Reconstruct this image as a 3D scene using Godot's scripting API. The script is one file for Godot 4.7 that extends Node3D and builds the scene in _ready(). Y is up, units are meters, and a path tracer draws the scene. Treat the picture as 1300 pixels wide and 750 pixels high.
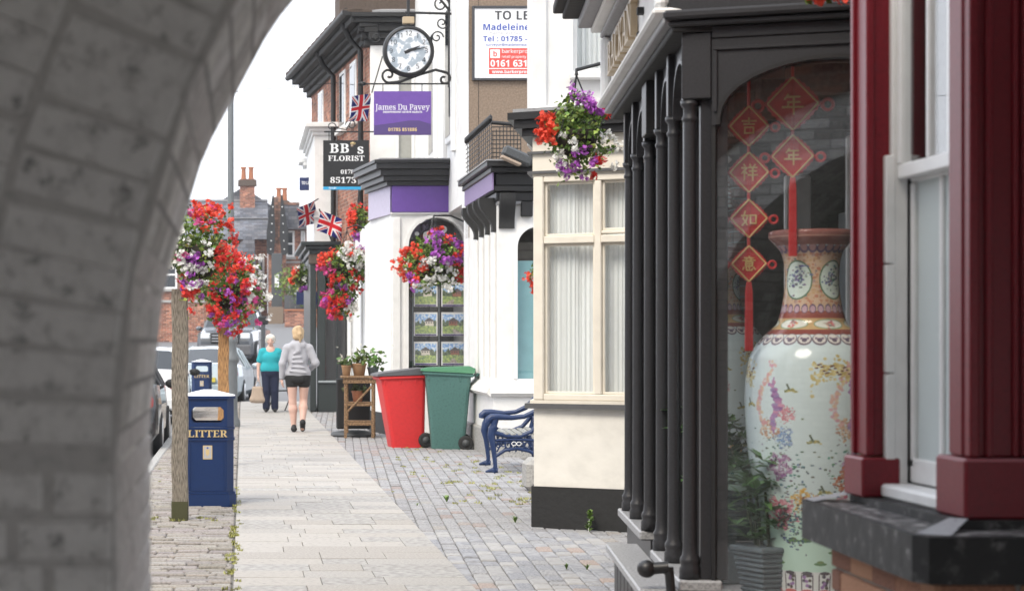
extends Node3D
# A market street seen from under a brick arch. Metres, y up, the street runs along -z (d = -z).

var M := {}
var T := {}
var used := {}
var F := {}
var rng := RandomNumberGenerator.new()

# ------------------------------------------------------------------ mesh builder
class MB:
	var v := PackedVector3Array()
	var n := PackedVector3Array()
	var c := PackedColorArray()
	var uv := PackedVector2Array()
	var col := Color.WHITE
	var xf := Transform3D()
	func t3(a: Vector3, b: Vector3, d: Vector3, na: Vector3, nb: Vector3, nd: Vector3, ua := Vector2.ZERO, ub := Vector2.ZERO, ud := Vector2.ZERO) -> void:
		if (b - a).cross(d - a).dot(na + nb + nd) > 0.0:
			v.append(xf * a); v.append(xf * d); v.append(xf * b)
			n.append((xf.basis * na).normalized()); n.append((xf.basis * nd).normalized()); n.append((xf.basis * nb).normalized())
			uv.append(ua); uv.append(ud); uv.append(ub)
		else:
			v.append(xf * a); v.append(xf * b); v.append(xf * d)
			n.append((xf.basis * na).normalized()); n.append((xf.basis * nb).normalized()); n.append((xf.basis * nd).normalized())
			uv.append(ua); uv.append(ub); uv.append(ud)
		c.append(col); c.append(col); c.append(col)
	func tri(a: Vector3, b: Vector3, d: Vector3, nn: Vector3) -> void:
		t3(a, b, d, nn, nn, nn)
	func quad(a: Vector3, b: Vector3, d: Vector3, e: Vector3, out := Vector3.ZERO) -> void:
		var nn := (b - a).cross(d - a)
		if nn.length_squared() < 1e-14:
			nn = (d - a).cross(e - a)
		nn = nn.normalized()
		if out != Vector3.ZERO and nn.dot(out) < 0.0:
			nn = -nn
		t3(a, b, d, nn, nn, nn, Vector2(0, 1), Vector2(1, 1), Vector2(1, 0))
		t3(a, d, e, nn, nn, nn, Vector2(0, 1), Vector2(1, 0), Vector2(0, 0))
	func box(lo: Vector3, hi: Vector3, bev := 0.0) -> void:
		var ce := (lo + hi) * 0.5
		var h := ((hi - lo) * 0.5).abs()
		if bev <= 0.0:
			for ax in 3:
				for s in [-1.0, 1.0]:
					var o := Vector3.ZERO; o[ax] = s * h[ax]
					var a := Vector3.ZERO; a[(ax + 1) % 3] = h[(ax + 1) % 3]
					var b := Vector3.ZERO; b[(ax + 2) % 3] = h[(ax + 2) % 3]
					quad(ce + o - a - b, ce + o + a - b, ce + o + a + b, ce + o - a + b, o)
			return
		var m: float = minf(bev, minf(h.x, minf(h.y, h.z)) * 0.9)
		var g := h - Vector3(m, m, m)
		for ax in 3:
			var i := (ax + 1) % 3
			var j := (ax + 2) % 3
			for s in [-1.0, 1.0]:
				var o := Vector3.ZERO; o[ax] = s * h[ax]
				var a := Vector3.ZERO; a[i] = g[i]
				var b := Vector3.ZERO; b[j] = g[j]
				quad(ce + o - a - b, ce + o + a - b, ce + o + a + b, ce + o - a + b, o)
			for si in [-1.0, 1.0]:
				for sj in [-1.0, 1.0]:
					var p := Vector3.ZERO; p[i] = si * h[i]; p[j] = sj * g[j]
					var q := Vector3.ZERO; q[i] = si * g[i]; q[j] = sj * h[j]
					var e := Vector3.ZERO; e[ax] = g[ax]
					quad(ce + p - e, ce + p + e, ce + q + e, ce + q - e, p + q)
		for sx in [-1.0, 1.0]:
			for sy in [-1.0, 1.0]:
				for sz in [-1.0, 1.0]:
					var s3 := Vector3(sx, sy, sz)
					tri(ce + s3 * Vector3(h.x, g.y, g.z), ce + s3 * Vector3(g.x, h.y, g.z), ce + s3 * Vector3(g.x, g.y, h.z), s3.normalized())
	# polygon in local xy, pushed from z0 to z1
	func extrude(poly: PackedVector2Array, z0: float, z1: float, smooth := false) -> void:
		var idx := Geometry2D.triangulate_polygon(poly)
		for k in range(0, idx.size(), 3):
			var a := poly[idx[k]]; var b := poly[idx[k + 1]]; var d := poly[idx[k + 2]]
			var s := signf(z1 - z0)
			tri(Vector3(a.x, a.y, z1), Vector3(b.x, b.y, z1), Vector3(d.x, d.y, z1), Vector3(0, 0, s))
			tri(Vector3(a.x, a.y, z0), Vector3(b.x, b.y, z0), Vector3(d.x, d.y, z0), Vector3(0, 0, -s))
		var area := 0.0
		var N := poly.size()
		for k in N:
			area += poly[k].cross(poly[(k + 1) % N])
		var sg := 1.0 if area > 0 else -1.0
		var en := PackedVector2Array()
		for k in N:
			var e := (poly[(k + 1) % N] - poly[k]).normalized()
			en.append(Vector2(e.y, -e.x) * sg)
		for k in N:
			var p := poly[k]; var q := poly[(k + 1) % N]
			var n0 := en[k]; var n1 := en[k]
			if smooth:
				if en[k].dot(en[(k + N - 1) % N]) > 0.8: n0 = (en[k] + en[(k + N - 1) % N]).normalized()
				if en[k].dot(en[(k + 1) % N]) > 0.8: n1 = (en[k] + en[(k + 1) % N]).normalized()
			var a3 := Vector3(n0.x, n0.y, 0); var b3 := Vector3(n1.x, n1.y, 0)
			t3(Vector3(p.x, p.y, z0), Vector3(q.x, q.y, z0), Vector3(q.x, q.y, z1), a3, b3, b3)
			t3(Vector3(p.x, p.y, z0), Vector3(q.x, q.y, z1), Vector3(p.x, p.y, z1), a3, b3, a3)
	func tube(pts: Array, rad, seg := 8, caps := true) -> void:
		var N := pts.size()
		var rings := []
		var side := Vector3.ZERO
		for k in N:
			var dir: Vector3 = (pts[mini(k + 1, N - 1)] - pts[maxi(k - 1, 0)]).normalized()
			if side == Vector3.ZERO:
				side = dir.cross(Vector3.UP if absf(dir.y) < 0.9 else Vector3.RIGHT).normalized()
			else:
				side = (side - dir * side.dot(dir)).normalized()
			var up := side.cross(dir)
			var r: float = rad[k] if rad is Array else rad
			var ring := []
			for s in seg:
				var an := TAU * s / seg
				var o := side * cos(an) + up * sin(an)
				ring.append([pts[k] + o * r, o])
			rings.append(ring)
		for k in N - 1:
			for s in seg:
				var a = rings[k][s]; var b = rings[k][(s + 1) % seg]
				var d = rings[k + 1][(s + 1) % seg]; var e = rings[k + 1][s]
				t3(a[0], b[0], d[0], a[1], b[1], d[1]); t3(a[0], d[0], e[0], a[1], d[1], e[1])
		if caps:
			for en in [[0, -1], [N - 1, 1]]:
				var k: int = en[0]
				var dir: Vector3 = (pts[mini(k + 1, N - 1)] - pts[maxi(k - 1, 0)]).normalized() * en[1]
				for s in seg:
					tri(pts[k], rings[k][s][0], rings[k][(s + 1) % seg][0], dir)
	# profile: Array of Vector2(radius, y)
	func lathe(prof: Array, seg := 24, at := Vector3.ZERO, flat := false) -> void:
		var N := prof.size()
		var y0: float = prof[0].y
		var hh: float = prof[N - 1].y - y0
		if hh == 0.0:
			hh = 1.0
		var pn := []
		for k in N:
			var tg: Vector2 = (prof[mini(k + 1, N - 1)] - prof[maxi(k - 1, 0)]).normalized()
			pn.append(Vector2(tg.y, -tg.x))
		for k in N - 1:
			var p: Vector2 = prof[k]; var q: Vector2 = prof[k + 1]
			var np: Vector2 = pn[k]; var nq: Vector2 = pn[k + 1]
			if flat:
				var tg2 := (q - p).normalized()
				np = Vector2(tg2.y, -tg2.x); nq = np
			for s in seg:
				var a0 := TAU * s / seg; var a1 := TAU * (s + 1) / seg
				var f0 := Vector3(cos(a0), 0, sin(a0)); var f1 := Vector3(cos(a1), 0, sin(a1))
				var A := at + f0 * p.x + Vector3(0, p.y, 0); var B := at + f1 * p.x + Vector3(0, p.y, 0)
				var C := at + f1 * q.x + Vector3(0, q.y, 0); var D := at + f0 * q.x + Vector3(0, q.y, 0)
				var nA := f0 * np.x + Vector3(0, np.y, 0); var nB := f1 * np.x + Vector3(0, np.y, 0)
				var nC := f1 * nq.x + Vector3(0, nq.y, 0); var nD := f0 * nq.x + Vector3(0, nq.y, 0)
				var u0 := float(s) / seg; var u1 := float(s + 1) / seg
				var v0 := 1.0 - (p.y - y0) / hh; var v1 := 1.0 - (q.y - y0) / hh
				if p.x > 1e-6: t3(A, B, C, nA, nB, nC, Vector2(u0, v0), Vector2(u1, v0), Vector2(u1, v1))
				if q.x > 1e-6: t3(A, C, D, nA, nC, nD, Vector2(u0, v0), Vector2(u1, v1), Vector2(u0, v1))
	func ball(at: Vector3, r: Vector3, seg := 12) -> void:
		var old := xf
		xf = old * Transform3D(Basis.from_scale(r), at)
		var pr := []
		for k in seg / 2 + 1:
			var a := -PI / 2 + PI * k / (seg / 2)
			pr.append(Vector2(maxf(cos(a), 0.0), sin(a)))
		lathe(pr, seg)
		xf = old
	func mesh() -> ArrayMesh:
		var arr := []
		arr.resize(Mesh.ARRAY_MAX)
		arr[Mesh.ARRAY_VERTEX] = v; arr[Mesh.ARRAY_NORMAL] = n; arr[Mesh.ARRAY_COLOR] = c; arr[Mesh.ARRAY_TEX_UV] = uv
		var m := ArrayMesh.new()
		m.add_surface_from_arrays(Mesh.PRIMITIVE_TRIANGLES, arr)
		return m

# ------------------------------------------------------------------ scene helpers
func lin(r: float, g: float, b: float, a := 1.0) -> Color:
	var k := Color(r, g, b).linear_to_srgb()
	k.a = a
	return k

func numbered(called: String) -> String:
	used[called] = used.get(called, -1) + 1
	return called if used[called] == 0 else "%s_%03d" % [called, used[called]]

func tag(o: Node, label: String, category: String, group := "") -> Node:
	o.set_meta("label", label)
	o.set_meta("category", category)
	if group != "":
		o.set_meta("group", group)
	return o

func thing(called: String, label: String, category: String, at := Vector3.ZERO, basis := Basis(), group := "") -> Node3D:
	var o := Node3D.new()
	o.name = numbered(called)
	add_child(o)
	o.transform = Transform3D(basis, at)
	tag(o, label, category, group)
	return o

func structure(called: String) -> Node3D:
	var o := Node3D.new()
	o.name = numbered(called)
	add_child(o)
	o.set_meta("kind", "structure")
	return o

func part(parent: Node, called: String, what, m: Material, xf := Transform3D(), label := "") -> MeshInstance3D:
	var o := MeshInstance3D.new()
	o.name = called
	o.mesh = what.mesh() if what is MB else what
	o.material_override = m
	o.transform = xf
	parent.add_child(o, true)
	if label != "":
		o.set_meta("label", label)
	return o

func stuff(parent: Node, called: String, what, m: Material, xf := Transform3D()) -> MeshInstance3D:
	var o := part(parent, called, what, m, xf)
	o.set_meta("kind", "stuff")
	return o

func bx(parent: Node, called: String, m: Material, x0: float, x1: float, y0: float, y1: float, z0: float, z1: float, bev := 0.0) -> MeshInstance3D:
	var b := MB.new()
	var ce := Vector3(x0 + x1, y0 + y1, z0 + z1) * 0.5
	var h := Vector3(absf(x1 - x0), absf(y1 - y0), absf(z1 - z0)) * 0.5
	b.box(-h, h, bev)
	return part(parent, called, b, m, Transform3D(Basis(), ce))

func bar(parent: Node, called: String, m: Material, pts: Array, r, seg := 8) -> MeshInstance3D:
	var b := MB.new()
	b.tube(pts, r, seg)
	return part(parent, called, b, m)

func ext(parent: Node, called: String, m: Material, poly: PackedVector2Array, z0: float, z1: float, xf := Transform3D(), smooth := false) -> MeshInstance3D:
	var b := MB.new()
	b.extrude(poly, z0, z1, smooth)
	return part(parent, called, b, m, xf)

# a plan polygon (x, d) lifted from y0 to y1
func plan(parent: Node, called: String, m: Material, poly: Array, y0: float, y1: float) -> MeshInstance3D:
	var b := MB.new()
	b.extrude(PackedVector2Array(poly), 0, y1 - y0)
	return part(parent, called, b, m, Transform3D(Basis(Vector3(1, 0, 0), Vector3(0, 0, -1), Vector3(0, 1, 0)), Vector3(0, y0, 0)))

func text(parent: Node, called: String, s: String, cap: float, at: Vector3, m: Material, face := "sans_bold", depth := 0.006, basis := Basis(), squeeze := 1.0, align := HORIZONTAL_ALIGNMENT_CENTER) -> MeshInstance3D:
	var t := TextMesh.new()
	t.text = s
	t.font = F[face]
	t.font_size = 64
	t.pixel_size = cap / (64.0 * 0.714)
	t.depth = depth
	t.curve_step = 2.0
	t.horizontal_alignment = align
	t.vertical_alignment = VERTICAL_ALIGNMENT_CENTER
	return part(parent, called, t, m, Transform3D(basis * Basis.from_scale(Vector3(squeeze, 1, 1)), at))

func arch_poly(x0: float, x1: float, y0: float, spring: float, top: float, k := 14) -> PackedVector2Array:
	var p := PackedVector2Array([Vector2(x0, y0), Vector2(x1, y0)])
	for i in k + 1:
		var a := PI * i / k
		p.append(Vector2((x0 + x1) * 0.5 + (x1 - x0) * 0.5 * cos(a), spring + (top - spring) * sin(a)))
	return p

# wall panel x0..x1 by y0..y1 with one arched opening, as a strip mesh pushed from z0 to z1
func arch_panel(parent: Node, called: String, m: Material, X0: float, X1: float, Y0: float, Y1: float, x0: float, x1: float, y0: float, spring: float, top: float, z0: float, z1: float) -> MeshInstance3D:
	var b := MB.new()
	var p := PackedVector2Array([Vector2(X0, Y0), Vector2(x0, Y0)])
	if y0 > Y0 + 1e-4:
		b.extrude(PackedVector2Array([Vector2(X0, Y0), Vector2(X1, Y0), Vector2(X1, y0), Vector2(X0, y0)]), z0, z1)
		p = PackedVector2Array([Vector2(X0, y0), Vector2(x0, y0)])
	for i in 17:
		var a := PI - PI * i / 16
		p.append(Vector2((x0 + x1) * 0.5 + (x1 - x0) * 0.5 * cos(a), spring + (top - spring) * sin(a)))
	p.append(Vector2(x1, maxf(y0, Y0))); p.append(Vector2(X1, maxf(y0, Y0))); p.append(Vector2(X1, Y1)); p.append(Vector2(X0, Y1))
	b.extrude(p, z0, z1)
	return part(parent, called, b, m)

# arched ring (architrave) following an opening
func arch_ring(parent: Node, called: String, m: Material, x0: float, x1: float, y0: float, spring: float, top: float, w: float, z0: float, z1: float) -> MeshInstance3D:
	var p := PackedVector2Array()
	var cx := (x0 + x1) * 0.5
	var rx := (x1 - x0) * 0.5
	p.append(Vector2(x0, y0))
	for i in 17:
		var a := PI - PI * i / 16
		p.append(Vector2(cx + rx * cos(a), spring + (top - spring) * sin(a)))
	p.append(Vector2(x1, y0)); p.append(Vector2(x1 + w, y0))
	for i in 17:
		var a := PI * i / 16
		p.append(Vector2(cx + (rx + w) * cos(a), spring + (top - spring + w) * sin(a)))
	p.append(Vector2(x0 - w, y0))
	return ext(parent, called, m, p, z0, z1)

# ------------------------------------------------------------------ textures and materials
func noise(kind: int, seed_: int, freq: float, oct: int, stops: Array, size := 512, warp := 0.0) -> NoiseTexture2D:
	var f := FastNoiseLite.new()
	f.noise_type = kind
	f.seed = seed_
	f.frequency = freq
	f.fractal_octaves = oct
	if warp > 0.0:
		f.domain_warp_enabled = true
		f.domain_warp_amplitude = warp
	var t := NoiseTexture2D.new()
	t.width = size; t.height = size
	t.seamless = true
	t.noise = f
	if stops.size() == 0:
		t.as_normal_map = true
		t.bump_strength = 2.5
		return t
	var g := Gradient.new()
	var off := PackedFloat32Array(); var cs := PackedColorArray()
	for s in stops:
		off.append(s[0])
		var w = s[1]
		cs.append(w if w is Color else Color(w, w, w))
	g.offsets = off; g.colors = cs
	t.color_ramp = g
	return t

func mk(col: Color, rough := 0.8, tex = null, ts := 1.0, nrm = null, ns := 0.5, metal := 0.0) -> StandardMaterial3D:
	var m := StandardMaterial3D.new()
	m.albedo_color = col
	m.roughness = rough
	m.metallic = metal
	if tex != null or nrm != null:
		m.uv1_triplanar = true
		m.uv1_world_triplanar = true
		m.uv1_triplanar_sharpness = 8.0
		m.uv1_scale = Vector3(ts, ts, ts)
	if tex != null:
		m.albedo_texture = tex
	if nrm != null:
		m.normal_enabled = true
		m.normal_texture = nrm
		m.normal_scale = ns
	return m

func brick_image(cols: Array, mortar: Color, seed_: int) -> ImageTexture:
	# 8 bricks by 16 courses = 1.8 m by 1.2 m
	var im := Image.create(1024, 1024, false, Image.FORMAT_RGB8)
	im.fill(mortar)
	var r := RandomNumberGenerator.new(); r.seed = seed_
	for row in 16:
		for k in 9:
			var x := k * 128 - (64 if row % 2 else 0)
			var c: Color = cols[r.randi() % cols.size()]
			var w := r.randf_range(0.82, 1.15)
			im.fill_rect(Rect2i(x + 4, row * 64 + 5, 120, 55), Color(c.r * w, c.g * w, c.b * w))
			for q in 14:
				var w2 := w * r.randf_range(0.8, 1.2)
				im.fill_rect(Rect2i(x + 4 + r.randi() % 100, row * 64 + 5 + r.randi() % 40, 6 + r.randi() % 16, 4 + r.randi() % 11), Color(c.r * w2, c.g * w2, c.b * w2))
	return ImageTexture.create_from_image(im)

func slate_image(cols: Array, seed_: int) -> ImageTexture:
	var im := Image.create(512, 512, false, Image.FORMAT_RGB8)
	im.fill(Color(0.12, 0.12, 0.13))
	var r := RandomNumberGenerator.new(); r.seed = seed_
	for row in 12:
		for k in 9:
			var x := k * 64 - (32 if row % 2 else 0)
			var c: Color = cols[r.randi() % cols.size()]
			var w := r.randf_range(0.8, 1.2)
			im.fill_rect(Rect2i(x + 1, row * 43 + 3, 62, 40), Color(c.r * w, c.g * w, c.b * w))
	return ImageTexture.create_from_image(im)

func materials() -> void:
	for a in [["sans_bold", "Droid Sans", 700], ["sans", "Droid Sans", 400], ["serif", "Droid Serif", 400], ["serif_bold", "Droid Serif", 700]]:
		var f := SystemFont.new()
		f.font_names = PackedStringArray([a[1]])
		f.font_weight = a[2]
		F[a[0]] = f
	var SM := FastNoiseLite.TYPE_SIMPLEX_SMOOTH
	var CE := FastNoiseLite.TYPE_CELLULAR
	T.fine = noise(SM, 1, 0.06, 5, [[0.2, 0.88], [0.8, 1.0]])
	T.blotch = noise(SM, 2, 0.012, 6, [[0.15, 0.82], [0.5, 0.93], [0.85, 1.0]])
	T.stain = noise(SM, 3, 0.02, 6, [[0.08, 0.78], [0.25, 0.93], [0.5, 0.98], [1.0, 1.0]], 1024, 18.0)
	T.paint = noise(SM, 4, 0.015, 5, [[0.0, 0.94], [0.5, 0.98], [1.0, 1.0]])
	T.stone = noise(SM, 5, 0.03, 6, [[0.2, 0.76], [0.45, 0.9], [0.75, 1.0]], 1024)
	T.n_fine = noise(SM, 6, 0.08, 4, [])
	T.n_coarse = noise(SM, 7, 0.02, 5, [])
	T.chip = noise(SM, 8, 0.014, 6, [[0.0, Color(0.075, 0.073, 0.075)], [0.5, Color(0.10, 0.097, 0.10)], [0.62, Color(0.16, 0.155, 0.155)], [0.72, Color(0.30, 0.29, 0.29)], [0.85, Color(0.5, 0.49, 0.49)], [1.0, Color(0.68, 0.67, 0.66)]], 1024, 40.0)
	T.wear_and_sheen = noise(SM, 18, 0.02, 6, [[0.0, Color(0.09, 0.087, 0.09)], [0.35, Color(0.15, 0.147, 0.15)], [0.5, Color(0.34, 0.33, 0.33)], [0.7, Color(0.55, 0.54, 0.53)], [1.0, Color(0.72, 0.71, 0.70)]], 1024, 40.0)  # pale tones mix chipped paint with a painted wet sheen
	T.grime = noise(SM, 9, 0.03, 6, [[0.0, 0.6], [0.15, 0.78], [0.26, 0.94], [1.0, 1.0]], 1024, 30.0)
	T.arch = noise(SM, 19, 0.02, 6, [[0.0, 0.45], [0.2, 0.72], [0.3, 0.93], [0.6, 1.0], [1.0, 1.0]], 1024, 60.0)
	T.asphalt = noise(SM, 10, 0.25, 4, [[0.2, 0.75], [0.8, 1.0]])
	T.wood = noise(SM, 11, 0.03, 5, [[0.2, 0.6], [0.5, 0.86], [0.8, 1.0]])
	T.brick = brick_image([Color(0.60, 0.39, 0.31), Color(0.55, 0.35, 0.28), Color(0.66, 0.45, 0.36), Color(0.52, 0.33, 0.27)], Color(0.63, 0.58, 0.53), 1)
	T.brick2 = brick_image([Color(0.92, 0.92, 0.91), Color(0.89, 0.89, 0.88)], Color(0.66, 0.66, 0.66), 2)
	T.slate = slate_image([Color(0.36, 0.37, 0.40), Color(0.33, 0.34, 0.37), Color(0.39, 0.39, 0.41)], 3)
	T.tile = slate_image([Color(0.52, 0.38, 0.31), Color(0.47, 0.34, 0.28), Color(0.42, 0.33, 0.29)], 4)
	M.white = mk(lin(0.80, 0.80, 0.79), 0.7, T.paint, 0.5, T.n_fine, 0.15)
	M.white_old = mk(lin(0.78, 0.77, 0.75), 0.8, T.paint, 0.35, T.n_coarse, 0.25)
	M.white_gloss = mk(lin(0.80, 0.80, 0.79), 0.35, T.paint, 0.9)
	M.cream = mk(lin(0.80, 0.74, 0.64), 0.6, T.paint, 0.5, T.n_fine, 0.12)
	M.cream_render = mk(lin(0.80, 0.77, 0.71), 0.85, T.paint, 0.7, T.n_coarse, 0.25)
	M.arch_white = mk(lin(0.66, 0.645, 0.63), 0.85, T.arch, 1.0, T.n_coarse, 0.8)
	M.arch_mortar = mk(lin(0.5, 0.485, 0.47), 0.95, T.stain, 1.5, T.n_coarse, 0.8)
	M.black = mk(lin(0.014, 0.0135, 0.0145), 0.42, T.fine, 1.5, T.n_fine, 0.1)
	M.black_old = mk(lin(0.019, 0.019, 0.0195), 0.75, T.stain, 1.2, T.n_coarse, 0.5)
	M.charcoal = mk(lin(0.027, 0.027, 0.031), 0.38, T.fine, 2.0, T.n_fine, 0.12)
	M.florist = mk(lin(0.028, 0.036, 0.036), 0.4, T.fine, 1.5)
	M.lead = mk(lin(0.30, 0.30, 0.31), 0.55, T.stain, 1.5, T.n_coarse, 0.3)
	M.ledge = mk(lin(0.36, 0.36, 0.37), 0.4, T.stone, 1.5, T.n_fine, 0.25)
	M.red_paint = mk(lin(0.18, 0.010, 0.018), 0.36, T.stain, 2.2, T.n_coarse, 0.12)
	M.red_paint.metallic_specular = 0.4
	M.purple = mk(lin(0.13, 0.058, 0.31), 0.4, T.paint, 1.0)
	M.purple_dark = mk(lin(0.07, 0.04, 0.16), 0.4)
	M.purple_old = mk(lin(0.26, 0.19, 0.36), 0.6, T.stain, 1.2)
	M.render_brown = mk(lin(0.26, 0.195, 0.145), 0.95, T.fine, 0.9, T.n_fine, 0.5)
	M.brick = mk(Color(0.95, 0.95, 0.95), 0.9, T.brick, 1.0)
	M.brick.uv1_scale = Vector3(1 / 1.8, 1 / 1.2, 1 / 1.8)
	M.brick_white = mk(lin(0.8, 0.8, 0.79), 0.85, T.brick2, 1.0)
	M.brick_white.uv1_scale = Vector3(1 / 1.8, 1 / 1.2, 1 / 1.8)
	M.brick_brown = mk(Color(0.66, 0.62, 0.60), 0.9, T.brick, 1.0)
	M.brick_brown.uv1_scale = Vector3(1 / 1.8, 1 / 1.2, 1 / 1.8)
	M.slate = mk(Color(1, 1, 1), 0.7, T.slate, 0.45)
	M.tile = mk(Color(1, 1, 1), 0.8, T.tile, 0.6)
	M.old_tile = mk(lin(0.10, 0.075, 0.06), 0.9, T.stain, 0.8, T.n_coarse, 0.6)
	M.brick_a = mk(lin(0.36, 0.17, 0.10), 0.9, T.stone, 2.5, T.n_coarse, 0.8)
	M.brick_b = mk(lin(0.42, 0.22, 0.13), 0.9, T.stain, 3.0, T.n_coarse, 0.8)
	M.brick_c = mk(lin(0.28, 0.13, 0.085), 0.9, T.stone, 3.0, T.n_coarse, 0.8)
	M.mortar = mk(lin(0.33, 0.30, 0.26), 0.95, T.fine, 4.0, T.n_fine, 0.5)
	M.joint = mk(lin(0.19, 0.18, 0.165), 0.95, T.stone, 2.0, T.n_fine, 0.6)
	for k in 6:
		var w: float = [1.0, 0.97, 1.03, 0.95, 1.015, 0.985][k]
		var t: float = [0.0, 0.01, -0.01, 0.012, 0.006, -0.006][k]
		M["slab%d" % k] = mk(lin(0.415 * w + t * 0.6, 0.392 * w, 0.365 * w - t * 0.6), 0.85, [T.fine, T.stain, T.blotch][k % 3], [1.3, 0.9, 2.1][k % 3], T.n_coarse, 0.3)
		M["sett%d" % k] = mk(lin(0.37 * (w * 2.0 - 1.0) - t * 0.6, 0.365 * (w * 2.0 - 1.0), 0.37 * (w * 2.0 - 1.0) + t * 1.4), 0.8, [T.stone, T.blotch, T.stain][k % 3], [1.2, 1.7, 0.8][k % 3], T.n_coarse, 0.4)
	M.sett6 = mk(lin(0.42, 0.34, 0.30), 0.85, T.stone, 1.5, T.n_coarse, 0.4)
	M.cobble = mk(lin(0.36, 0.33, 0.30), 0.85, T.stone, 1.1, T.n_coarse, 0.5)
	M.cobble.vertex_color_use_as_albedo = true
	M.sett_far = mk(lin(0.37, 0.365, 0.37), 0.85, T.stone, 1.1, T.n_coarse, 0.5)
	M.sett_far.vertex_color_use_as_albedo = true
	M.asphalt = mk(lin(0.20, 0.20, 0.205), 0.9, T.asphalt, 0.7, T.n_fine, 0.4)
	M.earth = mk(lin(0.20, 0.18, 0.15), 0.95, T.stone, 0.3)
	M.kerb = mk(lin(0.42, 0.41, 0.39), 0.85, T.stone, 1.0, T.n_coarse, 0.3)
	M.leaf = mk(Color(1, 1, 1), 0.55)
	M.leaf.vertex_color_use_as_albedo = true
	M.leaf.backlight_enabled = true
	M.leaf.backlight = Color(0.25, 0.3, 0.12)
	M.petal = mk(Color(1, 1, 1), 0.6)
	M.petal.vertex_color_use_as_albedo = true
	M.petal.backlight_enabled = true
	M.petal.backlight = Color(0.25, 0.2, 0.2)
	M.liner = mk(lin(0.035, 0.028, 0.02), 0.95, T.fine, 6.0)
	M.iron = mk(lin(0.011, 0.011, 0.012), 0.5)
	M.lamp_grey = mk(lin(0.16, 0.175, 0.185), 0.5, T.paint, 1.0)
	M.steel = mk(lin(0.28, 0.31, 0.33), 0.5, T.paint, 1.0)
	M.glass = mk(Color(0.75, 0.82, 0.82, 0.004), 0.02)
	M.glass.transparency = BaseMaterial3D.TRANSPARENCY_ALPHA
	M.glass.metallic_specular = 0.75
	M.glass_dark = mk(lin(0.02, 0.025, 0.03), 0.04)
	M.curtain = mk(lin(0.80, 0.83, 0.83), 0.95)
	M.curtain.backlight_enabled = true
	M.curtain.backlight = Color(0.25, 0.25, 0.25)
	M.teal_blind = mk(lin(0.20, 0.40, 0.43), 0.6, T.paint, 0.8)
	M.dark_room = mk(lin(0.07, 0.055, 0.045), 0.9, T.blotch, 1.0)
	M.wood_old = mk(lin(0.30, 0.26, 0.21), 0.9, T.wood, 1.0, T.n_coarse, 0.6)
	M.wood_old.uv1_scale = Vector3(7, 0.8, 7)
	M.wood_new = mk(lin(0.50, 0.27, 0.11), 0.75, T.wood, 1.0, T.n_coarse, 0.3)
	M.wood_new.uv1_scale = Vector3(6, 0.6, 6)
	M.wood_stand = mk(lin(0.33, 0.20, 0.105), 0.8, T.wood, 2.0, T.n_coarse, 0.3)
	M.bin_blue = mk(lin(0.006, 0.028, 0.11), 0.35, T.paint, 1.5)
	M.bench_blue = mk(lin(0.009, 0.029, 0.10), 0.4, T.stain, 3.0, T.n_coarse, 0.4)
	M.gold = mk(lin(0.62, 0.47, 0.24), 0.45)
	M.gold_dull = mk(lin(0.40, 0.31, 0.20), 0.5)
	M.bin_red = mk(lin(0.66, 0.028, 0.03), 0.5, T.paint, 2.0)
	M.bin_green = mk(lin(0.068, 0.165, 0.15), 0.5, T.stain, 1.2)
	M.bin_green_lid = mk(lin(0.09, 0.27, 0.15), 0.45, T.paint, 2.0)
	M.bin_grey = mk(lin(0.10, 0.10, 0.11), 0.5, T.paint, 2.0)
	M.rubber = mk(lin(0.02, 0.02, 0.02), 0.8)
	M.terracotta = mk(lin(0.42, 0.17, 0.09), 0.9, T.stone, 3.0)
	M.wicker = mk(lin(0.36, 0.21, 0.11), 0.9, T.fine, 9.0)
	M.sign_white = mk(lin(0.80, 0.80, 0.81), 0.5)
	M.sign_red = mk(lin(0.62, 0.075, 0.06), 0.5)
	M.sign_dark = mk(lin(0.05, 0.05, 0.055), 0.5)
	M.sign_blue = mk(lin(0.05, 0.09, 0.36), 0.5)
	M.sign_navy = mk(lin(0.012, 0.022, 0.09), 0.5)
	M.sign_cyan = mk(lin(0.03, 0.33, 0.62), 0.5)
	M.sign_grey = mk(lin(0.45, 0.45, 0.47), 0.5)
	M.flag_red = mk(lin(0.55, 0.02, 0.04), 0.8)
	M.flag_blue = mk(lin(0.02, 0.03, 0.2), 0.8)
	M.flag_white = mk(lin(0.75, 0.75, 0.76), 0.8)
	M.ornament_red = mk(lin(0.48, 0.012, 0.016), 0.55)
	M.ornament_gold = mk(lin(0.66, 0.50, 0.20), 0.45)
	M.slate_pot = mk(lin(0.10, 0.13, 0.145), 0.6, T.fine, 2.0)
	M.skin = mk(lin(0.60, 0.385, 0.315), 0.6)
	M.hoodie = mk(lin(0.47, 0.47, 0.51), 0.95, T.fine, 5.0)
	M.shorts = mk(lin(0.012, 0.012, 0.013), 0.8)
	M.shoe = mk(lin(0.015, 0.015, 0.016), 0.7)
	M.blonde = mk(lin(0.58, 0.41, 0.24), 0.7, T.fine, 8.0)
	M.white_hair = mk(lin(0.72, 0.69, 0.63), 0.8, T.fine, 8.0)
	M.teal_top = mk(lin(0.025, 0.40, 0.46), 0.9, T.fine, 5.0)
	M.navy = mk(lin(0.012, 0.018, 0.05), 0.9, T.fine, 5.0)
	M.bag = mk(lin(0.42, 0.33, 0.26), 0.85, T.paint, 4.0)
	M.sill = mk(Color(0.8, 0.8, 0.8), 0.6, T.chip, 0.8, T.n_coarse, 0.35)
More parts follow.
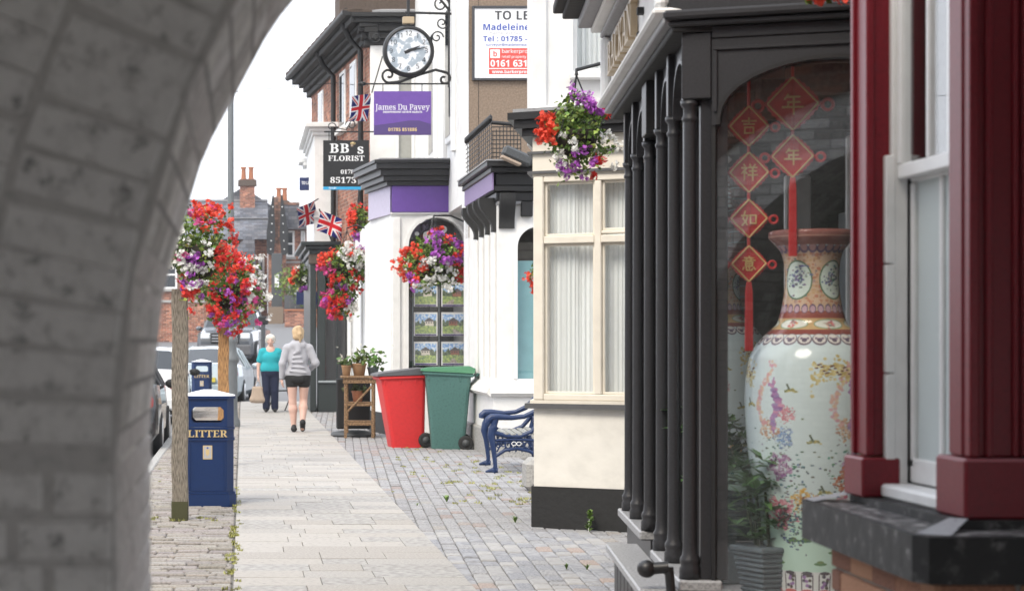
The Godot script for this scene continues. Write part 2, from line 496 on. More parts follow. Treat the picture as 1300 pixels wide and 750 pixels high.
	M.sill_wear_sheen = mk(Color(1, 1, 1), 0.5, T.wear_and_sheen, 0.8, T.n_coarse, 0.35)  # wear plus bright reflection put into the colour
	M.glass_net = mk(lin(0.72, 0.80, 0.80, 0.75), 0.25, null, 6.0, T.n_fine, 0.6)
	M.glass_net.transparency = BaseMaterial3D.TRANSPARENCY_ALPHA
	M.lead_dark = mk(lin(0.10, 0.10, 0.105), 0.5, T.stain, 1.5)
	M.steel_dark = mk(lin(0.07, 0.075, 0.08), 0.55, T.fine, 1.0)
	M.dark_wood = mk(lin(0.05, 0.034, 0.026), 0.8, T.wood, 2.0)
	M.lilac = mk(lin(0.50, 0.46, 0.60), 0.55, T.paint, 1.0)
	M.pane_grey = mk(lin(0.36, 0.36, 0.33), 0.15, T.paint, 1.0)
	M.slat = mk(lin(0.42, 0.42, 0.39), 0.8, T.wood, 3.0)
	M.mossy = mk(lin(0.075, 0.075, 0.035), 0.95, T.grime, 6.0, T.n_coarse, 0.6)
	T.dial = noise(FastNoiseLite.TYPE_SIMPLEX_SMOOTH, 15, 0.012, 3, [[0.0, Color(0.86, 0.87, 0.88)], [0.5, Color(0.84, 0.85, 0.87)], [0.56, Color(0.62, 0.66, 0.70)], [1.0, Color(0.58, 0.62, 0.66)]])
	M.clock_face = mk(Color(1, 1, 1), 0.3, T.dial, 0.9)
	M.slate_pale = mk(lin(0.42, 0.48, 0.50), 0.5)
	M.lips = mk(lin(0.40, 0.12, 0.11), 0.6)
	M.moss = mk(Color(1, 1, 1), 0.95)
	M.moss.vertex_color_use_as_albedo = true

func X(px: float, d: float) -> float:   # survey sheet: sideways reading at range d, in metres
	return (px - 308.0) * d / 2400.0

func Y(py: float, d: float) -> float:
	return 1.5 - (py - 432.0) * d / 2400.0

func hill(d: float) -> float:
	if d < 46.0: return 0.0
	if d < 52.0: return 0.06 * (d - 46.0) * (d - 46.0) / 12.0
	if d < 100.0: return 0.18 + 0.06 * (d - 52.0)
	return 3.06 + 0.012 * (d - 100.0)

func _ready() -> void:
	rng.seed = 7
	# ---- camera
	var cam := Camera3D.new()
	cam.name = "camera"
	cam.projection = Camera3D.PROJECTION_FRUSTUM
	cam.near = 0.05
	cam.far = 2000.0
	cam.size = 0.05 * 750.0 / 2400.0
	cam.frustum_offset = Vector2(342.0 / 2400.0, 57.0 / 2400.0) * 0.05
	cam.position = Vector3(0, 1.5, 0)
	var at := CameraAttributesPhysical.new()
	at.frustum_focal_length = 70.0
	at.frustum_focus_distance = 17.0
	at.exposure_aperture = 4.8
	cam.attributes = at
	add_child(cam)
	cam.current = true
	# ---- overcast sky
	var env := Environment.new()
	env.background_mode = Environment.BG_SKY
	var sm := ProceduralSkyMaterial.new()
	sm.sky_top_color = Color(0.93, 0.955, 1.0)
	sm.sky_horizon_color = Color(0.955, 0.97, 1.0)
	sm.sky_curve = 0.3
	sm.sky_energy_multiplier = 1.0
	sm.ground_bottom_color = Color(0.45, 0.44, 0.43)
	sm.ground_horizon_color = Color(0.9, 0.92, 0.94)
	sm.ground_energy_multiplier = 1.0
	sm.sun_angle_max = 0.0
	var sky := Sky.new()
	sky.sky_material = sm
	env.sky = sky
	env.tonemap_mode = Environment.TONE_MAPPER_LINEAR
	env.tonemap_exposure = 2.3
	env.sdfgi_enabled = true
	env.ssao_enabled = true
	env.ssil_enabled = true
	env.fog_enabled = true
	env.fog_density = 0.0006
	env.fog_light_color = Color(0.95, 0.96, 0.98)
	var we := WorldEnvironment.new()
	we.name = "environment"
	we.environment = env
	add_child(we)
	var sun := DirectionalLight3D.new()
	sun.name = "sun"
	sun.light_energy = 0.45
	sun.light_color = Color(1.0, 0.97, 0.92)
	sun.light_angular_distance = 25.0
	sun.shadow_enabled = true
	sun.look_at_from_position(Vector3(-6, 11, 4), Vector3(0, 0, -4))
	add_child(sun)

	materials()
	ground()
	market_hall()
	bay_house()
	gift_shop()
	cream_building()
	arched_shop()
	estate_agent()
	brick_house()
	florist()
	far_houses()
	opposite_side()
	street_things()
	signs()
	baskets()
	shop_display()
	cars()
	people()

# ------------------------------------------------------------------ ground
func sheet(parent: Node, called: String, m: Material, x0: float, x1: float, ds: Array, lift: float) -> void:
	var b := MB.new()
	for k in ds.size() - 1:
		var a: float = ds[k]; var e: float = ds[k + 1]
		b.quad(Vector3(x0, hill(a) + lift, -a), Vector3(x1, hill(a) + lift, -a), Vector3(x1, hill(e) + lift, -e), Vector3(x0, hill(e) + lift, -e), Vector3.UP)
	part(parent, called, b, m)

func ground() -> void:
	var ds := [-60.0, 0.0, 20.0, 46.0, 47.0, 48.0, 49.0, 50.0, 51.0, 52.0, 60.0, 70.0, 80.0, 90.0, 100.0, 140.0, 300.0, 900.0]
	var g := structure("ground")
	sheet(g, "earth", M.earth, -600, 600, ds, -0.16)
	var road := structure("road")
	sheet(road, "asphalt", M.asphalt, -9.0, -1.16, ds.slice(0, 15), -0.12)
	var rd := structure("road")
	sheet(rd, "asphalt", M.asphalt, -1.16, 9.0, [46.6, 47.0, 48.0, 49.0, 50.0, 51.0, 52.0, 60.0, 70.0, 80.0, 90.0, 100.0], -0.116)
	# bed under the paving
	var pv := structure("pavement")
	bx(pv, "bed", M.joint, -1.05, 9.0, -0.16, -0.022, -46.6, -7.6)
	# hall floor
	var hf := structure("hall_floor")
	bx(hf, "flagstones", M.slab3, -12, 12, -0.16, 0.0, -7.55, 8)
	# slabs
	var cache := {}
	var d := 7.65
	var count := 0
	var far := MB.new()
	rng.seed = 21
	while d < 46.4:
		var dep := rng.randf_range(0.30, 0.40)
		var x := -0.06
		while x < 1.405:
			var w := rng.randi_range(6, 13) * 0.05
			if x + w > 1.2: w = 1.41 - x
			var top := rng.randf_range(-0.0025, 0.002)
			var b: MB = far if d >= 36.5 else MB.new()
			var hx := (w - 0.004) * 0.5; var hz := (dep - 0.003) * 0.5
			if d >= 36.5:
				b.box(Vector3(x + 0.0035, -0.03, -d - dep + 0.0035), Vector3(x + w - 0.0035, top, -d - 0.0035))
			else:
				b.box(Vector3(-hx, -0.03, -hz), Vector3(hx, 0.0, hz), 0.002)
				var tilt := Basis.from_euler(Vector3(rng.randf_range(-0.006, 0.006), 0, rng.randf_range(-0.004, 0.004)))
				var mm: Material = M["slab%d" % (rng.randi() % 6)]
				part(pv, "slab", b, mm, Transform3D(tilt, Vector3(x + w * 0.5, top, -d - dep * 0.5)))
				count += 1
			x += w
		d += dep
	stuff(pv, "far_slabs", far, M.slab0)
	# grey setts on the building side, laid in courses that run with the shop fronts
	var st := structure("sett_paving")
	var u := Vector2(0.052, 1.0).normalized()
	var w2 := Vector2(u.y, -u.x)
	var rest := MB.new()
	var picked := 0
	rng.seed = 5
	var meshes := []
	for k in 6:
		var b := MB.new()
		b.box(Vector3(-0.053, -0.04, -0.08 - 0.014 * k), Vector3(0.053, 0.0, 0.08 + 0.014 * k), 0.008)
		meshes.append(b.mesh())
	for i in range(-14, 42):
		var o := i * 0.112
		var t := 7.7 + rng.randf() * 0.4
		while t < 46.0:
			var kind := rng.randi() % 6
			var L := 0.16 + 0.028 * kind
			var p := Vector2(1.02, 0) + w2 * o + u * (t + L * 0.5)
			t += L + 0.014
			var lim := 3.6
			if p.y < 14.6: lim = 2.3 + 0.114 * (p.y - 8.8)
			elif p.y > 30.2 and p.y < 36: lim = 2.7
			elif p.y >= 36: lim = 2.1
			if p.x < 1.37 or p.x > lim: continue
			var top := -0.006 + rng.randf_range(-0.0045, 0.0035) - 0.012 * maxf(0.0, sin(p.x * 2.1 + p.y * 0.9) * 0.5)
			var turn := Basis(Vector3.UP, -0.052 + rng.randf_range(-0.02, 0.02)) * Basis.from_euler(Vector3(rng.randf_range(-0.028, 0.028), 0, rng.randf_range(-0.02, 0.02)))
			var mi := rng.randi() % 7
			if mi == 6 and rng.randf() < 0.6: mi = rng.randi() % 6
			if p.y > 10.9 and p.y < 14.9 and p.x < 2.75 and picked < 300:
				part(st, "sett", meshes[kind], M["sett%d" % mi], Transform3D(turn, Vector3(p.x, top, -p.y)))
				picked += 1
			else:
				var k2 := rng.randf_range(0.8, 1.1)
				rest.col = Color(k2, k2 * 0.99, k2 * 0.985) if rng.randf() > 0.12 else Color(k2 * 1.1, k2 * 0.92, k2 * 0.84)
				rest.xf = Transform3D(turn, Vector3(p.x, top, -p.y))
				rest.box(Vector3(-0.053, -0.03, -L * 0.5), Vector3(0.053, 0, L * 0.5), 0.008)
	stuff(st, "far_setts", rest, M.sett_far)
	# old stone setts between the path and the kerb
	var cb := structure("cobbled_strip")
	var cm := MB.new()
	d = 7.7
	rng.seed = 9
	while d < 46.2:
		var dep := rng.randf_range(0.085, 0.15)
		var x := -1.04 - rng.randf() * 0.1
		while x < -0.075:
			var w := rng.randf_range(0.12, 0.30)
			var e := minf(x + w, -0.068)
			if e - x > 0.03 and e > -1.03:
				var k2 := rng.randf_range(0.72, 1.12)
				cm.col = Color(k2, k2 * rng.randf_range(0.95, 1.0), k2 * rng.randf_range(0.9, 1.02))
				cm.xf = Transform3D(Basis.from_euler(Vector3(rng.randf_range(-0.035, 0.035), 0, rng.randf_range(-0.02, 0.02))), Vector3((x + e) * 0.5, -0.008 + rng.randf_range(-0.008, 0.006), -d - dep * 0.5))
				var hx := (e - x - 0.008) * 0.5
				cm.box(Vector3(-hx, -0.04, -dep * 0.5 + 0.004), Vector3(hx, 0, dep * 0.5 - 0.004), 0.008)
			x += w
		d += dep
	stuff(cb, "stone_setts", cm, M.cobble)
	# kerb stones
	var kb := structure("kerb")
	d = 8.0
	while d < 46.0:
		bx(kb, "kerb_stone", M.kerb, -1.16, -1.05, -0.16, 0.004, -d - 0.905, -d, 0.012)
		d += 0.915
	# moss and grass in the joints
	var ms := MB.new()
	rng.seed = 31
	var spots := []
	for k in 70:
		var run := [11.0, 12.6, 13.4, 14.6, 15.2, 17.0, 18.6][k % 7] as float
		spots.append([Vector2(-0.066 + rng.randfn() * 0.022, run + rng.randfn() * 0.45), 0.03, 0.022])
	for k in 60: spots.append([Vector2(rng.randf_range(1.9, 3.2), rng.randf_range(17.0, 28.0)), 0.05, 0.02])
	for k in 26: spots.append([Vector2(rng.randf_range(2.0, 3.1), rng.randf_range(17.0, 20.5)), 0.055, 0.03])
	for k in 14: spots.append([Vector2(-0.53 + rng.randf_range(-0.3, 0.3), 15.9 + rng.randf_range(-0.15, 0.15)), 0.04, 0.02])
	for k in 30: spots.append([Vector2(rng.randf_range(-1.0, 1.5), rng.randf_range(18.0, 34.0)), 0.02, 0.008])
	for s in spots:
		for q in 26:
			var an := rng.randf() * TAU
			var rr: float = s[1] * sqrt(rng.randf())
			var p := Vector3(s[0].x + cos(an) * rr * 0.7, -0.006, -s[0].y + sin(an) * rr * 1.6)
			var g2 := rng.randf_range(0.7, 1.3)
			ms.col = Color(0.33 * g2, 0.33 * g2, 0.11 * g2)
			var h: float = s[2] * rng.randf_range(0.4, 1.2)
			var a2 := rng.randf() * TAU
			var wv := Vector3(cos(a2), 0, sin(a2)) * 0.0045
			var tip := p + Vector3(rng.randf_range(-0.012, 0.012), h, rng.randf_range(-0.012, 0.012))
			ms.tri(p - wv, p + wv, tip, Vector3(wv.z, 0.004, -wv.x).normalized())
	var mo := MeshInstance3D.new()
	mo.name = "moss"
	mo.mesh = ms.mesh()
	mo.material_override = M.moss
	add_child(mo)
	mo.set_meta("kind", "stuff")
	mo.set_meta("label", "moss and short grass growing in the paving joints")
	mo.set_meta("category", "moss")
	# single weeds
	var W := [[2.73, 14.92, 0.17, "tall leafy weed growing against the black plinth of the cream bay", 16],
		[1.90, 17.6, 0.07, "round dark green weed alone in the grey setts near the path", 14],
		[2.25, 15.6, 0.06, "small bright weed at the foot of the cream bay's left corner", 12],
		[2.43, 12.2, 0.06, "wide pale grass tuft nearest the gift shop ledge", 14],
		[2.13, 12.42, 0.045, "small dark weed in the setts, left of two beside each other", 10],
		[2.26, 12.4, 0.045, "small flat green weed in the setts, right of two beside each other", 10],
		[1.59, 17.2, 0.03, "thin grass tuft on the edge between slabs and setts", 10]]
	for a in W:
		var o := thing("weed", a[3], "weed", Vector3(a[0], -0.01, -a[1]), Basis(), "weeds in the paving")
		var b := MB.new()
		for k in a[4] * 2:
			var an := rng.randf() * TAU
			var h: float = a[2] * rng.randf_range(0.5, 1.15)
			var lean := rng.randf_range(0.25, 0.9) * h
			var base := Vector3.ZERO
			if a[2] > 0.1:
				base = Vector3(0.01 * float(k) / a[4], a[2] * 0.9 * float(k) / (a[4] * 2), 0); h = 0.02 + 0.02 * rng.randf(); lean = rng.randf_range(0.03, 0.055)
			var tip := Vector3(cos(an) * lean, h, sin(an) * lean)
			var mid := Vector3(tip.x * 0.45, h * 0.75, tip.z * 0.45)
			var sd: Vector3 = Vector3(-sin(an), 0, cos(an)) * a[2] * 0.10
			var g2 := rng.randf_range(0.75, 1.3)
			b.col = Color(0.16 * g2, 0.25 * g2, 0.06 * g2)
			var nn := Vector3(-cos(an) * 0.4, 1, -sin(an) * 0.4).normalized()
			b.tri(base, base + mid - sd, base + mid + sd, nn); b.tri(base + mid - sd, base + tip, base + mid + sd, nn)
		part(o, "leaves", b, M.leaf)
		bar(o, "stem", M.leaf, [Vector3.ZERO, Vector3(0.01, a[2] * 0.8, 0)], 0.003, 5)

# ------------------------------------------------------------------ the arch we look out of
func market_hall() -> void:
	var h := thing("market_hall", "white painted brick archway in shade, close on the left", "archway")
	var R := 1.584
	var S := 1.3
	for side in [[-4.1, -3.05, M.brick_white], [5.0, 5.6, M.brick_white]]:  # rear row is out of view, its open arches shaped to light the archway
		for k in range(-2, 3):
			var cx: float = 1.38 + 3.97 * k
			if side[0] > 0 and k == -1:
				bx(h, "added_rear_wall", M.brick_white, cx - 1.985, cx + 1.985, -0.15, 4.0, 5.0, 5.6)  # added, unseen: closes one arch to keep rear light out of the pane reflection
				continue
			arch_panel(h, "arched_wall", side[2], cx - 1.985, cx + 1.985, -0.15, 4.0, cx - R, cx + R, -0.15, S, S + R, side[0], side[1])
	arch_panel(h, "arched_wall", M.arch_mortar, -1.02, 3.79, 0.0, 3.3, 1.38 - R - 0.0, 1.38 + R, 0.0, S, S + R, -3.05, -3.0)
	for k in range(-2, 3):
		var cx2: float = 1.38 + 3.97 * k
		arch_panel(h, "brick_front", M.brick_brown, cx2 - 1.985, cx2 + 1.985, 2.05, 4.0, cx2 - 1.87, cx2 + 1.87, 2.05, 2.05, S + R + 0.4, -4.14, -4.102)
	bx(h, "ceiling", M.white_old, -9, 11.4, 3.35, 3.6, -3.0, 5.0)
	bx(h, "upper_wall", M.brick_brown, -8.5, 11.3, 4.0, 4.8, -4.14, -3.2)  # out of view, kept low so more sky light reaches the bay
	bx(h, "upper_floor", M.white_old, -8.5, 11.3, 4.6, 4.8, -3.2, 5.6)
	bx(h, "end_wall", M.white_old, -8.9, -8.55, 3.0, 4.8, -4.1, 5.6)  # unseen ends, lower part left open to let side light in
	bx(h, "end_wall", M.white_old, 11.3, 11.6, 3.0, 4.8, -4.1, 5.6)
	rng.seed = 3
	# voussoirs on the inner face, two rings
	var C := Vector3(1.38, S, -3.0)
	for ring in 2:
		var r0: float = R + ring * 0.226
		var a := PI - 0.02 - ring * 0.015
		while a > PI - 1.25:
			var st := 0.0745 / (r0 + 0.1)
			var b := MB.new()
			var j := rng.randf_range(-0.002, 0.003)
			b.box(Vector3(-0.107, -0.0345, -0.02), Vector3(0.107, 0.0345, 0.0035 + j), 0.005)
			var bs := Basis(Vector3(0, 0, 1), a - st * 0.5 + rng.randf_range(-0.004, 0.004))
			part(h, "brick", b, M.arch_white, Transform3D(bs, C + bs * Vector3(r0 + 0.113, 0, 0)))
			a -= st
	# bricks of the pier below the springing
	for row in 15:
		var y := S - 0.004 - (row + 1) * 0.0745
		var x := -0.2025
		var head := row % 2 == 0
		while x > -1.0:
			var w := 0.1075 if head else 0.2185
			if x == -0.2025 and not head: w = 0.164
			var b := MB.new()
			b.box(Vector3(-w * 0.5 + 0.005, -0.0325, -0.02), Vector3(w * 0.5 - 0.005, 0.0325, 0.0035 + rng.randf_range(-0.002, 0.003)), 0.006)
			part(h, "brick", b, M.arch_white, Transform3D(Basis(Vector3(0, 0, 1), rng.randf_range(-0.008, 0.008)), Vector3(x - w * 0.5, y + 0.037 + rng.randf_range(-0.002, 0.002), -3.0)))
			x -= w + 0.003
	# bricks of the reveal and of the underside of the arch
	for row in 12:
		var y := S - (row + 0.5) * 0.0745
		for q in 3:
			var b := MB.new()
			b.box(Vector3(-0.02, -0.0335, -0.178), Vector3(0.004, 0.0335, 0.178), 0.005)
			part(h, "brick", b, M.arch_white, Transform3D(Basis(), Vector3(-0.204, y, -3.19 - q * 0.362 - (0.0 if row % 2 else 0.03))))
	var a2 := PI
	while a2 > PI - 1.3:
		for q in 3:
			var b := MB.new()
			b.box(Vector3(-0.004, -0.0335, -0.178), Vector3(0.02, 0.0335, 0.178), 0.005)
			var bs := Basis(Vector3(0, 0, 1), a2 - 0.0235)
			part(h, "brick", b, M.arch_white, Transform3D(bs, Vector3(1.38, S, 0) + bs * Vector3(R, 0, 0) + Vector3(0, 0, -3.19 - q * 0.362)))
		a2 -= 0.047

# ------------------------------------------------------------------ red bay window on the right
func bay_house() -> void:
	var h := thing("bay_window_house", "deep red window bay with chipped black sill over brick, close on the right", "house")
	plan(h, "wall", M.mortar, [Vector2(1.866, 5.066), Vector2(3.4, 5.066), Vector2(3.4, 6.05), Vector2(1.9, 6.05)], -0.12, 0.86)
	plan(h, "wall", M.brick, [Vector2(2.75, 5.2), Vector2(6.0, 5.2), Vector2(6.0, 8.4), Vector2(2.75, 8.4)], -0.12, 6.5)
	plan(h, "bay_ceiling", M.white_old, [Vector2(1.95, 5.15), Vector2(2.75, 5.15), Vector2(2.75, 6.1), Vector2(1.95, 6.1)], 3.75, 3.9)
	# sill, with a kinked corner
	var sl := plan(h, "sill", M.sill, [Vector2(1.775, 5.01), Vector2(1.80, 4.955), Vector2(1.845, 4.945), Vector2(3.3, 4.945), Vector2(3.3, 6.14), Vector2(1.817, 6.14)], 0.86, 0.985)
	plan(h, "sill_upstand", M.sill, [Vector2(1.93, 5.12), Vector2(3.2, 5.12), Vector2(3.2, 6.05), Vector2(1.945, 6.05)], 0.987, 1.012)
	plan(h, "sill_top", M.sill_wear_sheen, [Vector2(1.795, 5.02), Vector2(1.81, 4.975), Vector2(1.85, 4.965), Vector2(3.3, 4.965), Vector2(3.3, 6.12), Vector2(1.837, 6.12)], 0.9852, 0.9868)  # paler top sheet: worn paint and a painted-in glossy highlight
	# mitred lead flashing at the two corners
	var fl := MB.new()
	fl.quad(Vector3(1.79, 0.9875, -5.02), Vector3(1.86, 0.9875, -4.96), Vector3(1.97, 1.016, -5.13), Vector3(1.935, 1.016, -5.17), Vector3.UP)
	part(h, "flashing", fl, M.lead)
	var f2 := MB.new()
	f2.quad(Vector3(1.822, 0.9875, -6.135), Vector3(1.82, 0.9875, -6.02), Vector3(1.95, 1.018, -5.99), Vector3(1.95, 1.018, -6.06), Vector3.UP)
	part(h, "flashing", f2, M.lead)
	# bricks under the sill
	rng.seed = 12
	var ms := [M.brick_a, M.brick_b, M.brick_c, M.brick_b]
	for row in 5:
		var y: float = 0.855 - (row + 1) * 0.075
		var off := 0.0 if row % 2 else 0.11
		var t := 5.066 - off
		while t < 6.04:
			var e := minf(t + 0.215, 6.05); var s := maxf(t, 5.05)
			if e - s > 0.04:
				var b := MB.new()
				b.box(Vector3(-0.03, 0, -(e - s) * 0.5 + 0.005), Vector3(0.012 + rng.randf_range(0, 0.004), 0.066, (e - s) * 0.5 - 0.005), 0.005)
				var mid := (s + e) * 0.5
				var xx := 1.866 + (mid - 5.066) * 0.034
				part(h, "brick", b, ms[rng.randi() % 4], Transform3D(Basis(Vector3.UP, PI), Vector3(xx, y, -mid)))
			t += 0.222
		var x := 1.86 - (0.11 if row % 2 else 0.0)
		while x < 2.6:
			var s := maxf(x, 1.853); var e := x + 0.215
			if e - s > 0.04:
				var b := MB.new()
				b.box(Vector3(-(e - s) * 0.5 + 0.005, 0, -0.03), Vector3((e - s) * 0.5 - 0.005, 0.066, 0.012 + rng.randf_range(0, 0.004)), 0.005)
				part(h, "brick", b, ms[rng.randi() % 4], Transform3D(Basis(), Vector3((s + e) * 0.5, y, -5.066)))
			x += 0.222
	# near corner post
	var pn := bx(h, "post", M.red_paint, 1.995, 2.14, 1.18, 3.75, -5.34, -5.17, 0.006)
	for xx in [[1.985, 2.012], [2.03, 2.05], [2.105, 2.12], [2.128, 2.15]]:
		bx(h, "moulding", M.red_paint, xx[0], xx[1], 1.18, 3.75, -5.20, -5.155, 0.005)
	bx(h, "moulding", M.red_paint, 1.98, 2.0, 1.18, 3.75, -5.27, -5.2, 0.005)
	bx(h, "plinth_block", M.red_paint, 1.965, 2.142, 1.012, 1.178, -5.36, -5.14, 0.008)
	# far post
	bx(h, "post", M.red_paint, 1.955, 2.04, 1.14, 3.75, -6.03, -5.9, 0.005)
	for zz in [[-5.93, -5.885], [-6.045, -6.015]]:
		bx(h, "moulding", M.red_paint, 1.944, 1.97, 1.14, 3.75, zz[0], zz[1], 0.005)
	bx(h, "plinth_block", M.red_paint, 1.925, 2.045, 1.012, 1.135, -6.05, -5.87, 0.006)
	# dark infill beside the near post and the far side
	bx(h, "dark_infill", M.black_old, 2.145, 2.75, 1.012, 3.75, -5.36, -5.3)
	bx(h, "dark_infill", M.black_old, 2.05, 2.75, 1.012, 3.75, -6.05, -6.02)
	bx(h, "back_panel", M.white_old, 2.62, 2.66, 1.012, 3.75, -6.0, -5.38)
	# box frame and two sashes on the street side
	var w := bx(h, "window_frame", M.white_gloss, 2.02, 2.07, 1.02, 3.75, -5.905, -5.875, 0.004)
	bx(h, "window_frame", M.white_gloss, 2.02, 2.07, 1.02, 3.75, -5.38, -5.345, 0.004)
	bx(h, "window_sill", M.white_gloss, 1.985, 2.09, 1.013, 1.055, -5.9, -5.36, 0.008)
	for q in 3:
		bx(h, "jamb_lining", M.white_gloss, 2.0, 2.03, 1.06 + q * 0.34, 1.395 + q * 0.34, -5.9, -5.872, 0.003)
	for a in [["sash", 2.035, 2.0, 3.7, true], ["sash", 2.075, 1.06, 2.03, false]]:
		var x0: float = a[1]
		var sh := Node3D.new()
		sh.name = "sash"
		h.add_child(sh, true)
		var y0: float = a[2]; var y1: float = a[3]
		bx(sh, "rail", M.white_gloss, x0, x0 + 0.035, y0, y0 + (0.045 if a[4] else 0.075), -5.875, -5.38, 0.005)
		bx(sh, "rail", M.white_gloss, x0, x0 + 0.035, y1 - 0.04, y1, -5.875, -5.38, 0.005)
		bx(sh, "stile", M.white_gloss, x0, x0 + 0.035, y0 + 0.046, y1 - 0.041, -5.875, -5.845, 0.004)
		bx(sh, "stile", M.white_gloss, x0, x0 + 0.035, y0 + 0.046, y1 - 0.041, -5.415, -5.38, 0.004)
		bx(sh, "glazing_bar", M.white_gloss, x0 + 0.004, x0 + 0.03, y0 + 0.046, y1 - 0.041, -5.64, -5.615, 0.004)
		bx(sh, "pane", M.glass if a[4] else M.glass_net, x0 + 0.015, x0 + 0.019, y0 + 0.046, y1 - 0.041, -5.843, -5.642)
		bx(sh, "pane", M.glass if a[4] else M.glass_net, x0 + 0.015, x0 + 0.019, y0 + 0.046, y1 - 0.041, -5.613, -5.417)
	curtain(h, Vector3(2.2, 1.06, -5.87), Vector3(0, 0, 1), 0.5, 2.6, 9, 0.02)

func curtain(parent: Node, at: Vector3, dir: Vector3, width: float, height: float, folds: int, amp: float) -> void:
	var b := MB.new()
	var N := folds * 6
	var nrm := dir.cross(Vector3.UP)
	var prev := Vector3.ZERO
	for k in N + 1:
		var t := float(k) / N
		var off := amp * (sin(t * folds * TAU) + 0.4 * sin(t * folds * 2.3 * TAU + 1.0))
		var p := at + dir * (t * width) + nrm * off
		if k > 0:
			b.quad(prev, p, p + Vector3(0, height, 0), prev + Vector3(0, height, 0), nrm)
		prev = p
	part(parent, "curtain", b, M.curtain)

# ------------------------------------------------------------------ black shopfront with columns
func gift_shop() -> void:
	var O := Vector3(2.09, 0, -8.8)
	var bf := Basis(Vector3(0.1129, 0, -0.9936), Vector3.UP, Vector3(0.9936, 0, 0.1129))
	var h := thing("gift_shop", "black shopfront with slim columns, arches and a big curved display window", "shop", O, bf)
	var th := deg_to_rad(20.0)
	var N := h.transform.affine_inverse() * Transform3D(Basis(Vector3(cos(th), 0, sin(th)), Vector3.UP, Vector3(-sin(th), 0, cos(th))), O)
	# --- street side (x runs up the street, z runs into the shop)
	var cols := [[0.05, 0.385], [0.70, 0.385], [1.26, 0.385], [1.91, 0.425], [2.62, 0.425], [3.17, 0.425]]
	for c in cols:
		var pr := []
		for q in [[0.0, 0.0], [0.05, 0.0], [0.05, 0.05], [0.043, 0.06], [0.047, 0.08], [0.047, 0.095], [0.036, 0.115], [0.033, 0.16]]:
			pr.append(Vector2(q[0], c[1] + q[1]))
		for q in [[0.030, -0.10], [0.036, -0.095], [0.038, -0.08], [0.031, -0.07], [0.031, -0.035], [0.043, -0.02], [0.046, 0.0], [0.0, 0.0]]:
			pr.append(Vector2(q[0], 2.62 + q[1]))
		var b := MB.new()
		b.lathe(pr, 20)
		part(h, "column", b, M.charcoal, Transform3D(Basis(), Vector3(c[0], 0, 0.0)))
		bx(h, "mullion", M.charcoal, c[0] - 0.028, c[0] + 0.028, c[1], 2.62, 0.045, 0.17, 0.004)
		bx(h, "impost", M.charcoal, c[0] - 0.04, c[0] + 0.04, 2.622, 2.93, -0.035, 0.05, 0.004)
	for k in [0, 1, 3, 4]:
		var x0: float = cols[k][0] + 0.045; var x1: float = cols[k + 1][0] - 0.045
		arch_panel(h, "arched_panel", M.charcoal, x0 - 0.003, x1 + 0.003, 2.60, 2.93, x0 + 0.03, x1 - 0.03, 2.60, 2.62, 2.84, 0.0, 0.04)
		arch_ring(h, "arch_bead", M.charcoal, x0 + 0.031, x1 - 0.031, 2.60, 2.62, 2.84, 0.02, -0.015, 0.0)
		bx(h, "pane", M.glass, x0, x1, cols[k][1], 2.9, 0.175, 0.181)
	bx(h, "pier", M.black, 1.62, 1.862, 2.64, 2.93, -0.05, 0.12, 0.004)
	bx(h, "door", M.black, 1.30, 1.87, 0.14, 2.6, 0.12, 0.17)
	bx(h, "doorstep", M.ledge, 1.3, 1.87, -0.05, 0.14, 0.0, 0.5, 0.01)
	bx(h, "stall_riser", M.charcoal, 0.0, 1.30, 0.0, 0.33, 0.0, 0.12)
	bx(h, "stall_riser", M.charcoal, 1.87, 3.35, 0.0, 0.37, 0.0, 0.12)
	bx(h, "sill", M.ledge, -0.02, 1.30, 0.331, 0.384, -0.06, 0.14, 0.008)
	bx(h, "sill", M.ledge, 1.87, 3.35, 0.371, 0.424, -0.06, 0.14, 0.008)
	bx(h, "ledge", M.ledge, -0.06, 1.95, 0.30, 0.345, -0.245, -0.062, 0.008)
	for k in 9:
		bx(h, "board", M.black, -0.03 + k * 0.215, 0.17 + k * 0.215, 0.0, 0.298, -0.2, -0.165, 0.006)
	var kn := MB.new()
	kn.ball(Vector3(-0.05, 0.44, -0.21), Vector3(0.045, 0.042, 0.045), 14)
	kn.tube([Vector3(-0.05, 0.44, -0.21), Vector3(-0.06, 0.45, -0.11)], 0.028, 10)
	kn.tube([Vector3(-0.06, 0.45, -0.11), Vector3(-0.06, 0.34, -0.1)], 0.022, 10)
	part(h, "rail_knob", kn, M.black)
	# entablature over the street side
	bx(h, "moulding", M.black_old, -0.02, 3.5, 2.932, 2.972, -0.09, 0.12, 0.006)
	bx(h, "moulding", M.lead, -0.02, 3.52, 2.974, 3.012, -0.13, 0.12, 0.006)
	bx(h, "moulding", M.white_old, -0.02, 3.54, 3.014, 3.05, -0.18, 0.12, 0.012)
	bx(h, "fascia", M.white_old, 0.0, 3.5, 3.052, 3.46, -0.10, 0.12)
	text(h, "lettering", "BACKAN", 0.2, Vector3(2.3, 3.26, -0.125), M.gold_dull, "serif_bold", 0.04, Basis(Vector3.UP, PI), 1.35)
	for k in 3:
		bx(h, "fixing_bar", M.black_old, 1.2, 1.26, 3.1 + k * 0.13, 3.135 + k * 0.13, -0.135, -0.1)
	var ys := [[3.462, 3.50, -0.16], [3.502, 3.535, -0.22], [3.537, 3.60, -0.30], [3.602, 3.64, -0.40], [3.642, 3.70, -0.46]]
	for k in 5:
		bx(h, "cornice", [M.lead, M.white_old, M.lead, M.black_old, M.black_old][k], -0.02, 3.5 + 0.02 * k, ys[k][0], ys[k][1], ys[k][2], 0.3, 0.008)
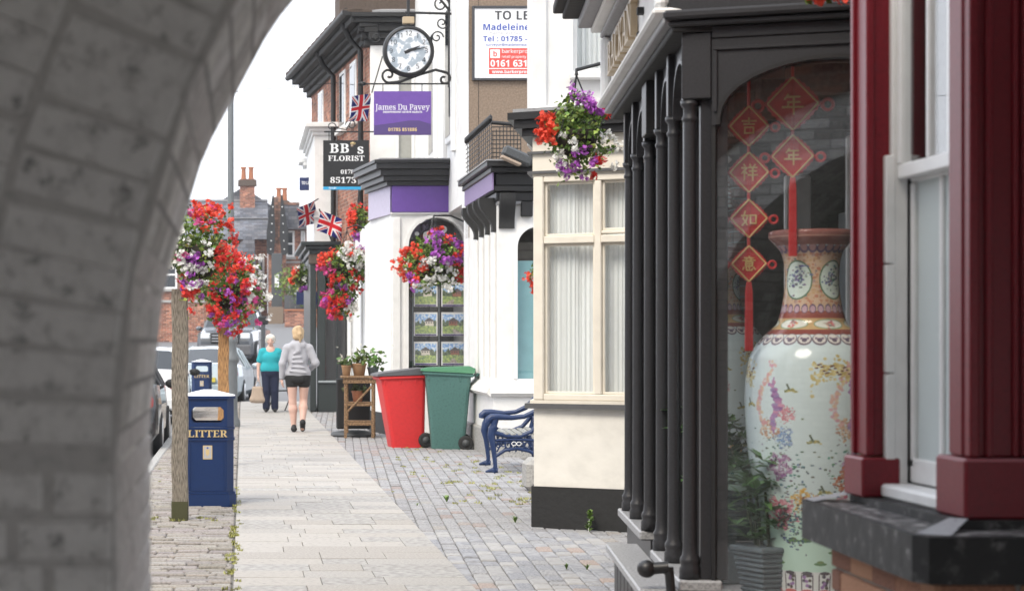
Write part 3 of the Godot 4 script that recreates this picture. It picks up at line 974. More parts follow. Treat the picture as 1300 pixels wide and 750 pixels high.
	bx(h, "bracket", M.white, -0.015, 0.12, 3.053, 3.46, -0.16, -0.102, 0.02)
	bx(h, "bracket", M.white, 3.38, 3.5, 3.053, 3.46, -0.16, -0.102, 0.02)
	bx(h, "upper_wall", M.white_old, 0.1, 3.4, 3.705, 7.5, 0.3, 4.0)
	# --- display side facing down the street
	var near := []
	near.append(bx(h, "pier", M.charcoal, -0.045, 0.09, 2.625, 2.93, -0.06, 0.0, 0.004))
	near.append(arch_panel(h, "spandrel", M.charcoal, 0.092, 1.2, 2.50, 2.90, 0.13, 1.12, 2.50, 2.53, 2.785, -0.05, -0.01))
	near.append(arch_ring(h, "arch_bead", M.black, 0.131, 1.119, 2.50, 2.53, 2.784, 0.018, -0.009, 0.006))
	near.append(bx(h, "panel_moulding", M.charcoal, 0.1, 1.2, 2.845, 2.862, -0.01, 0.004, 0.003))
	near.append(bx(h, "panel_moulding", M.charcoal, 0.1, 0.118, 2.56, 2.844, -0.01, 0.004, 0.003))
	near.append(bx(h, "transom", M.charcoal, 0.092, 1.4, 2.902, 2.955, -0.06, 0.0, 0.004))
	near.append(bx(h, "moulding", M.charcoal, -0.10, 1.4, 2.957, 2.985, -0.08, 0.05, 0.008))
	near.append(bx(h, "moulding", M.charcoal, -0.12, 1.4, 2.987, 3.03, -0.08, 0.085, 0.012))
	near.append(bx(h, "fascia", M.charcoal, -0.10, 1.4, 3.032, 3.75, -0.08, 0.03))
	near.append(bx(h, "stall_riser", M.charcoal, 0.03, 1.2, 0.0, 0.23, -0.1, -0.01))
	near.append(bx(h, "sill", M.ledge, 0.03, 1.2, 0.232, 0.262, -0.12, 0.03, 0.008))
	near.append(bx(h, "jamb", M.black, 0.088, 0.11, 0.263, 2.60, -0.06, -0.02, 0.003))
	near.append(bx(h, "jamb", M.black, 1.12, 1.3, 0.263, 2.60, -0.06, -0.02, 0.003))
	near.append(bx(h, "pane", M.glass, 0.112, 1.118, 0.264, 2.80, -0.045, -0.039))
	near.append(bx(h, "pane", M.glass, 0.112, 1.118, 0.264, 2.80, -0.065, -0.059))
	for o in near:
		o.transform = N * o.transform
	# --- inside
	var W := h.transform.affine_inverse()
	var inside := []
	inside.append(plan(h, "floor", M.sett0, [Vector2(2.2, 8.86), Vector2(3.2, 8.66), Vector2(4.2, 9.5), Vector2(4.2, 13.2), Vector2(2.7, 13.2)], 0.18, 0.24))
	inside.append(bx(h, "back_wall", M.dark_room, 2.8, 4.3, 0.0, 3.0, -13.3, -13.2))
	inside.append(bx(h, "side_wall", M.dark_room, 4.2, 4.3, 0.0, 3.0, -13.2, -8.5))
	inside.append(plan(h, "ceiling", M.dark_wood, [Vector2(2.2, 8.86), Vector2(3.2, 8.66), Vector2(4.2, 9.5), Vector2(4.2, 13.2), Vector2(2.7, 13.2)], 2.86, 2.92))
	for k in 5:
		inside.append(bx(h, "beam", M.dark_wood, 2.7, 4.2, 2.72, 2.86, -9.4 - k * 0.55, -9.28 - k * 0.55))
	inside.append(bx(h, "display_step", M.sett0, 2.65, 4.1, 0.242, 0.299, -13.1, -11.6))
	inside.append(plan(h, "street_wall", M.dark_room, [Vector2(2.66, 12.3), Vector2(2.72, 12.3), Vector2(2.84, 13.2), Vector2(2.78, 13.2)], 0.0, 3.0))
	inside.append(bx(h, "step", M.slate_pot, 2.35, 3.5, 0.242, 0.42, -10.15, -9.75, 0.01))
	inside.append(bx(h, "step", M.slate_pot, 2.5, 3.5, 0.422, 0.60, -10.8, -10.16, 0.01))
	inside.append(bx(h, "door_panel", M.white_gloss, 3.30, 3.7, 0.24, 2.62, -10.35, -10.3, 0.01))
	inside.append(bx(h, "door_panel", M.white_gloss, 3.12, 3.27, 0.24, 2.45, -10.9, -10.86, 0.01))
	inside.append(bx(h, "brick_pier", M.brick, 3.14, 3.30, 0.24, 2.7, -13.19, -13.0))
	inside.append(bx(h, "brick_pier", M.brick, 3.38, 3.46, 0.24, 2.7, -13.19, -13.0))
	inside.append(bx(h, "cabinet", M.steel, 3.75, 4.1, 0.24, 2.3, -11.9, -11.5, 0.01))
	for o in inside:
		o.transform = W * o.transform

# ------------------------------------------------------------------ cream bay window
func cream_building() -> void:
	var A := Vector3(2.35, 0, -15.25)
	var dv := Vector3(0.95, 0, 0.5).normalized()
	var h := thing("cream_house", "cream rendered house with a net curtained bay window and black plinth", "house", A, Basis(dv, Vector3.UP, dv.cross(Vector3.UP)))
	var W := h.transform.affine_inverse()
	var foot := [Vector2(2.35, 15.25), Vector2(3.3, 14.75), Vector2(5.0, 14.9), Vector2(5.0, 17.6), Vector2(2.85, 17.3)]
	var grow := func(e: float) -> Array:
		return [Vector2(2.35 - e * 1.1, 15.25 - e * 0.2), Vector2(3.3 - e * 0.2, 14.75 - e), Vector2(5.0, 14.9 - e), Vector2(5.0, 17.6), Vector2(2.85 - e, 17.3)]
	var ps := []
	ps.append(plan(h, "plinth", M.black_old, grow.call(0.02), -0.1, 0.325))
	ps.append(plan(h, "wall", M.cream_render, foot, 0.325, 0.95))
	ps.append(plan(h, "sill", M.lead_dark, grow.call(0.07), 0.952, 0.992))
	ps.append(plan(h, "sill", M.cream, grow.call(0.03), 0.993, 1.02))
	ps.append(plan(h, "fascia", M.cream, grow.call(0.01), 2.82, 3.14))
	ps.append(plan(h, "moulding", M.lead_dark, grow.call(0.05), 2.84, 2.862))
	ps.append(plan(h, "moulding", M.lead_dark, grow.call(0.05), 3.0, 3.02))
	ps.append(plan(h, "cornice", M.black, grow.call(0.09), 3.142, 3.2))
	ps.append(plan(h, "cornice", M.black, grow.call(0.15), 3.202, 3.27))
	ps.append(plan(h, "cornice", M.black, grow.call(0.2), 3.272, 3.33))
	ps.append(plan(h, "bay_roof", M.lead, grow.call(0.16), 3.331, 3.36))
	# room behind the curtains
	ps.append(bx(h, "room_wall", M.white_old, 2.9, 5.0, 1.02, 2.82, -17.2, -17.1))
	var wl := MB.new()
	wl.quad(Vector3(2.365, 1.02, -15.3), Vector3(2.84, 1.02, -17.2), Vector3(2.84, 2.82, -17.2), Vector3(2.365, 2.82, -15.3))
	ps.append(part(h, "side_wall", wl, M.cream))
	# upper storey
	ps.append(bx(h, "upper_wall", M.white_old, 2.484, 2.83, 3.2, 8.5, -16.5, -16.2))
	ps.append(bx(h, "upper_wall", M.white_old, 3.35, 6.0, 3.2, 8.5, -16.5, -16.2))
	ps.append(bx(h, "upper_wall", M.white_old, 2.83, 3.35, 3.2, 3.76, -16.5, -16.2))
	ps.append(bx(h, "upper_wall", M.white_old, 2.83, 3.35, 5.3, 8.5, -16.5, -16.2))
	ps.append(plan(h, "upper_side_wall", M.white_old, [Vector2(2.484, 16.5), Vector2(2.8, 16.5), Vector2(3.6, 20.5), Vector2(3.4, 20.5)], 3.2, 8.5))
	ps.append(bx(h, "string_course", M.white_old, 2.45, 2.82, 3.42, 3.5, -16.2, -16.13, 0.015))
	ps.append(bx(h, "quoin", M.white_old, 2.47, 2.6, 3.2, 8.5, -16.19, -16.16, 0.01))
	ps.append(bx(h, "window_sill", M.white_old, 2.80, 3.38, 3.73, 3.79, -16.2, -16.1, 0.01))
	ps.append(bx(h, "window_frame", M.white_gloss, 2.83, 2.89, 3.79, 5.3, -16.4, -16.33, 0.005))
	ps.append(bx(h, "window_frame", M.white_gloss, 2.89, 3.35, 3.79, 3.85, -16.4, -16.33, 0.005))
	ps.append(bx(h, "pane", M.glass, 2.89, 3.35, 3.85, 5.3, -16.38, -16.372))
	curtain(h, Vector3(2.85, 3.8, -16.55), Vector3(1, 0, 0), 0.5, 1.5, 9, 0.02)
	ps.append(h.get_child(h.get_child_count() - 1))
	for o in ps:
		o.transform = W * o.transform
	# the window itself, in the bay's own axes (x along the glass, z out)
	bx(h, "window_frame", M.cream, 0.0, 0.085, 1.021, 2.819, -0.07, 0.02, 0.008)
	bx(h, "window_frame", M.cream, 0.98, 1.07, 1.021, 2.819, -0.07, 0.02, 0.008)
	bx(h, "window_frame", M.cream, 0.086, 0.979, 2.77, 2.819, -0.07, 0.015, 0.006)
	bx(h, "window_frame", M.cream, 0.086, 0.979, 1.021, 1.07, -0.07, 0.015, 0.006)
	bx(h, "mullion", M.cream, 0.505, 0.56, 1.071, 2.769, -0.06, 0.012, 0.006)
	bx(h, "transom", M.cream, 0.086, 0.504, 2.275, 2.335, -0.06, 0.014, 0.006)
	bx(h, "transom", M.cream, 0.561, 0.979, 2.275, 2.335, -0.06, 0.02, 0.006)
	bx(h, "transom", M.cream, 0.561, 0.979, 2.345, 2.37, -0.05, 0.01, 0.006)
	for a in [[0.086, 0.504, 1.071, 2.274], [0.561, 0.979, 1.071, 2.274], [0.086, 0.504, 2.336, 2.769], [0.561, 0.979, 2.371, 2.769]]:
		for q in 4:
			var t := 0.02
			if q == 0: bx(h, "bead", M.cream, a[0], a[0] + t, a[2], a[3], -0.045, -0.02, 0.004)
			if q == 1: bx(h, "bead", M.cream, a[1] - t, a[1], a[2], a[3], -0.045, -0.02, 0.004)
			if q == 2: bx(h, "bead", M.cream, a[0] + t, a[1] - t, a[2], a[2] + t, -0.045, -0.02, 0.004)
			if q == 3: bx(h, "bead", M.cream, a[0] + t, a[1] - t, a[3] - t, a[3], -0.045, -0.02, 0.004)
		bx(h, "pane", M.glass, a[0] + 0.02, a[1] - 0.02, a[2] + 0.02, a[3] - 0.02, -0.036, -0.032)
	curtain(h, Vector3(0.09, 1.03, -0.13), Vector3(1, 0, 0), 0.24, 1.75, 6, 0.009)
	curtain(h, Vector3(0.32, 1.03, -0.15), Vector3(1, 0, 0), 0.66, 1.75, 15, 0.008)

# ------------------------------------------------------------------ white shop with the teal blind
func console(parent: Node, at: Vector3, basis: Basis, w: float, hh: float, out: float) -> void:
	var p := PackedVector2Array()
	for k in 15:
		var t := k / 14.0
		p.append(Vector2(out * (1.0 - 0.75 * t + 0.16 * sin(t * TAU)), hh * (1.0 - t)))
	p.append(Vector2(0, 0)); p.append(Vector2(0, hh))
	ext(parent, "console", M.black_old, p, -w * 0.5, w * 0.5, Transform3D(basis, at), true)

func arched_shop() -> void:
	var h := thing("arched_shop", "white shop with a teal blind in its arched window and black bracketed cornice", "shop")
	arch_panel(h, "front_wall", M.white_old, 3.31, 4.9, -0.1, 3.26, 3.55, 4.09, 1.0, 2.71, 2.98, -24.75, -24.5)
	arch_ring(h, "architrave", M.white, 3.56, 4.08, 1.0, 2.71, 2.97, 0.05, -24.498, -24.47)
	bx(h, "side_wall", M.white_old, 3.31, 3.5, -0.1, 3.26, -27.6, -24.75)
	bx(h, "blind", M.teal_blind, 3.552, 4.088, 1.0, 2.54, -24.70, -24.68)
	bx(h, "pane", M.glass, 3.552, 4.088, 1.0, 2.97, -24.62, -24.614)
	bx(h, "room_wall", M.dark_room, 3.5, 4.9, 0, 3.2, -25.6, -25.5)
	bx(h, "roof", M.lead, 3.3, 5.2, 3.262, 3.3, -27.6, -24.45)
	var st := [[3.302, 3.42, 0.03], [3.422, 3.50, 0.07], [3.502, 3.66, 0.04], [3.662, 3.73, 0.12], [3.732, 3.80, 0.18]]
	for s in st:
		bx(h, "cornice", M.black, 3.31 - s[2], 5.2, s[0], s[1], -27.5, -24.5 + s[2] * 1.6, 0.01)
	bx(h, "cornice_top", M.lead, 3.12, 5.2, 3.802, 3.82, -27.5, -24.2)
	bx(h, "side_fascia", M.purple_old, 3.215, 3.235, 3.44, 3.68, -27.4, -24.36)
	for k in 4:
		console(h, Vector3(3.31, 2.92, -24.75 - k * 0.62), Basis(Vector3(-1, 0, 0), Vector3.UP, Vector3(0, 0, -1)), 0.16, 0.44, 0.22)
		bx(h, "pilaster", M.white_old, 3.27, 3.31, 0.95, 2.9, -24.85 - k * 0.62, -24.66 - k * 0.62, 0.01)
	console(h, Vector3(3.42, 2.95, -24.5), Basis(Vector3(0, 0, 1), Vector3.UP, Vector3(-1, 0, 0)), 0.2, 0.45, 0.16)
	bx(h, "frieze_block", M.black, 3.6, 3.75, 3.1, 3.3, -24.5, -24.42, 0.01)
	# stepped base with a sloping top
	var sl := PackedVector2Array([Vector2(-24.5, 1.0), Vector2(-24.36, 0.86), Vector2(-24.34, 0.82), Vector2(-24.4, 0.78), Vector2(-24.5, 0.78)])
	ext(h, "sill", M.white_old, PackedVector2Array([Vector2(0, 1.0), Vector2(0.14, 0.87), Vector2(0.16, 0.82), Vector2(0.1, 0.77), Vector2(0, 0.77)]), 0.0, 1.6, Transform3D(Basis(Vector3(0, 0, 1), Vector3.UP, Vector3(-1, 0, 0)), Vector3(4.8, 0, -24.5)))
	ext(h, "sill", M.white_old, PackedVector2Array([Vector2(0, 1.0), Vector2(0.14, 0.87), Vector2(0.16, 0.82), Vector2(0.1, 0.77), Vector2(0, 0.77)]), 0.0, 2.8, Transform3D(Basis(Vector3(-1, 0, 0), Vector3.UP, Vector3(0, 0, -1)), Vector3(3.31, 0, -24.45)))
	bx(h, "base", M.white_old, 3.24, 4.9, 0.34, 0.768, -27.4, -24.43)
	bx(h, "plinth", M.kerb, 3.2, 4.9, -0.1, 0.338, -27.4, -24.40, 0.02)
	# iron cresting on the roof edge
	var lt := MB.new()
	for k in 14:
		var d := 24.3 + k * 0.2
		lt.box(Vector3(3.194, 3.82, -d - 0.006), Vector3(3.202, 4.3, -d + 0.006))
	for k in 8:
		lt.box(Vector3(3.194, 3.84 + k * 0.064, -27.1), Vector3(3.202, 3.85 + k * 0.064, -24.3))
	for k in 24:
		var d2 := 24.4 + k * 0.115
		lt.ball(Vector3(3.198, 4.36, -d2), Vector3(0.03, 0.06, 0.03), 6)
	part(h, "iron_cresting", lt, M.iron)
	var l2 := MB.new()
	for k in 9:
		l2.box(Vector3(3.21 + k * 0.045, 3.82, -24.3), Vector3(3.22 + k * 0.045, 4.3 - 0.03 * absf(k - 4.0), -24.285))
	for k in 8:
		l2.box(Vector3(3.2, 3.85 + k * 0.055, -24.302), Vector3(3.58, 3.862 + k * 0.055, -24.283))
	part(h, "iron_cresting", l2, M.iron)
	bar(h, "rail", M.iron, [Vector3(3.2, 4.3, -24.29), Vector3(3.5, 4.27, -24.27), Vector3(3.95, 4.25, -24.25)], 0.025)
	# floodlight on the cornice
	var fl := thing("floodlight", "grey tilted floodlight on the black cornice of the arched shop", "floodlight", Vector3(3.45, 3.80, -24.0), Basis(Vector3(0, 0, 1), -0.42))
	bx(fl, "housing", M.steel_dark, -0.18, 0.22, -0.02, 0.12, -0.1, 0.1, 0.03)
	bx(fl, "lens", M.bag, -0.17, 0.1, -0.055, -0.021, -0.09, 0.09, 0.008)
	bar(fl, "arm", M.steel, [Vector3(0.1, 0.05, 0.0), Vector3(0.4, 0.22, -0.02)], 0.02)

# ------------------------------------------------------------------ estate agent
func estate_agent() -> void:
	var h := thing("estate_agent_shop", "white estate agent's shop with purple fascia and brown rendered flank", "shop")
	# house body: flank and street front
	bx(h, "flank_wall", M.render_brown, 3.30, 8.0, 3.0, 10.5, -28.0, -27.6)
	bx(h, "front_wall", M.white, 3.26, 3.6, 3.52, 10.5, -36.0, -28.0)
	bx(h, "front_wall", M.white, 3.6, 3.8, -0.1, 3.52, -36.0, -28.0)
	bx(h, "quoin", M.white, 3.245, 3.30, 3.3, 10.5, -28.0, -27.58, 0.01)
	for d in [28.9, 30.2, 31.6, 33.0]:
		bx(h, "pilaster", M.white, 3.2, 3.262, 4.4, 10.0, -d - 0.22, -d, 0.01)
	for d in [29.3, 32.0]:
		bx(h, "window_frame", M.white_gloss, 3.22, 3.26, 4.6, 6.8, -d - 0.8, -d, 0.01)
		bx(h, "pane", M.glass_dark, 3.214, 3.219, 4.7, 6.7, -d - 0.72, -d - 0.08)
	bx(h, "wall", M.white, 3.3, 3.9, -0.1, 3.3, -28.2, -27.62)
	bx(h, "plinth", M.black_old, 3.28, 3.9, -0.1, 0.36, -28.3, -27.57)
	bx(h, "crack", M.iron, 3.44, 3.446, 3.9, 9.0, -27.6, -27.596)
	# projecting shop window
	arch_panel(h, "front_wall", M.white, 2.35, 3.75, -0.1, 3.5, 2.63, 3.53, 0.95, 3.0, 3.45, -30.2, -30.0)
	arch_ring(h, "architrave", M.white, 2.63, 3.53, 0.95, 3.0, 3.45, 0.05, -29.998, -29.96)
	bx(h, "pilaster", M.white, 2.37, 2.50, 0.36, 3.45, -30.0, -29.95, 0.01)
	plan(h, "side_wall", M.white, [Vector2(2.35, 30.0), Vector2(2.5, 30.2), Vector2(2.34, 31.5), Vector2(2.34, 36.0), Vector2(2.14, 36.0), Vector2(2.14, 31.5)], -0.1, 3.5)
	for q in [[2.12, 32.3], [2.12, 33.6], [2.12, 34.9]]:
		bx(h, "pilaster", M.white, q[0] - 0.02, 2.15, 0.36, 3.45, -q[1] - 0.25, -q[1], 0.01)
	bx(h, "plinth", M.black_old, 2.335, 2.62, -0.1, 0.33, -30.1, -29.97)
	plan(h, "plinth", M.black_old, [Vector2(2.335, 29.99), Vector2(2.4, 30.1), Vector2(2.2, 31.5), Vector2(2.2, 36.0), Vector2(2.12, 36.0), Vector2(2.12, 31.5)], -0.1, 0.33)
	bx(h, "window_sill", M.white, 2.58, 3.58, 0.90, 0.949, -30.1, -29.93, 0.01)
	bx(h, "fascia", M.purple, 2.36, 3.46, 3.53, 3.95, -30.0, -29.93, 0.006)
	bx(h, "fascia_end", M.white, 3.462, 3.62, 3.5, 3.98, -30.0, -29.94, 0.01)
	plan(h, "fascia", M.lilac, [Vector2(2.335, 29.96), Vector2(2.36, 30.0), Vector2(2.14, 31.5), Vector2(2.09, 31.46)], 3.50, 3.95)
	# lion badge on the cant
	for a in [[3.502, 3.53, 0.0], [3.952, 4.02, 0.06], [4.022, 4.10, 0.12], [4.102, 4.2, 0.17], [4.202, 4.29, 0.24], [4.292, 4.34, 0.27]]:
		var e: float = a[2]
		plan(h, "cornice", M.black if a[0] > 3.6 else M.white, [Vector2(2.34 - e, 29.95 - e), Vector2(3.62 + e * 0.3, 29.95 - e), Vector2(3.62 + e * 0.3, 31.7), Vector2(2.10 - e, 31.7), Vector2(2.10 - e, 31.5)], a[0], a[1])
	plan(h, "bay_roof", M.lead, [Vector2(2.15, 29.75), Vector2(3.6, 29.75), Vector2(3.6, 31.6), Vector2(1.95, 31.6), Vector2(1.95, 31.5)], 4.341, 4.37)
	# window: frame and display cards
	bx(h, "pane", M.glass, 2.632, 3.528, 0.95, 3.44, -30.12, -30.114)
	bx(h, "room_wall", M.dark_room, 2.55, 3.75, 0, 3.5, -32.4, -32.3)
	bx(h, "room_floor", M.dark_room, 2.4, 3.75, 0.7, 0.75, -32.3, -30.2)
	var fan := MB.new()
	fan.extrude(arch_poly(2.635, 3.525, 2.95, 3.0, 3.44), -30.2, -30.17)
	part(h, "fanlight", fan, M.iron)
	for q in [[2.78, 3.2, 0.035], [2.95, 3.17, 0.075], [3.05, 3.23, 0.05], [3.2, 3.27, 0.06]]:
		var b := MB.new()
		b.tube([Vector3(q[0], q[1], -30.168), Vector3(q[0], q[1], -30.16)], q[2], 16)
		part(h, "fanlight_disc", b, M.white_gloss)
	for x in [2.72, 3.14]:
		bx(h, "hanger", M.steel, x, x + 0.012, 1.0, 2.95, -30.3, -30.29)
	bx(h, "poster_rail", M.iron, 2.66, 3.2, 1.62, 1.645, -30.36, -30.34)
	rng.seed = 44
	for r in 3:
		for c in 2:
			var x0: float = 2.74 + c * 0.44; var y0: float = 1.1 + r * 0.47
			var cd := bx(h, "property_card", M.sign_white, x0, x0 + 0.38, y0, y0 + 0.38, -30.28, -30.27)
			var q := MB.new()
			q.quad(Vector3(-0.17, -0.15, 0.007), Vector3(0.17, -0.15, 0.007), Vector3(0.17, 0.16, 0.007), Vector3(-0.17, 0.16, 0.007), Vector3(0, 0, 1))
			var pm := mk(Color(1, 1, 1), 0.3)
			pm.albedo_texture = house_print(r * 2 + c)
			part(cd, "picture", q, pm)
			var bl := MB.new(); bl.box(Vector3(-0.17, -0.185, 0.006), Vector3(0.17, -0.158, 0.008))
			part(cd, "strip", bl, M.purple_dark)

func house_print(k: int) -> ImageTexture:
	# small printed photograph of a house in a garden
	var im := Image.create(80, 72, false, Image.FORMAT_RGB8)
	var f := FastNoiseLite.new(); f.seed = 50 + k; f.frequency = 0.06; f.fractal_octaves = 4
	for y in 72:
		for x in 80:
			var n := f.get_noise_2d(x * 1.5, y * 1.5)
			var c := Color(0.50, 0.68, 0.90).lerp(Color(0.93, 0.95, 0.97), clampf(0.3 + n * 1.6 + y * 0.008, 0, 1))
			var tree := 26.0 + 14.0 * f.get_noise_2d(x * 1.2, 300.0) + 5.0 * f.get_noise_2d(x * 6.0, 90.0)
			if y > tree: c = Color(0.36 + n * 0.25, 0.42 + n * 0.25, 0.32 + n * 0.2)
			var hx: int = 22 + (k * 7) % 20
			if x > hx and x < hx + 34 and y > 24 and y < 44: c = Color(0.86, 0.83, 0.78) if k % 2 == 0 else Color(0.60, 0.40, 0.32)
			if x > hx - 3 and x < hx + 37 and y > 24 - (12 - absi(x - hx - 17) * 0.66) and y <= 26: c = Color(0.36, 0.33, 0.34)
			if x > hx and x < hx + 34 and y > 28 and y < 34 and (x - hx) % 9 > 4: c = Color(0.2, 0.22, 0.26)
			if y > 43 + 4 * f.get_noise_2d(x * 0.6, 10.0): c = Color(0.60 + n * 0.3, 0.68 + n * 0.25, 0.42 + n * 0.1)
			if y > 54 and absf(x - 40.0 + (y - 54) * (k % 3 - 1)) < (y - 48) * 0.7 and k % 2 == 1: c = Color(0.66 + n * 0.2, 0.62 + n * 0.2, 0.58 + n * 0.2)
			im.set_pixel(x, y, c)
	return ImageTexture.create_from_image(im)

# ------------------------------------------------------------------ brick house with the long eaves
func brick_house() -> void:
	var h := thing("brick_house", "red brick house with deep dark eaves and a white painted end wall", "house")
	var P := Vector2(2.43, 36.0); var Q := Vector2(1.6, 44.2)
	plan(h, "wall", M.brick, [P, Q, Vector2(8, 44.5), Vector2(8, 36)], 3.5, 7.5)
	bx(h, "end_wall", M.white_old, 2.425, 3.27, 3.0, 7.42, -36.2, -35.9)
	# flank window
	bx(h, "window_frame", M.white_gloss, 2.90, 2.96, 4.5, 6.6, -35.9, -35.82, 0.01)
	bx(h, "window_frame", M.white_gloss, 3.2, 3.26, 4.5, 6.6, -35.9, -35.82, 0.01)
	bx(h, "window_frame", M.white_gloss, 2.96, 3.2, 6.5, 6.6, -35.9, -35.82, 0.01)
	bx(h, "window_sill", M.white_gloss, 2.88, 3.27, 4.42, 4.5, -35.9, -35.78, 0.01)
	bx(h, "pane", M.pane_grey, 2.96, 3.2, 4.5, 6.5, -35.9, -35.89)
	var dir := (Q - P).normalized()
	var bs := Basis(Vector3(dir.x, 0, -dir.y), Vector3.UP, Vector3(dir.x, 0, -dir.y).cross(Vector3.UP))
	var S := Transform3D(bs, Vector3(P.x, 0, -P.y))   # x up the street, z into the house
	var L := P.distance_to(Q)
	var os := []
	for a in [[7.2, 7.32, -0.08], [7.322, 7.42, -0.16], [7.422, 7.5, -0.26], [7.502, 7.62, -0.42], [7.622, 7.7, -0.5]]:
		os.append(bx(h, "eaves", M.black_old, -0.3, L + 0.3, a[0], a[1], a[2], 0.1, 0.01))
	os.append(bar(h, "gutter", M.iron, [Vector3(-0.3, 7.7, -0.52), Vector3(L + 0.3, 7.66, -0.52)], 0.07))
	for q in [[0.55, 3.6], [4.1, 3.6]]:
		os.append(bar(h, "downpipe", M.iron, [Vector3(q[0], 7.6, -0.45), Vector3(q[0], 7.3, -0.3), Vector3(q[0], 7.1, -0.1), Vector3(q[0], q[1], -0.1)], 0.055))
	for q in [1.6, 3.0, 6.2]:
		os.append(bx(h, "window_frame", M.white_gloss, q, q + 0.75, 5.9, 7.1, -0.03, 0.02, 0.01))
		os.append(bx(h, "pane", M.glass_dark, q + 0.08, q + 0.67, 5.98, 7.02, -0.036, -0.031))
		os.append(bx(h, "window_sill", M.white_old, q - 0.06, q + 0.81, 5.8, 5.9, -0.12, 0.02, 0.01))
	var rf := MB.new()
	rf.extrude(PackedVector2Array([Vector2(0.5, 7.7), Vector2(-2.6, 9.7), Vector2(-5.7, 7.7)]), 0.0, L + 0.5)
	os.append(part(h, "roof", rf, M.old_tile, Transform3D(Basis(Vector3(0, 0, -1), Vector3.UP, Vector3(1, 0, 0)), Vector3(-0.3, 0, 0))))
	var tl := MB.new()
	for k in 42:
		tl.box(Vector3(-0.3 + k * 0.21, 7.71, -0.58), Vector3(-0.12 + k * 0.21, 7.76 + 0.01 * (k % 3), -0.2), 0.01)
	os.append(stuff(h, "eaves_tiles", tl, M.old_tile))
	for q in [[1.2, 8.2], [5.2, 8.1]]:
		os.append(bx(h, "chimney", M.old_tile, q[0], q[0] + 0.7, 7.9, q[1] + 1.0, 0.2, 0.8, 0.02))
	for o in os:
		o.transform = S * o.transform
	# eaves of the end wall
	for a in [[7.1, 7.22, 0.04], [7.222, 7.35, 0.1], [7.352, 7.5, 0.16], [7.502, 7.6, 0.24], [7.602, 7.68, 0.3]]:
		bx(h, "eaves", M.black_old, 2.35 - a[2], 3.3, a[0], a[1], -36.2, -35.9 + a[2], 0.01)
	bx(h, "flashing", M.lead, 2.1, 3.3, 7.682, 7.76, -36.2, -35.7, 0.02)
	ext(h, "gable_roof", M.old_tile, PackedVector2Array([Vector2(2.1, 7.762), Vector2(3.4, 7.762), Vector2(3.4, 8.6), Vector2(2.9, 8.6)]), -36.4, -35.75)

# ------------------------------------------------------------------ florist
func florist() -> void:
	var h := thing("florist_shop", "small florist's shop with black pillars under a white upper floor", "shop")
	bx(h, "upper_wall", M.white, 1.52, 2.6, 3.6, 6.0, -45.0, -40.2)
	for a in [[5.86, 5.94, 0.05], [5.942, 6.02, 0.1], [6.022, 6.12, 0.2]]:
		bx(h, "cornice", M.white, 1.52 - a[2], 2.4, a[0], a[1], -45.0, -40.2 + a[2], 0.01)
	bx(h, "upper_wall", M.white, 1.62, 2.0, 3.6, 5.75, -46.0, -45.002)
	for a in [[5.66, 5.74, 0.08], [5.742, 5.84, 0.18]]:
		bx(h, "cornice", M.white, 1.52 - a[2], 1.7, a[0], a[1], -46.0, -45.002, 0.01)
	bx(h, "window_frame", M.white_gloss, 1.96, 2.4, 4.28, 4.82, -40.2, -40.14, 0.01)
	bx(h, "pane", M.glass_dark, 2.04, 2.33, 4.36, 4.74, -40.14, -40.13)
	bx(h, "string_course", M.white, 1.5, 2.6, 4.1, 4.16, -40.2, -40.12, 0.01)
	bx(h, "vent", M.sign_dark, 1.82, 2.1, 5.62, 5.74, -40.2, -40.16)
	for a in [[3.32, 3.42, 0.02], [3.422, 3.5, 0.1], [3.502, 3.58, 0.2]]:
		bx(h, "cornice", M.florist, 1.42 - a[2], 2.5, a[0], a[1], -45.0, -39.9 + a[2], 0.01)
	bx(h, "capital", M.old_tile, 1.39, 1.75, 3.1, 3.32, -40.1, -39.86, 0.03)
	bx(h, "pillar", M.florist, 1.42, 1.55, 0, 3.1, -40.1, -39.9, 0.01)
	bx(h, "pillar", M.florist, 1.58, 1.74, 0, 3.1, -40.3, -39.86, 0.01)
	bx(h, "stall_riser", M.florist, 1.60, 2.3, -0.02, 0.6, -40.3, -39.8, 0.01)
	bx(h, "sill", M.steel, 1.58, 2.35, 0.602, 0.65, -40.3, -39.74, 0.02)
	bx(h, "pane", M.glass, 1.74, 2.4, 0.65, 3.3, -40.06, -40.052)
	for x in [1.98, 2.22]:
		bx(h, "glazing_bar", M.florist, x, x + 0.025, 0.65, 3.3, -40.08, -40.03)
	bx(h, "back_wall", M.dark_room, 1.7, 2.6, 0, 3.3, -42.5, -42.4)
	bx(h, "side_wall", M.florist, 1.45, 1.55, 0.0, 3.3, -45.0, -40.2)
	bx(h, "corner_wall", M.white, 2.3, 2.55, -0.1, 3.6, -42.0, -36.0)
	bar(h, "downpipe", M.white_gloss, [Vector3(2.24, 3.5, -39.7), Vector3(2.24, 0.0, -39.7)], 0.05)
	bar(h, "downpipe", M.iron, [Vector3(2.30, 6.2, -39.7), Vector3(2.30, 3.6, -39.7)], 0.06)

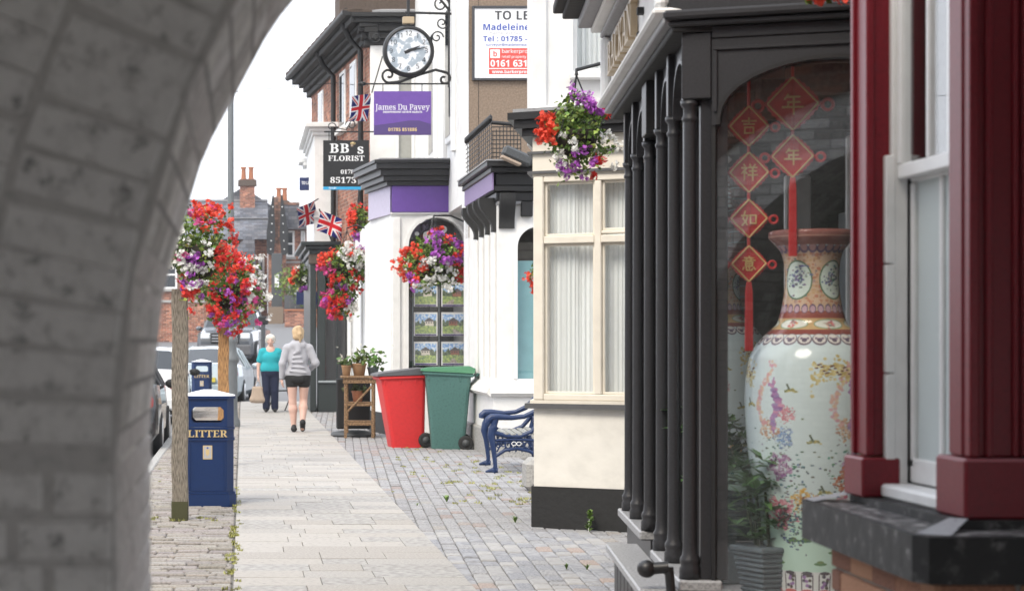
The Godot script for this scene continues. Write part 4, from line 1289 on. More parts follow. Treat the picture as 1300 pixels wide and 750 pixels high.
# ------------------------------------------------------------------ houses up the hill
func window(parent: Node, x: float, y: float, w: float, hh: float, z: float) -> void:
	var f := bx(parent, "window", M.white_gloss, x, x + w, y, y + hh, z, z + 0.06, 0.01)
	for q in [[-w * 0.5 + 0.1, w * 0.5 - 0.1, 0.04, hh * 0.5 - 0.1], [-w * 0.5 + 0.1, w * 0.5 - 0.1, -hh * 0.5 + 0.1, -0.04]]:
		var b := MB.new()
		b.box(Vector3(q[0], q[2], 0.03), Vector3(q[1], q[3], 0.034))
		part(f, "pane", b, M.glass_dark)
	bx(parent, "window_sill", M.kerb, x - 0.06, x + w + 0.06, y - 0.12, y - 0.001, z, z + 0.14)

func chimney(parent: Node, x: float, y: float, z: float, w: float, hh: float, m: Material) -> void:
	var c := bx(parent, "chimney", m, x - w * 0.5, x + w * 0.5, y, y + hh, z - w * 0.35, z + w * 0.35)
	var cap := MB.new()
	cap.box(Vector3(-w * 0.5 - 0.1, hh * 0.5 - 0.35, -w * 0.35 - 0.1), Vector3(w * 0.5 + 0.1, hh * 0.5 - 0.05, w * 0.35 + 0.1))
	part(c, "cap", cap, M.old_tile)
	for s in [-1, 1]:
		var b := MB.new()
		b.lathe([Vector2(0.14, hh * 0.5 - 0.05), Vector2(0.12, hh * 0.5 + 0.3), Vector2(0.11, hh * 0.5 + 0.5), Vector2(0.15, hh * 0.5 + 0.54), Vector2(0.15, hh * 0.5 + 0.62), Vector2(0.0, hh * 0.5 + 0.62)], 10)
		part(c, "chimney_pot", b, M.terracotta, Transform3D(Basis(), Vector3(s * w * 0.25, 0, 0)))

func far_houses() -> void:
	var g := hill(92.0)
	# slate house on the left
	var a := thing("slate_house", "brick house with wide grey slate roof and tall chimney at the street's end", "house", Vector3(0, 0, 0))
	bx(a, "wall", M.brick, -4.5, 1.2, g - 1.0, 6.5, -99.0, -92.0)
	ext(a, "roof", M.slate, PackedVector2Array([Vector2(91.5, 6.4), Vector2(95.5, 8.55), Vector2(99.5, 6.4)]), -4.8, 1.25, Transform3D(Basis(Vector3(0, 0, -1), Vector3.UP, Vector3(1, 0, 0)), Vector3.ZERO))
	bx(a, "ridge", M.lead, -4.8, 1.26, 8.52, 8.62, -95.6, -95.4)
	bx(a, "flashing", M.lead, -4.8, 1.26, 7.52, 7.56, -93.7, -93.45)
	ext(a, "rear_roof", M.slate, PackedVector2Array([Vector2(-1.7, 7.5), Vector2(-1.5, 8.4), Vector2(0.0, 9.35), Vector2(1.6, 8.3), Vector2(1.7, 7.5)]), -98.5, -96.5)
	chimney(a, 0.22, 7.6, -95.0, 0.75, 2.0, M.brick)
	ext(a, "porch_roof", M.slate, PackedVector2Array([Vector2(-1.2, 5.0), Vector2(0.15, 6.45), Vector2(0.55, 6.45), Vector2(0.65, 4.6), Vector2(-1.2, 4.6)]), -91.4, -90.2)
	bx(a, "porch_wall", M.brick, -1.2, 0.55, g - 0.8, 4.6, -91.4, -90.3)
	for k in 3:
		window(a, -4.0 + k * 1.4, 4.0, 0.8, 1.4, -91.99)
	window(a, 0.75, 4.2, 0.3, 1.3, -91.99)
	# gabled house with black bargeboards
	var b := thing("gabled_house", "narrow brick gable with black dotted bargeboards at the street's end", "house")
	bx(b, "wall", M.brick, 1.22, 2.05, g - 1.0, 6.0, -92.6, -89.5)
	ext(b, "gable", M.tile, PackedVector2Array([Vector2(1.3, 6.0), Vector2(2.0, 6.0), Vector2(1.82, 8.3), Vector2(1.45, 8.3)]), -92.6, -89.55)
	for s in [-1, 1]:
		var p := PackedVector2Array([Vector2(0.17, 8.35), Vector2(0.24, 8.35), Vector2(0.52, 6.6), Vector2(0.50, 5.6), Vector2(0.18, 5.5), Vector2(0.10, 6.5)])
		if s < 0:
			for i in p.size(): p[i].x = -p[i].x
		var bb := ext(b, "bargeboard", M.iron, p, -89.3, -89.2, Transform3D(Basis(), Vector3(1.63, 0, 0)))
		for k in 6:
			var dt := MB.new()
			dt.ball(Vector3(s * (0.22 + 0.02 * k), 7.8 - 0.4 * k, -89.2), Vector3(0.035, 0.035, 0.02), 6)
			part(bb, "stud", dt, M.white_gloss)
	bx(b, "corner_boards", M.steel_dark, 1.35, 1.85, g - 0.9, 5.6, -89.5, -89.0, 0.02)
	bx(b, "notice", M.sign_white, 1.5, 1.7, 4.0, 4.6, -89.0, -88.95)
	bx(b, "base", M.render_brown, 1.2, 1.9, g - 0.9, g + 0.5, -89.5, -88.9)
	# brick house on the right
	var c := thing("brick_end_house", "red brick house with white sash windows behind the gable", "house")
	bx(c, "wall", M.brick, 2.06, 4.6, g - 1.0, 7.0, -99.0, -93.0)
	ext(c, "roof", M.slate, PackedVector2Array([Vector2(1.7, 6.95), Vector2(3.2, 6.95), Vector2(3.25, 8.1), Vector2(1.6, 8.15)]), -96.0, -92.4)
	bx(c, "roof_ridge", M.tile, 1.6, 3.3, 8.12, 8.25, -96.0, -92.35)
	ext(c, "roof", M.slate, PackedVector2Array([Vector2(3.2, 6.95), Vector2(5.0, 6.95), Vector2(4.0, 8.15), Vector2(3.25, 8.15)]), -96.0, -92.5)
	chimney(c, 1.95, 7.6, -95.0, 0.6, 0.95, M.brick)
	window(c, 2.12, 5.6, 0.42, 1.3, -92.99)
	window(c, 2.85, 5.6, 0.22, 1.3, -92.99)
	window(c, 2.2, 3.1, 0.5, 1.4, -92.99)
	bx(c, "string_course", M.kerb, 2.06, 4.6, 5.3, 5.4, -93.0, -92.95)
	# garden wall, hedge
	var gw := thing("garden_wall", "low red brick garden wall below the hedge at the street's end", "wall")
	bx(gw, "brickwork", M.brick, 1.9, 6.0, hill(86) - 0.3, hill(86) + 0.62, -86.3, -86.0)
	bx(gw, "coping", M.terracotta, 1.88, 6.0, hill(86) + 0.62, hill(86) + 0.7, -86.36, -85.94)
	var gw2 := thing("garden_fence", "dark boarded fence standing above the low brick wall", "fence")
	for k in 14:
		bx(gw2, "board", M.steel_dark, 1.9 + k * 0.25, 2.14 + k * 0.25, hill(86) + 0.3, hill(86) + 1.35, -86.62, -86.58)
	leafy("hedge", "bright green hedge behind the low garden wall", "hedge", Vector3(2.2, hill(86) + 1.9, -87.6), Vector3(0.75, 0.75, 0.5), 500, Color(0.17, 0.24, 0.04), 61, 0.14)
	leafy("hedge", "darker green shrub spilling over the garden wall by the florist", "hedge", Vector3(3.0, hill(86) + 1.2, -86.2), Vector3(0.7, 0.35, 0.5), 300, Color(0.10, 0.17, 0.04), 62, 0.12)
	# long brick wall over the road
	var lw := thing("roadside_wall", "long red brick wall behind the parked cars", "wall")
	bx(lw, "brickwork", M.brick, -9.0, -1.55, hill(75) - 0.3, 3.0, -75.4, -75.0)
	bx(lw, "coping", M.kerb, -9.0, -1.5, 3.0, 3.1, -75.45, -74.95)
	for q in [[-1.3, "left"], [-0.98, "right"]]:
		var gp := thing("gate_post", "short brown stone gate post in front of the far pickup, %s of the pair" % q[1], "post", Vector3(q[0], hill(62) - 0.1, -61), Basis(), "stone gate posts")
		bx(gp, "shaft", M.render_brown, -0.16, 0.16, 0, 0.92, -0.16, 0.16, 0.02)
		bx(gp, "cap", M.render_brown, -0.2, 0.2, 0.921, 1.02, -0.2, 0.2, 0.04)

func leafy(called: String, label: String, cat: String, at: Vector3, r: Vector3, count: int, colr: Color, seed_: int, size: float) -> Node3D:
	var o := thing(called, label, cat, at)
	var b := MB.new()
	rng.seed = seed_
	for k in count:
		var p := Vector3(rng.randfn(), rng.randfn(), rng.randfn()).normalized() * pow(rng.randf(), 0.4)
		p = p * r * (1.0 + 0.25 * sin(p.x * 9.0 + seed_) * cos(p.y * 7.0))
		leaf(b, p, size * rng.randf_range(0.6, 1.3), colr)
	stuff(o, "foliage", b, M.leaf)
	bar(o, "stem", M.wood_old, [Vector3(0, -r.y * 1.6, 0), Vector3(0, r.y * 0.3, 0)], 0.04, 6)
	return o

func leaf(b: MB, p: Vector3, s: float, colr: Color) -> void:
	var g := rng.randf_range(0.6, 1.4)
	b.col = Color(colr.r * g * rng.randf_range(0.85, 1.15), colr.g * g, colr.b * g)
	var d := Vector3(rng.randfn(), rng.randfn() * 0.7, rng.randfn()).normalized()
	var e := d.cross(Vector3(rng.randfn(), rng.randfn(), rng.randfn())).normalized()
	var nn := d.cross(e)
	if nn.dot(p) < 0: nn = -nn
	var tip := p + d * s + nn * -0.15 * s
	var l := p + d * s * 0.45 + e * s * 0.38 + nn * 0.08 * s
	var q := p + d * s * 0.45 - e * s * 0.38 + nn * 0.08 * s
	b.tri(p, l, tip, (nn + e * 0.35).normalized()); b.tri(p, tip, q, (nn - e * 0.35).normalized())

# ------------------------------------------------------------------ the other side of the road (seen in the windows' reflections)
func opposite_side() -> void:
	for k in 3:
		var d := -9.0 + k * 11.0
		var h := thing("terraced_house", ["white rendered house with tiled roof across the road, beside the arch", "white rendered house with tiled roof across the road, opposite the red bay", "white rendered house with tiled roof across the road, opposite the litter bin"][k], "house", Vector3.ZERO, Basis(), "houses across the road")
		bx(h, "wall", M.white if k == 1 else M.cream_render, -16.0, -10.0, -0.2, 5.6, -d - 10.9, -d)
		ext(h, "roof", M.tile, PackedVector2Array([Vector2(-9.6, 5.5), Vector2(-13.0, 8.4), Vector2(-16.4, 5.5)]), -d - 10.95, -d)
		for q in 3:
			for lv in 2:
				var y := 0.9 + lv * 2.6
				bx(h, "window", M.glass_dark, -10.0, -9.96, y, y + 1.5, -d - 2.9 - q * 3.2, -d - 1.8 - q * 3.2)
				bx(h, "window_sill", M.kerb, -10.0, -9.85, y - 0.1, y, -d - 3.0 - q * 3.2, -d - 1.7 - q * 3.2)

# ------------------------------------------------------------------ street furniture
func frame_plate(b: MB, x0: float, x1: float, y0: float, y1: float, hx0: float, hx1: float, hy0: float, hy1: float, ch: float, z0: float, z1: float) -> void:
	# plate with an eight-sided opening
	var inn := [Vector2(hx0 + ch, hy0), Vector2(hx1 - ch, hy0), Vector2(hx1, hy0 + ch), Vector2(hx1, hy1 - ch), Vector2(hx1 - ch, hy1), Vector2(hx0 + ch, hy1), Vector2(hx0, hy1 - ch), Vector2(hx0, hy0 + ch)]
	var out := [Vector2(hx0 + ch, y0), Vector2(hx1 - ch, y0), Vector2(x1, y0), Vector2(x1, y1), Vector2(hx1 - ch, y1), Vector2(hx0 + ch, y1), Vector2(x0, y1), Vector2(x0, y0)]
	for k in 8:
		var j := (k + 1) % 8
		b.extrude(PackedVector2Array([inn[k], out[k], out[j], inn[j]]), z0, z1)

func octo(h: float, c: float) -> Array:
	return [Vector2(-h + c, -h), Vector2(h - c, -h), Vector2(h, -h + c), Vector2(h, h - c), Vector2(h - c, h), Vector2(-h + c, h), Vector2(-h, h - c), Vector2(-h, -h + c)]

func litter_bin(label: String, at: Vector3, turn: float) -> Node3D:
	var o := thing("litter_bin", label, "litter bin", at, Basis(Vector3.UP, turn))
	plan(o, "base", M.bin_blue, octo(0.262, 0.06), 0.0, 0.11)
	plan(o, "base", M.bin_blue, octo(0.252, 0.06), 0.112, 0.135)
	var body := plan(o, "body", M.bin_blue, octo(0.238, 0.06), 0.137, 0.60)
	for s in [[0.14, -0.165, -0.15], [0.14, 0.15, 0.165]]:
		bx(o, "rib", M.bin_blue, s[1], s[2], 0.16, 0.58, 0.236, 0.246, 0.003)
	for y in [0.60, 0.70]:
		plan(o, "band", M.bin_blue, octo(0.249, 0.06), y + 0.001, y + 0.02)
	plan(o, "collar", M.bin_blue, octo(0.24, 0.06), 0.622, 0.70)
	var hb := MB.new()
	frame_plate(hb, -0.18, 0.18, 0.722, 0.98, -0.145, 0.15, 0.765, 0.905, 0.03, 0.225, 0.24)
	frame_plate(hb, -0.18, 0.18, 0.722, 0.98, -0.145, 0.15, 0.765, 0.905, 0.03, -0.24, -0.225)
	for sx in [-1, 1]:
		hb.box(Vector3(sx * 0.225 - 0.015 if sx > 0 else -0.24, 0.722, -0.18), Vector3(0.24 if sx > 0 else -0.21, 0.98, 0.18))
		for sz in [-1, 1]:
			hb.quad(Vector3(sx * 0.18, 0.722, sz * 0.24), Vector3(sx * 0.24, 0.722, sz * 0.18), Vector3(sx * 0.24, 0.98, sz * 0.18), Vector3(sx * 0.18, 0.98, sz * 0.24), Vector3(sx, 0, sz))
	part(o, "hood", hb, M.bin_blue)
	plan(o, "rim", M.bin_blue, octo(0.256, 0.06), 0.981, 1.005)
	var lid := MB.new()
	var ring := octo(0.25, 0.06)
	for k in 8:
		var p: Vector2 = ring[k]; var q: Vector2 = ring[(k + 1) % 8]
		lid.quad(Vector3(p.x, 1.006, p.y), Vector3(q.x, 1.006, q.y), Vector3(q.x * 0.15, 1.06, q.y * 0.15), Vector3(p.x * 0.15, 1.06, p.y * 0.15), Vector3.UP)
	part(o, "lid", lid, M.sign_white)
	text(o, "lettering", "LITTER", 0.062, Vector3(0.0, 0.662, 0.244), M.gold, "serif_bold", 0.006, Basis(), 1.12)
	var pl := bx(o, "plaque", M.gold, -0.04, 0.045, 0.43, 0.555, 0.239, 0.2435)
	var e1 := MB.new(); e1.box(Vector3(-0.034, -0.054, 0.0025), Vector3(0.034, 0.054, 0.0035))
	part(pl, "emblem", e1, M.sign_grey)
	var e2 := MB.new(); e2.extrude(PackedVector2Array([Vector2(-0.018, 0.03), Vector2(0.018, 0.03), Vector2(0.016, -0.015), Vector2(0, -0.036), Vector2(-0.016, -0.015)]), 0.0036, 0.0046)
	part(pl, "emblem", e2, M.gold)
	var e3 := MB.new(); e3.tube([Vector3(0, 0.04, 0.0036), Vector3(0, 0.04, 0.0046)], 0.009, 8)
	part(pl, "emblem", e3, M.sign_blue)
	return o

func wheelie(called: String, label: String, at: Vector3, turn: float, m: Material, lidm: Material, hh: float, lean := 0.0) -> Node3D:
	# front faces -x, wheels at +x
	var o := thing(called, label, "wheelie bin", at, Basis(Vector3.UP, turn) * Basis(Vector3(0, 0, 1), lean))
	var b := MB.new()
	var lo := [Vector3(-0.20, 0.0, -0.21), Vector3(0.26, 0.0, -0.21), Vector3(0.26, 0.0, 0.21), Vector3(-0.20, 0.0, 0.21)]
	var hi := [Vector3(-0.345, hh, -0.275), Vector3(0.30, hh, -0.275), Vector3(0.30, hh, 0.275), Vector3(-0.345, hh, 0.275)]
	# rounded corners: eight-sided section
	var sec := func(q: Array, r: float) -> Array:
		var res := []
		for k in 4:
			var p: Vector3 = q[k]; var a: Vector3 = q[(k + 3) % 4]; var d: Vector3 = q[(k + 1) % 4]
			res.append(p + (a - p).normalized() * r); res.append(p + (a - p).normalized() * r * 0.3 + (d - p).normalized() * r * 0.3); res.append(p + (d - p).normalized() * r)
		return res
	var A: Array = sec.call(lo, 0.05); var B: Array = sec.call(hi, 0.05)
	var ce := Vector3(0, hh * 0.5, 0)
	var nn := A.size()
	for k in nn:
		var j := (k + 1) % nn
		b.quad(A[k], A[j], B[j], B[k], A[k] + A[j] - Vector3(0, 0, 0))
		b.tri(Vector3(0, 0.0, 0), A[k], A[j], Vector3.DOWN)
	part(o, "body", b, m)
	bx(o, "rim", m, -0.375, 0.34, hh - 0.055, hh, -0.30, 0.30, 0.02)
	for s in [-1, 1]:
		for k in 3:
			bx(o, "rib", m, -0.3 + k * 0.22, -0.28 + k * 0.22, hh - 0.12, hh - 0.056, s * 0.272 - 0.008, s * 0.272 + 0.008, 0.004)
	var lp := PackedVector2Array([Vector2(-0.40, hh + 0.002), Vector2(0.34, hh + 0.002), Vector2(0.35, hh + 0.07), Vector2(0.28, hh + 0.10), Vector2(-0.30, hh + 0.05), Vector2(-0.395, hh + 0.03)])
	ext(o, "lid", lidm, lp, -0.305, 0.305, Transform3D(), true)
	bar(o, "handle", m, [Vector3(0.36, hh - 0.03, -0.24), Vector3(0.40, hh - 0.01, -0.24), Vector3(0.40, hh - 0.01, 0.24), Vector3(0.36, hh - 0.03, 0.24)], 0.018)
	for s in [-1, 1]:
		var w := MB.new()
		w.xf = Transform3D(Basis(Vector3(1, 0, 0), PI / 2), Vector3(0.27, 0.105, s * 0.245))
		w.lathe([Vector2(0.0, -0.028), Vector2(0.075, -0.028), Vector2(0.098, -0.022), Vector2(0.105, -0.01), Vector2(0.105, 0.01), Vector2(0.098, 0.022), Vector2(0.075, 0.028), Vector2(0.0, 0.028)], 22)
		var wo := part(o, "wheel", w, M.rubber)
		var hb := MB.new()
		hb.xf = Transform3D(Basis(Vector3(1, 0, 0), PI / 2), Vector3(0.27, 0.105, s * 0.25))
		hb.lathe([Vector2(0.0, -0.03), Vector2(0.05, -0.03), Vector2(0.05, 0.03), Vector2(0.0, 0.03)], 16)
		part(wo, "hub", hb, M.steel_dark)
	bar(o, "axle", M.iron, [Vector3(0.27, 0.105, -0.24), Vector3(0.27, 0.105, 0.24)], 0.014)
	return o

func bench() -> void:
	var o := thing("bench", "navy cast iron bench with scrolled arms beside the cream bay", "bench", Vector3(2.87, -0.012, -21.56), Basis(Vector3.UP, -0.07))
	for e in [0.0, -1.34]:
		var f := Node3D.new(); f.name = "bench_end"; o.add_child(f, true)
		var z: float = e
		bar(f, "leg", M.bench_blue, [Vector3(-0.03, 0.012, z), Vector3(0.0, 0.02, z), Vector3(0.012, 0.08, z), Vector3(0.0, 0.2, z), Vector3(-0.015, 0.32, z), Vector3(-0.035, 0.42, z), Vector3(-0.02, 0.5, z), Vector3(0.02, 0.54, z)], [0.03, 0.032, 0.024, 0.028, 0.034, 0.046, 0.05, 0.045], 10)
		bar(f, "foot", M.bench_blue, [Vector3(-0.10, 0.012, z), Vector3(-0.02, 0.03, z), Vector3(0.04, 0.03, z)], [0.012, 0.03, 0.03], 8)
		bar(f, "leg", M.bench_blue, [Vector3(0.62, 0.0, z), Vector3(0.56, 0.12, z), Vector3(0.5, 0.36, z), Vector3(0.54, 0.5, z), Vector3(0.66, 0.9, z)], [0.03, 0.026, 0.03, 0.03, 0.024], 8)
		bar(f, "arm", M.bench_blue, [Vector3(-0.075, 0.57, z), Vector3(-0.07, 0.60, z), Vector3(-0.03, 0.635, z), Vector3(0.05, 0.64, z), Vector3(0.2, 0.63, z), Vector3(0.34, 0.645, z), Vector3(0.46, 0.70, z), Vector3(0.54, 0.78, z), Vector3(0.60, 0.86, z)], [0.03, 0.042, 0.045, 0.04, 0.03, 0.028, 0.032, 0.03, 0.026], 10)
		bar(f, "arm_support", M.bench_blue, [Vector3(-0.02, 0.5, z), Vector3(0.0, 0.57, z), Vector3(0.02, 0.62, z)], [0.045, 0.04, 0.035], 8)
		bar(f, "seat_rail", M.bench_blue, [Vector3(0.0, 0.46, z), Vector3(0.15, 0.42, z), Vector3(0.3, 0.42, z), Vector3(0.42, 0.47, z), Vector3(0.5, 0.56, z), Vector3(0.54, 0.64, z)], [0.03, 0.026, 0.026, 0.026, 0.026, 0.024], 8)
		bar(f, "lower_rail", M.bench_blue, [Vector3(0.0, 0.18, z), Vector3(0.12, 0.26, z), Vector3(0.26, 0.28, z), Vector3(0.4, 0.25, z), Vector3(0.54, 0.16, z)], 0.02, 8)
		bar(f, "upper_rail", M.bench_blue, [Vector3(0.0, 0.37, z), Vector3(0.25, 0.385, z), Vector3(0.5, 0.37, z)], 0.017, 8)
		# pierced scrollwork
		var sc := MB.new()
		for k in 9:
			var cx := 0.05 + k * 0.053
			var pts := []
			for q in 11:
				var a := TAU * q / 10
				pts.append(Vector3(cx + 0.028 * cos(a), 0.325 + 0.035 * sin(a) + 0.012 * sin(k * 2.0), z))
			sc.tube(pts, 0.008, 5, false)
		for k in 7:
			sc.tube([Vector3(0.04 + k * 0.07, 0.37, z), Vector3(0.06 + k * 0.07, 0.3, z), Vector3(0.03 + k * 0.07, 0.24, z)], 0.009, 5)
		part(f, "scrollwork", sc, M.bench_blue)
		for s in [-1, 1]:
			var pts := []
			for q in 13:
				var a := TAU * q / 12
				pts.append(Vector3(0.25 + s * 0.028 + 0.026 * cos(a), 0.335 + 0.02 * sin(a), z + 0.02))
			var kn := MB.new()
			kn.tube(pts, 0.005, 5, false)
			part(f, "knot_emblem", kn, M.white_gloss)
	for k in 6:
		bx(o, "seat_slat", M.slat, 0.01 + k * 0.085, 0.075 + k * 0.085, 0.445 - 0.02 * sin(k * 0.6), 0.468 - 0.02 * sin(k * 0.6), -1.36, 0.02, 0.006)
	for k in 4:
		bx(o, "back_slat", M.bench_blue, 0.53 + k * 0.035, 0.555 + k * 0.035, 0.53 + k * 0.1, 0.6 + k * 0.1, -1.36, 0.02, 0.006)

func post(called: String, label: String, x: float, d: float, w: float, hh: float, m: Material) -> void:
	var o := thing(called, label, "post", Vector3(x, -0.02, -d), Basis(), "timber flower posts")
	var b := MB.new()
	rng.seed = int(d * 10)
	# slightly uneven sawn shaft
	var N := 14
	var ring := []
	for k in N + 1:
		var y := hh * k / N
		var r := []
		for q in octo(w * 0.5, w * 0.07):
			r.append(Vector3(q.x + 0.004 * sin(k * 1.3), y, q.y) * Vector3(1.0 + 0.02 * sin(k * 2.1), 1, 1))
		ring.append(r)
	for k in N:
		for j in 8:
			b.quad(ring[k][j], ring[k][(j + 1) % 8], ring[k + 1][(j + 1) % 8], ring[k + 1][j], Vector3(ring[k][j].x + ring[k][(j + 1) % 8].x, 0, ring[k][j].z + ring[k][(j + 1) % 8].z))
	for j in 8:
		b.tri(Vector3(0, hh, 0), ring[N][j], ring[N][(j + 1) % 8], Vector3.UP)
	part(o, "shaft", b, m)
	if called == "weathered_post":
		plan(o, "mossy_foot", M.mossy, octo(w * 0.5 + 0.003, w * 0.07), 0.0, 0.17)

func pot_plant(called: String, label: String, at: Vector3, r: float, hh: float, m: Material, colr: Color, n: int, spread: float, tall: float, seed_: int, flower = null) -> void:
	var o := thing(called, label, "plant pot", at)
	var b := MB.new()
	b.lathe([Vector2(0, 0), Vector2(r * 0.75, 0), Vector2(r, hh * 0.85), Vector2(r * 1.08, hh * 0.86), Vector2(r * 1.08, hh), Vector2(r * 0.95, hh), Vector2(r * 0.9, hh * 0.85), Vector2(0, hh * 0.85)], 14)
	part(o, "pot", b, m)
	var f := MB.new()
	rng.seed = seed_
	for k in n:
		var p := Vector3(rng.randfn() * spread * 0.36, hh + absf(rng.randfn()) * tall * 0.33, rng.randfn() * spread * 0.36)
		leaf(f, p, 0.085 * rng.randf_range(0.6, 1.4), colr)
	part(o, "leaves", f, M.leaf)
	if flower != null:
		var fl := MB.new()
		for k in 14:
			bloom(fl, Vector3(rng.randfn() * spread * 0.4, hh + tall * rng.randf_range(0.4, 1.0), rng.randfn() * spread * 0.4), 0.022, flower)
		part(o, "flowers", fl, M.petal)

func street_things() -> void:
	litter_bin("navy litter bin with gold lettering behind the weathered post", Vector3(-0.325, -0.012, -17.45), 0.0)
	litter_bin("navy litter bin half hidden behind the silver cars", Vector3(-0.98, -0.012, -45.0), 0.0)
	post("weathered_post", "old grey weathered timber post carrying the taller flower tower", -0.53, 15.9, 0.135, 1.95, M.wood_old)
	post("new_timber_post", "new orange timber post carrying flowers behind the litter bin", -0.235, 22.7, 0.13, 1.9, M.wood_new)
	# lamp post
	var lp := thing("lamp_post", "tall grey steel lamp post behind the new timber post", "lamp post", Vector3(-0.215, -0.02, -33.0))
	var b := MB.new()
	b.lathe([Vector2(0.17, 0), Vector2(0.17, 0.12), Vector2(0.135, 0.16), Vector2(0.12, 0.3), Vector2(0.12, 1.12), Vector2(0.15, 1.15), Vector2(0.15, 1.22), Vector2(0.12, 1.26), Vector2(0.10, 1.4), Vector2(0.125, 1.5), Vector2(0.125, 1.56), Vector2(0.075, 1.66), Vector2(0.06, 1.8), Vector2(0.05, 8.5), Vector2(0.0, 8.5)], 14)
	part(lp, "column", b, M.lamp_grey)
	bar(lp, "arm", M.lamp_grey, [Vector3(0, 8.4, 0), Vector3(-0.5, 8.8, 0), Vector3(-1.2, 8.9, 0)], 0.04)
	bx(lp, "lantern", M.steel_dark, -1.7, -1.15, 8.85, 8.98, -0.12, 0.12, 0.03)
	# far dark sign post
	var sp := thing("sign_post", "dark post with a black box on top beside the far pickup", "post", Vector3(0.62, hill(58) - 0.1, -58))
	bar(sp, "pole", M.steel_dark, [Vector3(0, 0, 0), Vector3(0, 1.75, 0)], 0.07)
	bx(sp, "box", M.iron, -0.16, 0.16, 1.55, 1.8, -0.1, 0.1, 0.03)
	# overhead wire
	var wr := thing("overhead_wire", "thin dark wire crossing the sky to the brick house", "wire")
	var pts := []
	for k in 21:
		var t := k / 20.0
		pts.append(Vector3(-14.0 + t * 16.0, 6.95 - 0.75 * sin(t * PI) * 0.6, -40.0))
	bar(wr, "cable", M.iron, pts, 0.008, 5)
	wheelie("red_wheelie_bin", "red wheelie bin with a dark grey lid", Vector3(2.28, -0.012, -26.75), 0.10, M.bin_red, M.bin_grey, 1.02, 0.03)
	wheelie("green_wheelie_bin", "green wheelie bin leaning beside the red one", Vector3(2.83, -0.012, -26.4), -0.08, M.bin_green, M.bin_green_lid, 1.07, -0.05)
	bench()
	# stone block behind the cream bay
	var sb := thing("stone_block", "grey rounded stone block behind the corner of the cream bay", "stone", Vector3(2.97, -0.02, -19.0))
	bx(sb, "block", M.kerb, -0.14, 0.2, 0, 0.34, -0.2, 0.2, 0.06)
	# wooden plant stand
	var s := thing("plant_stand", "wooden stepped plant stand outside the estate agent", "stand", Vector3(1.56, -0.012, -29.1))
	for q in [[0.0, 0.0], [0.42, 0.0], [0.04, -0.34], [0.46, -0.34]]:
		bx(s, "leg", M.wood_stand, q[0], q[0] + 0.045, 0.0, 0.93, q[1] - 0.045, q[1], 0.004)
	bx(s, "top", M.wood_stand, -0.04, 0.54, 0.931, 0.965, -0.42, 0.05, 0.006)
	bx(s, "apron", M.wood_stand, -0.02, 0.5, 0.85, 0.928, 0.002, 0.022, 0.004)
	bx(s, "rail", M.wood_stand, 0.046, 0.419, 0.20, 0.25, -0.035, -0.01, 0.004)
	bx(s, "rail", M.wood_stand, 0.046, 0.419, 0.50, 0.54, -0.035, -0.01, 0.004)
	bx(s, "shelf", M.wood_stand, 0.02, 0.48, 0.252, 0.27, -0.38, -0.046, 0.004)
	bx(s, "shelf", M.wood_stand, 0.02, 0.48, 0.542, 0.56, -0.38, -0.046, 0.004)
	bar(s, "brace", M.wood_stand, [Vector3(0.06, 0.42, -0.005), Vector3(0.42, 0.80, -0.005)], 0.018, 4)
	bar(s, "backrest", M.iron, [Vector3(-0.04, 0.97, -0.38), Vector3(0.1, 1.12, -0.4), Vector3(0.5, 1.22, -0.4), Vector3(0.54, 1.3, -0.4)], 0.012, 6)
	pot_plant("plant_pot", "small wicker pot at the left end of the plant stand top", Vector3(1.60, 0.955, -29.2), 0.075, 0.16, M.wicker, Color(0.10, 0.16, 0.05), 26, 0.14, 0.18, 71, Color(0.75, 0.7, 0.6))
	pot_plant("plant_pot", "larger wicker basket of white flowers on the plant stand", Vector3(1.80, 0.955, -29.25), 0.11, 0.19, M.wicker, Color(0.16, 0.22, 0.06), 50, 0.22, 0.3, 72, Color(0.8, 0.78, 0.7))
	pot_plant("plant_pot", "bushy green plant at the right end of the plant stand", Vector3(2.02, 0.955, -29.3), 0.09, 0.13, M.slate_pot, Color(0.10, 0.21, 0.04), 80, 0.28, 0.34, 73)
	pot_plant("plant_pot", "plant in a terracotta pot on the middle shelf of the stand", Vector3(1.78, 0.55, -29.3), 0.09, 0.17, M.terracotta, Color(0.10, 0.13, 0.05), 26, 0.2, 0.14, 74)
	# black pavement sign behind the stand
	var ab := thing("pavement_sign", "black pavement sign on a round base behind the plant stand", "sign", Vector3(1.74, -0.012, -29.75))
	var bb := MB.new()
	bb.lathe([Vector2(0.0, 0), Vector2(0.34, 0), Vector2(0.36, 0.03), Vector2(0.33, 0.075), Vector2(0.12, 0.10), Vector2(0.0, 0.1)], 22)
	part(ab, "base", bb, M.steel_dark)
	bx(ab, "board", M.iron, -0.27, 0.27, 0.12, 0.92, -0.025, 0.025, 0.02)
	# black folding chair by the florist
	var ch := thing("folding_chair", "black folding chair standing beside the woman in teal", "chair", Vector3(0.80, -0.012, -39.9), Basis(Vector3.UP, 0.4))
	for q in [-0.2, 0.2]:
		bar(ch, "leg", M.iron, [Vector3(q, 0, 0.2), Vector3(q, 0.45, -0.12), Vector3(q, 0.82, -0.24)], 0.014, 6)
		bar(ch, "leg", M.iron, [Vector3(q, 0, -0.25), Vector3(q, 0.45, 0.16)], 0.014, 6)
	bx(ch, "seat", M.iron, -0.2, 0.2, 0.44, 0.465, -0.2, 0.18, 0.01)
	bx(ch, "backrest", M.iron, -0.2, 0.2, 0.68, 0.82, -0.25, -0.225, 0.01)

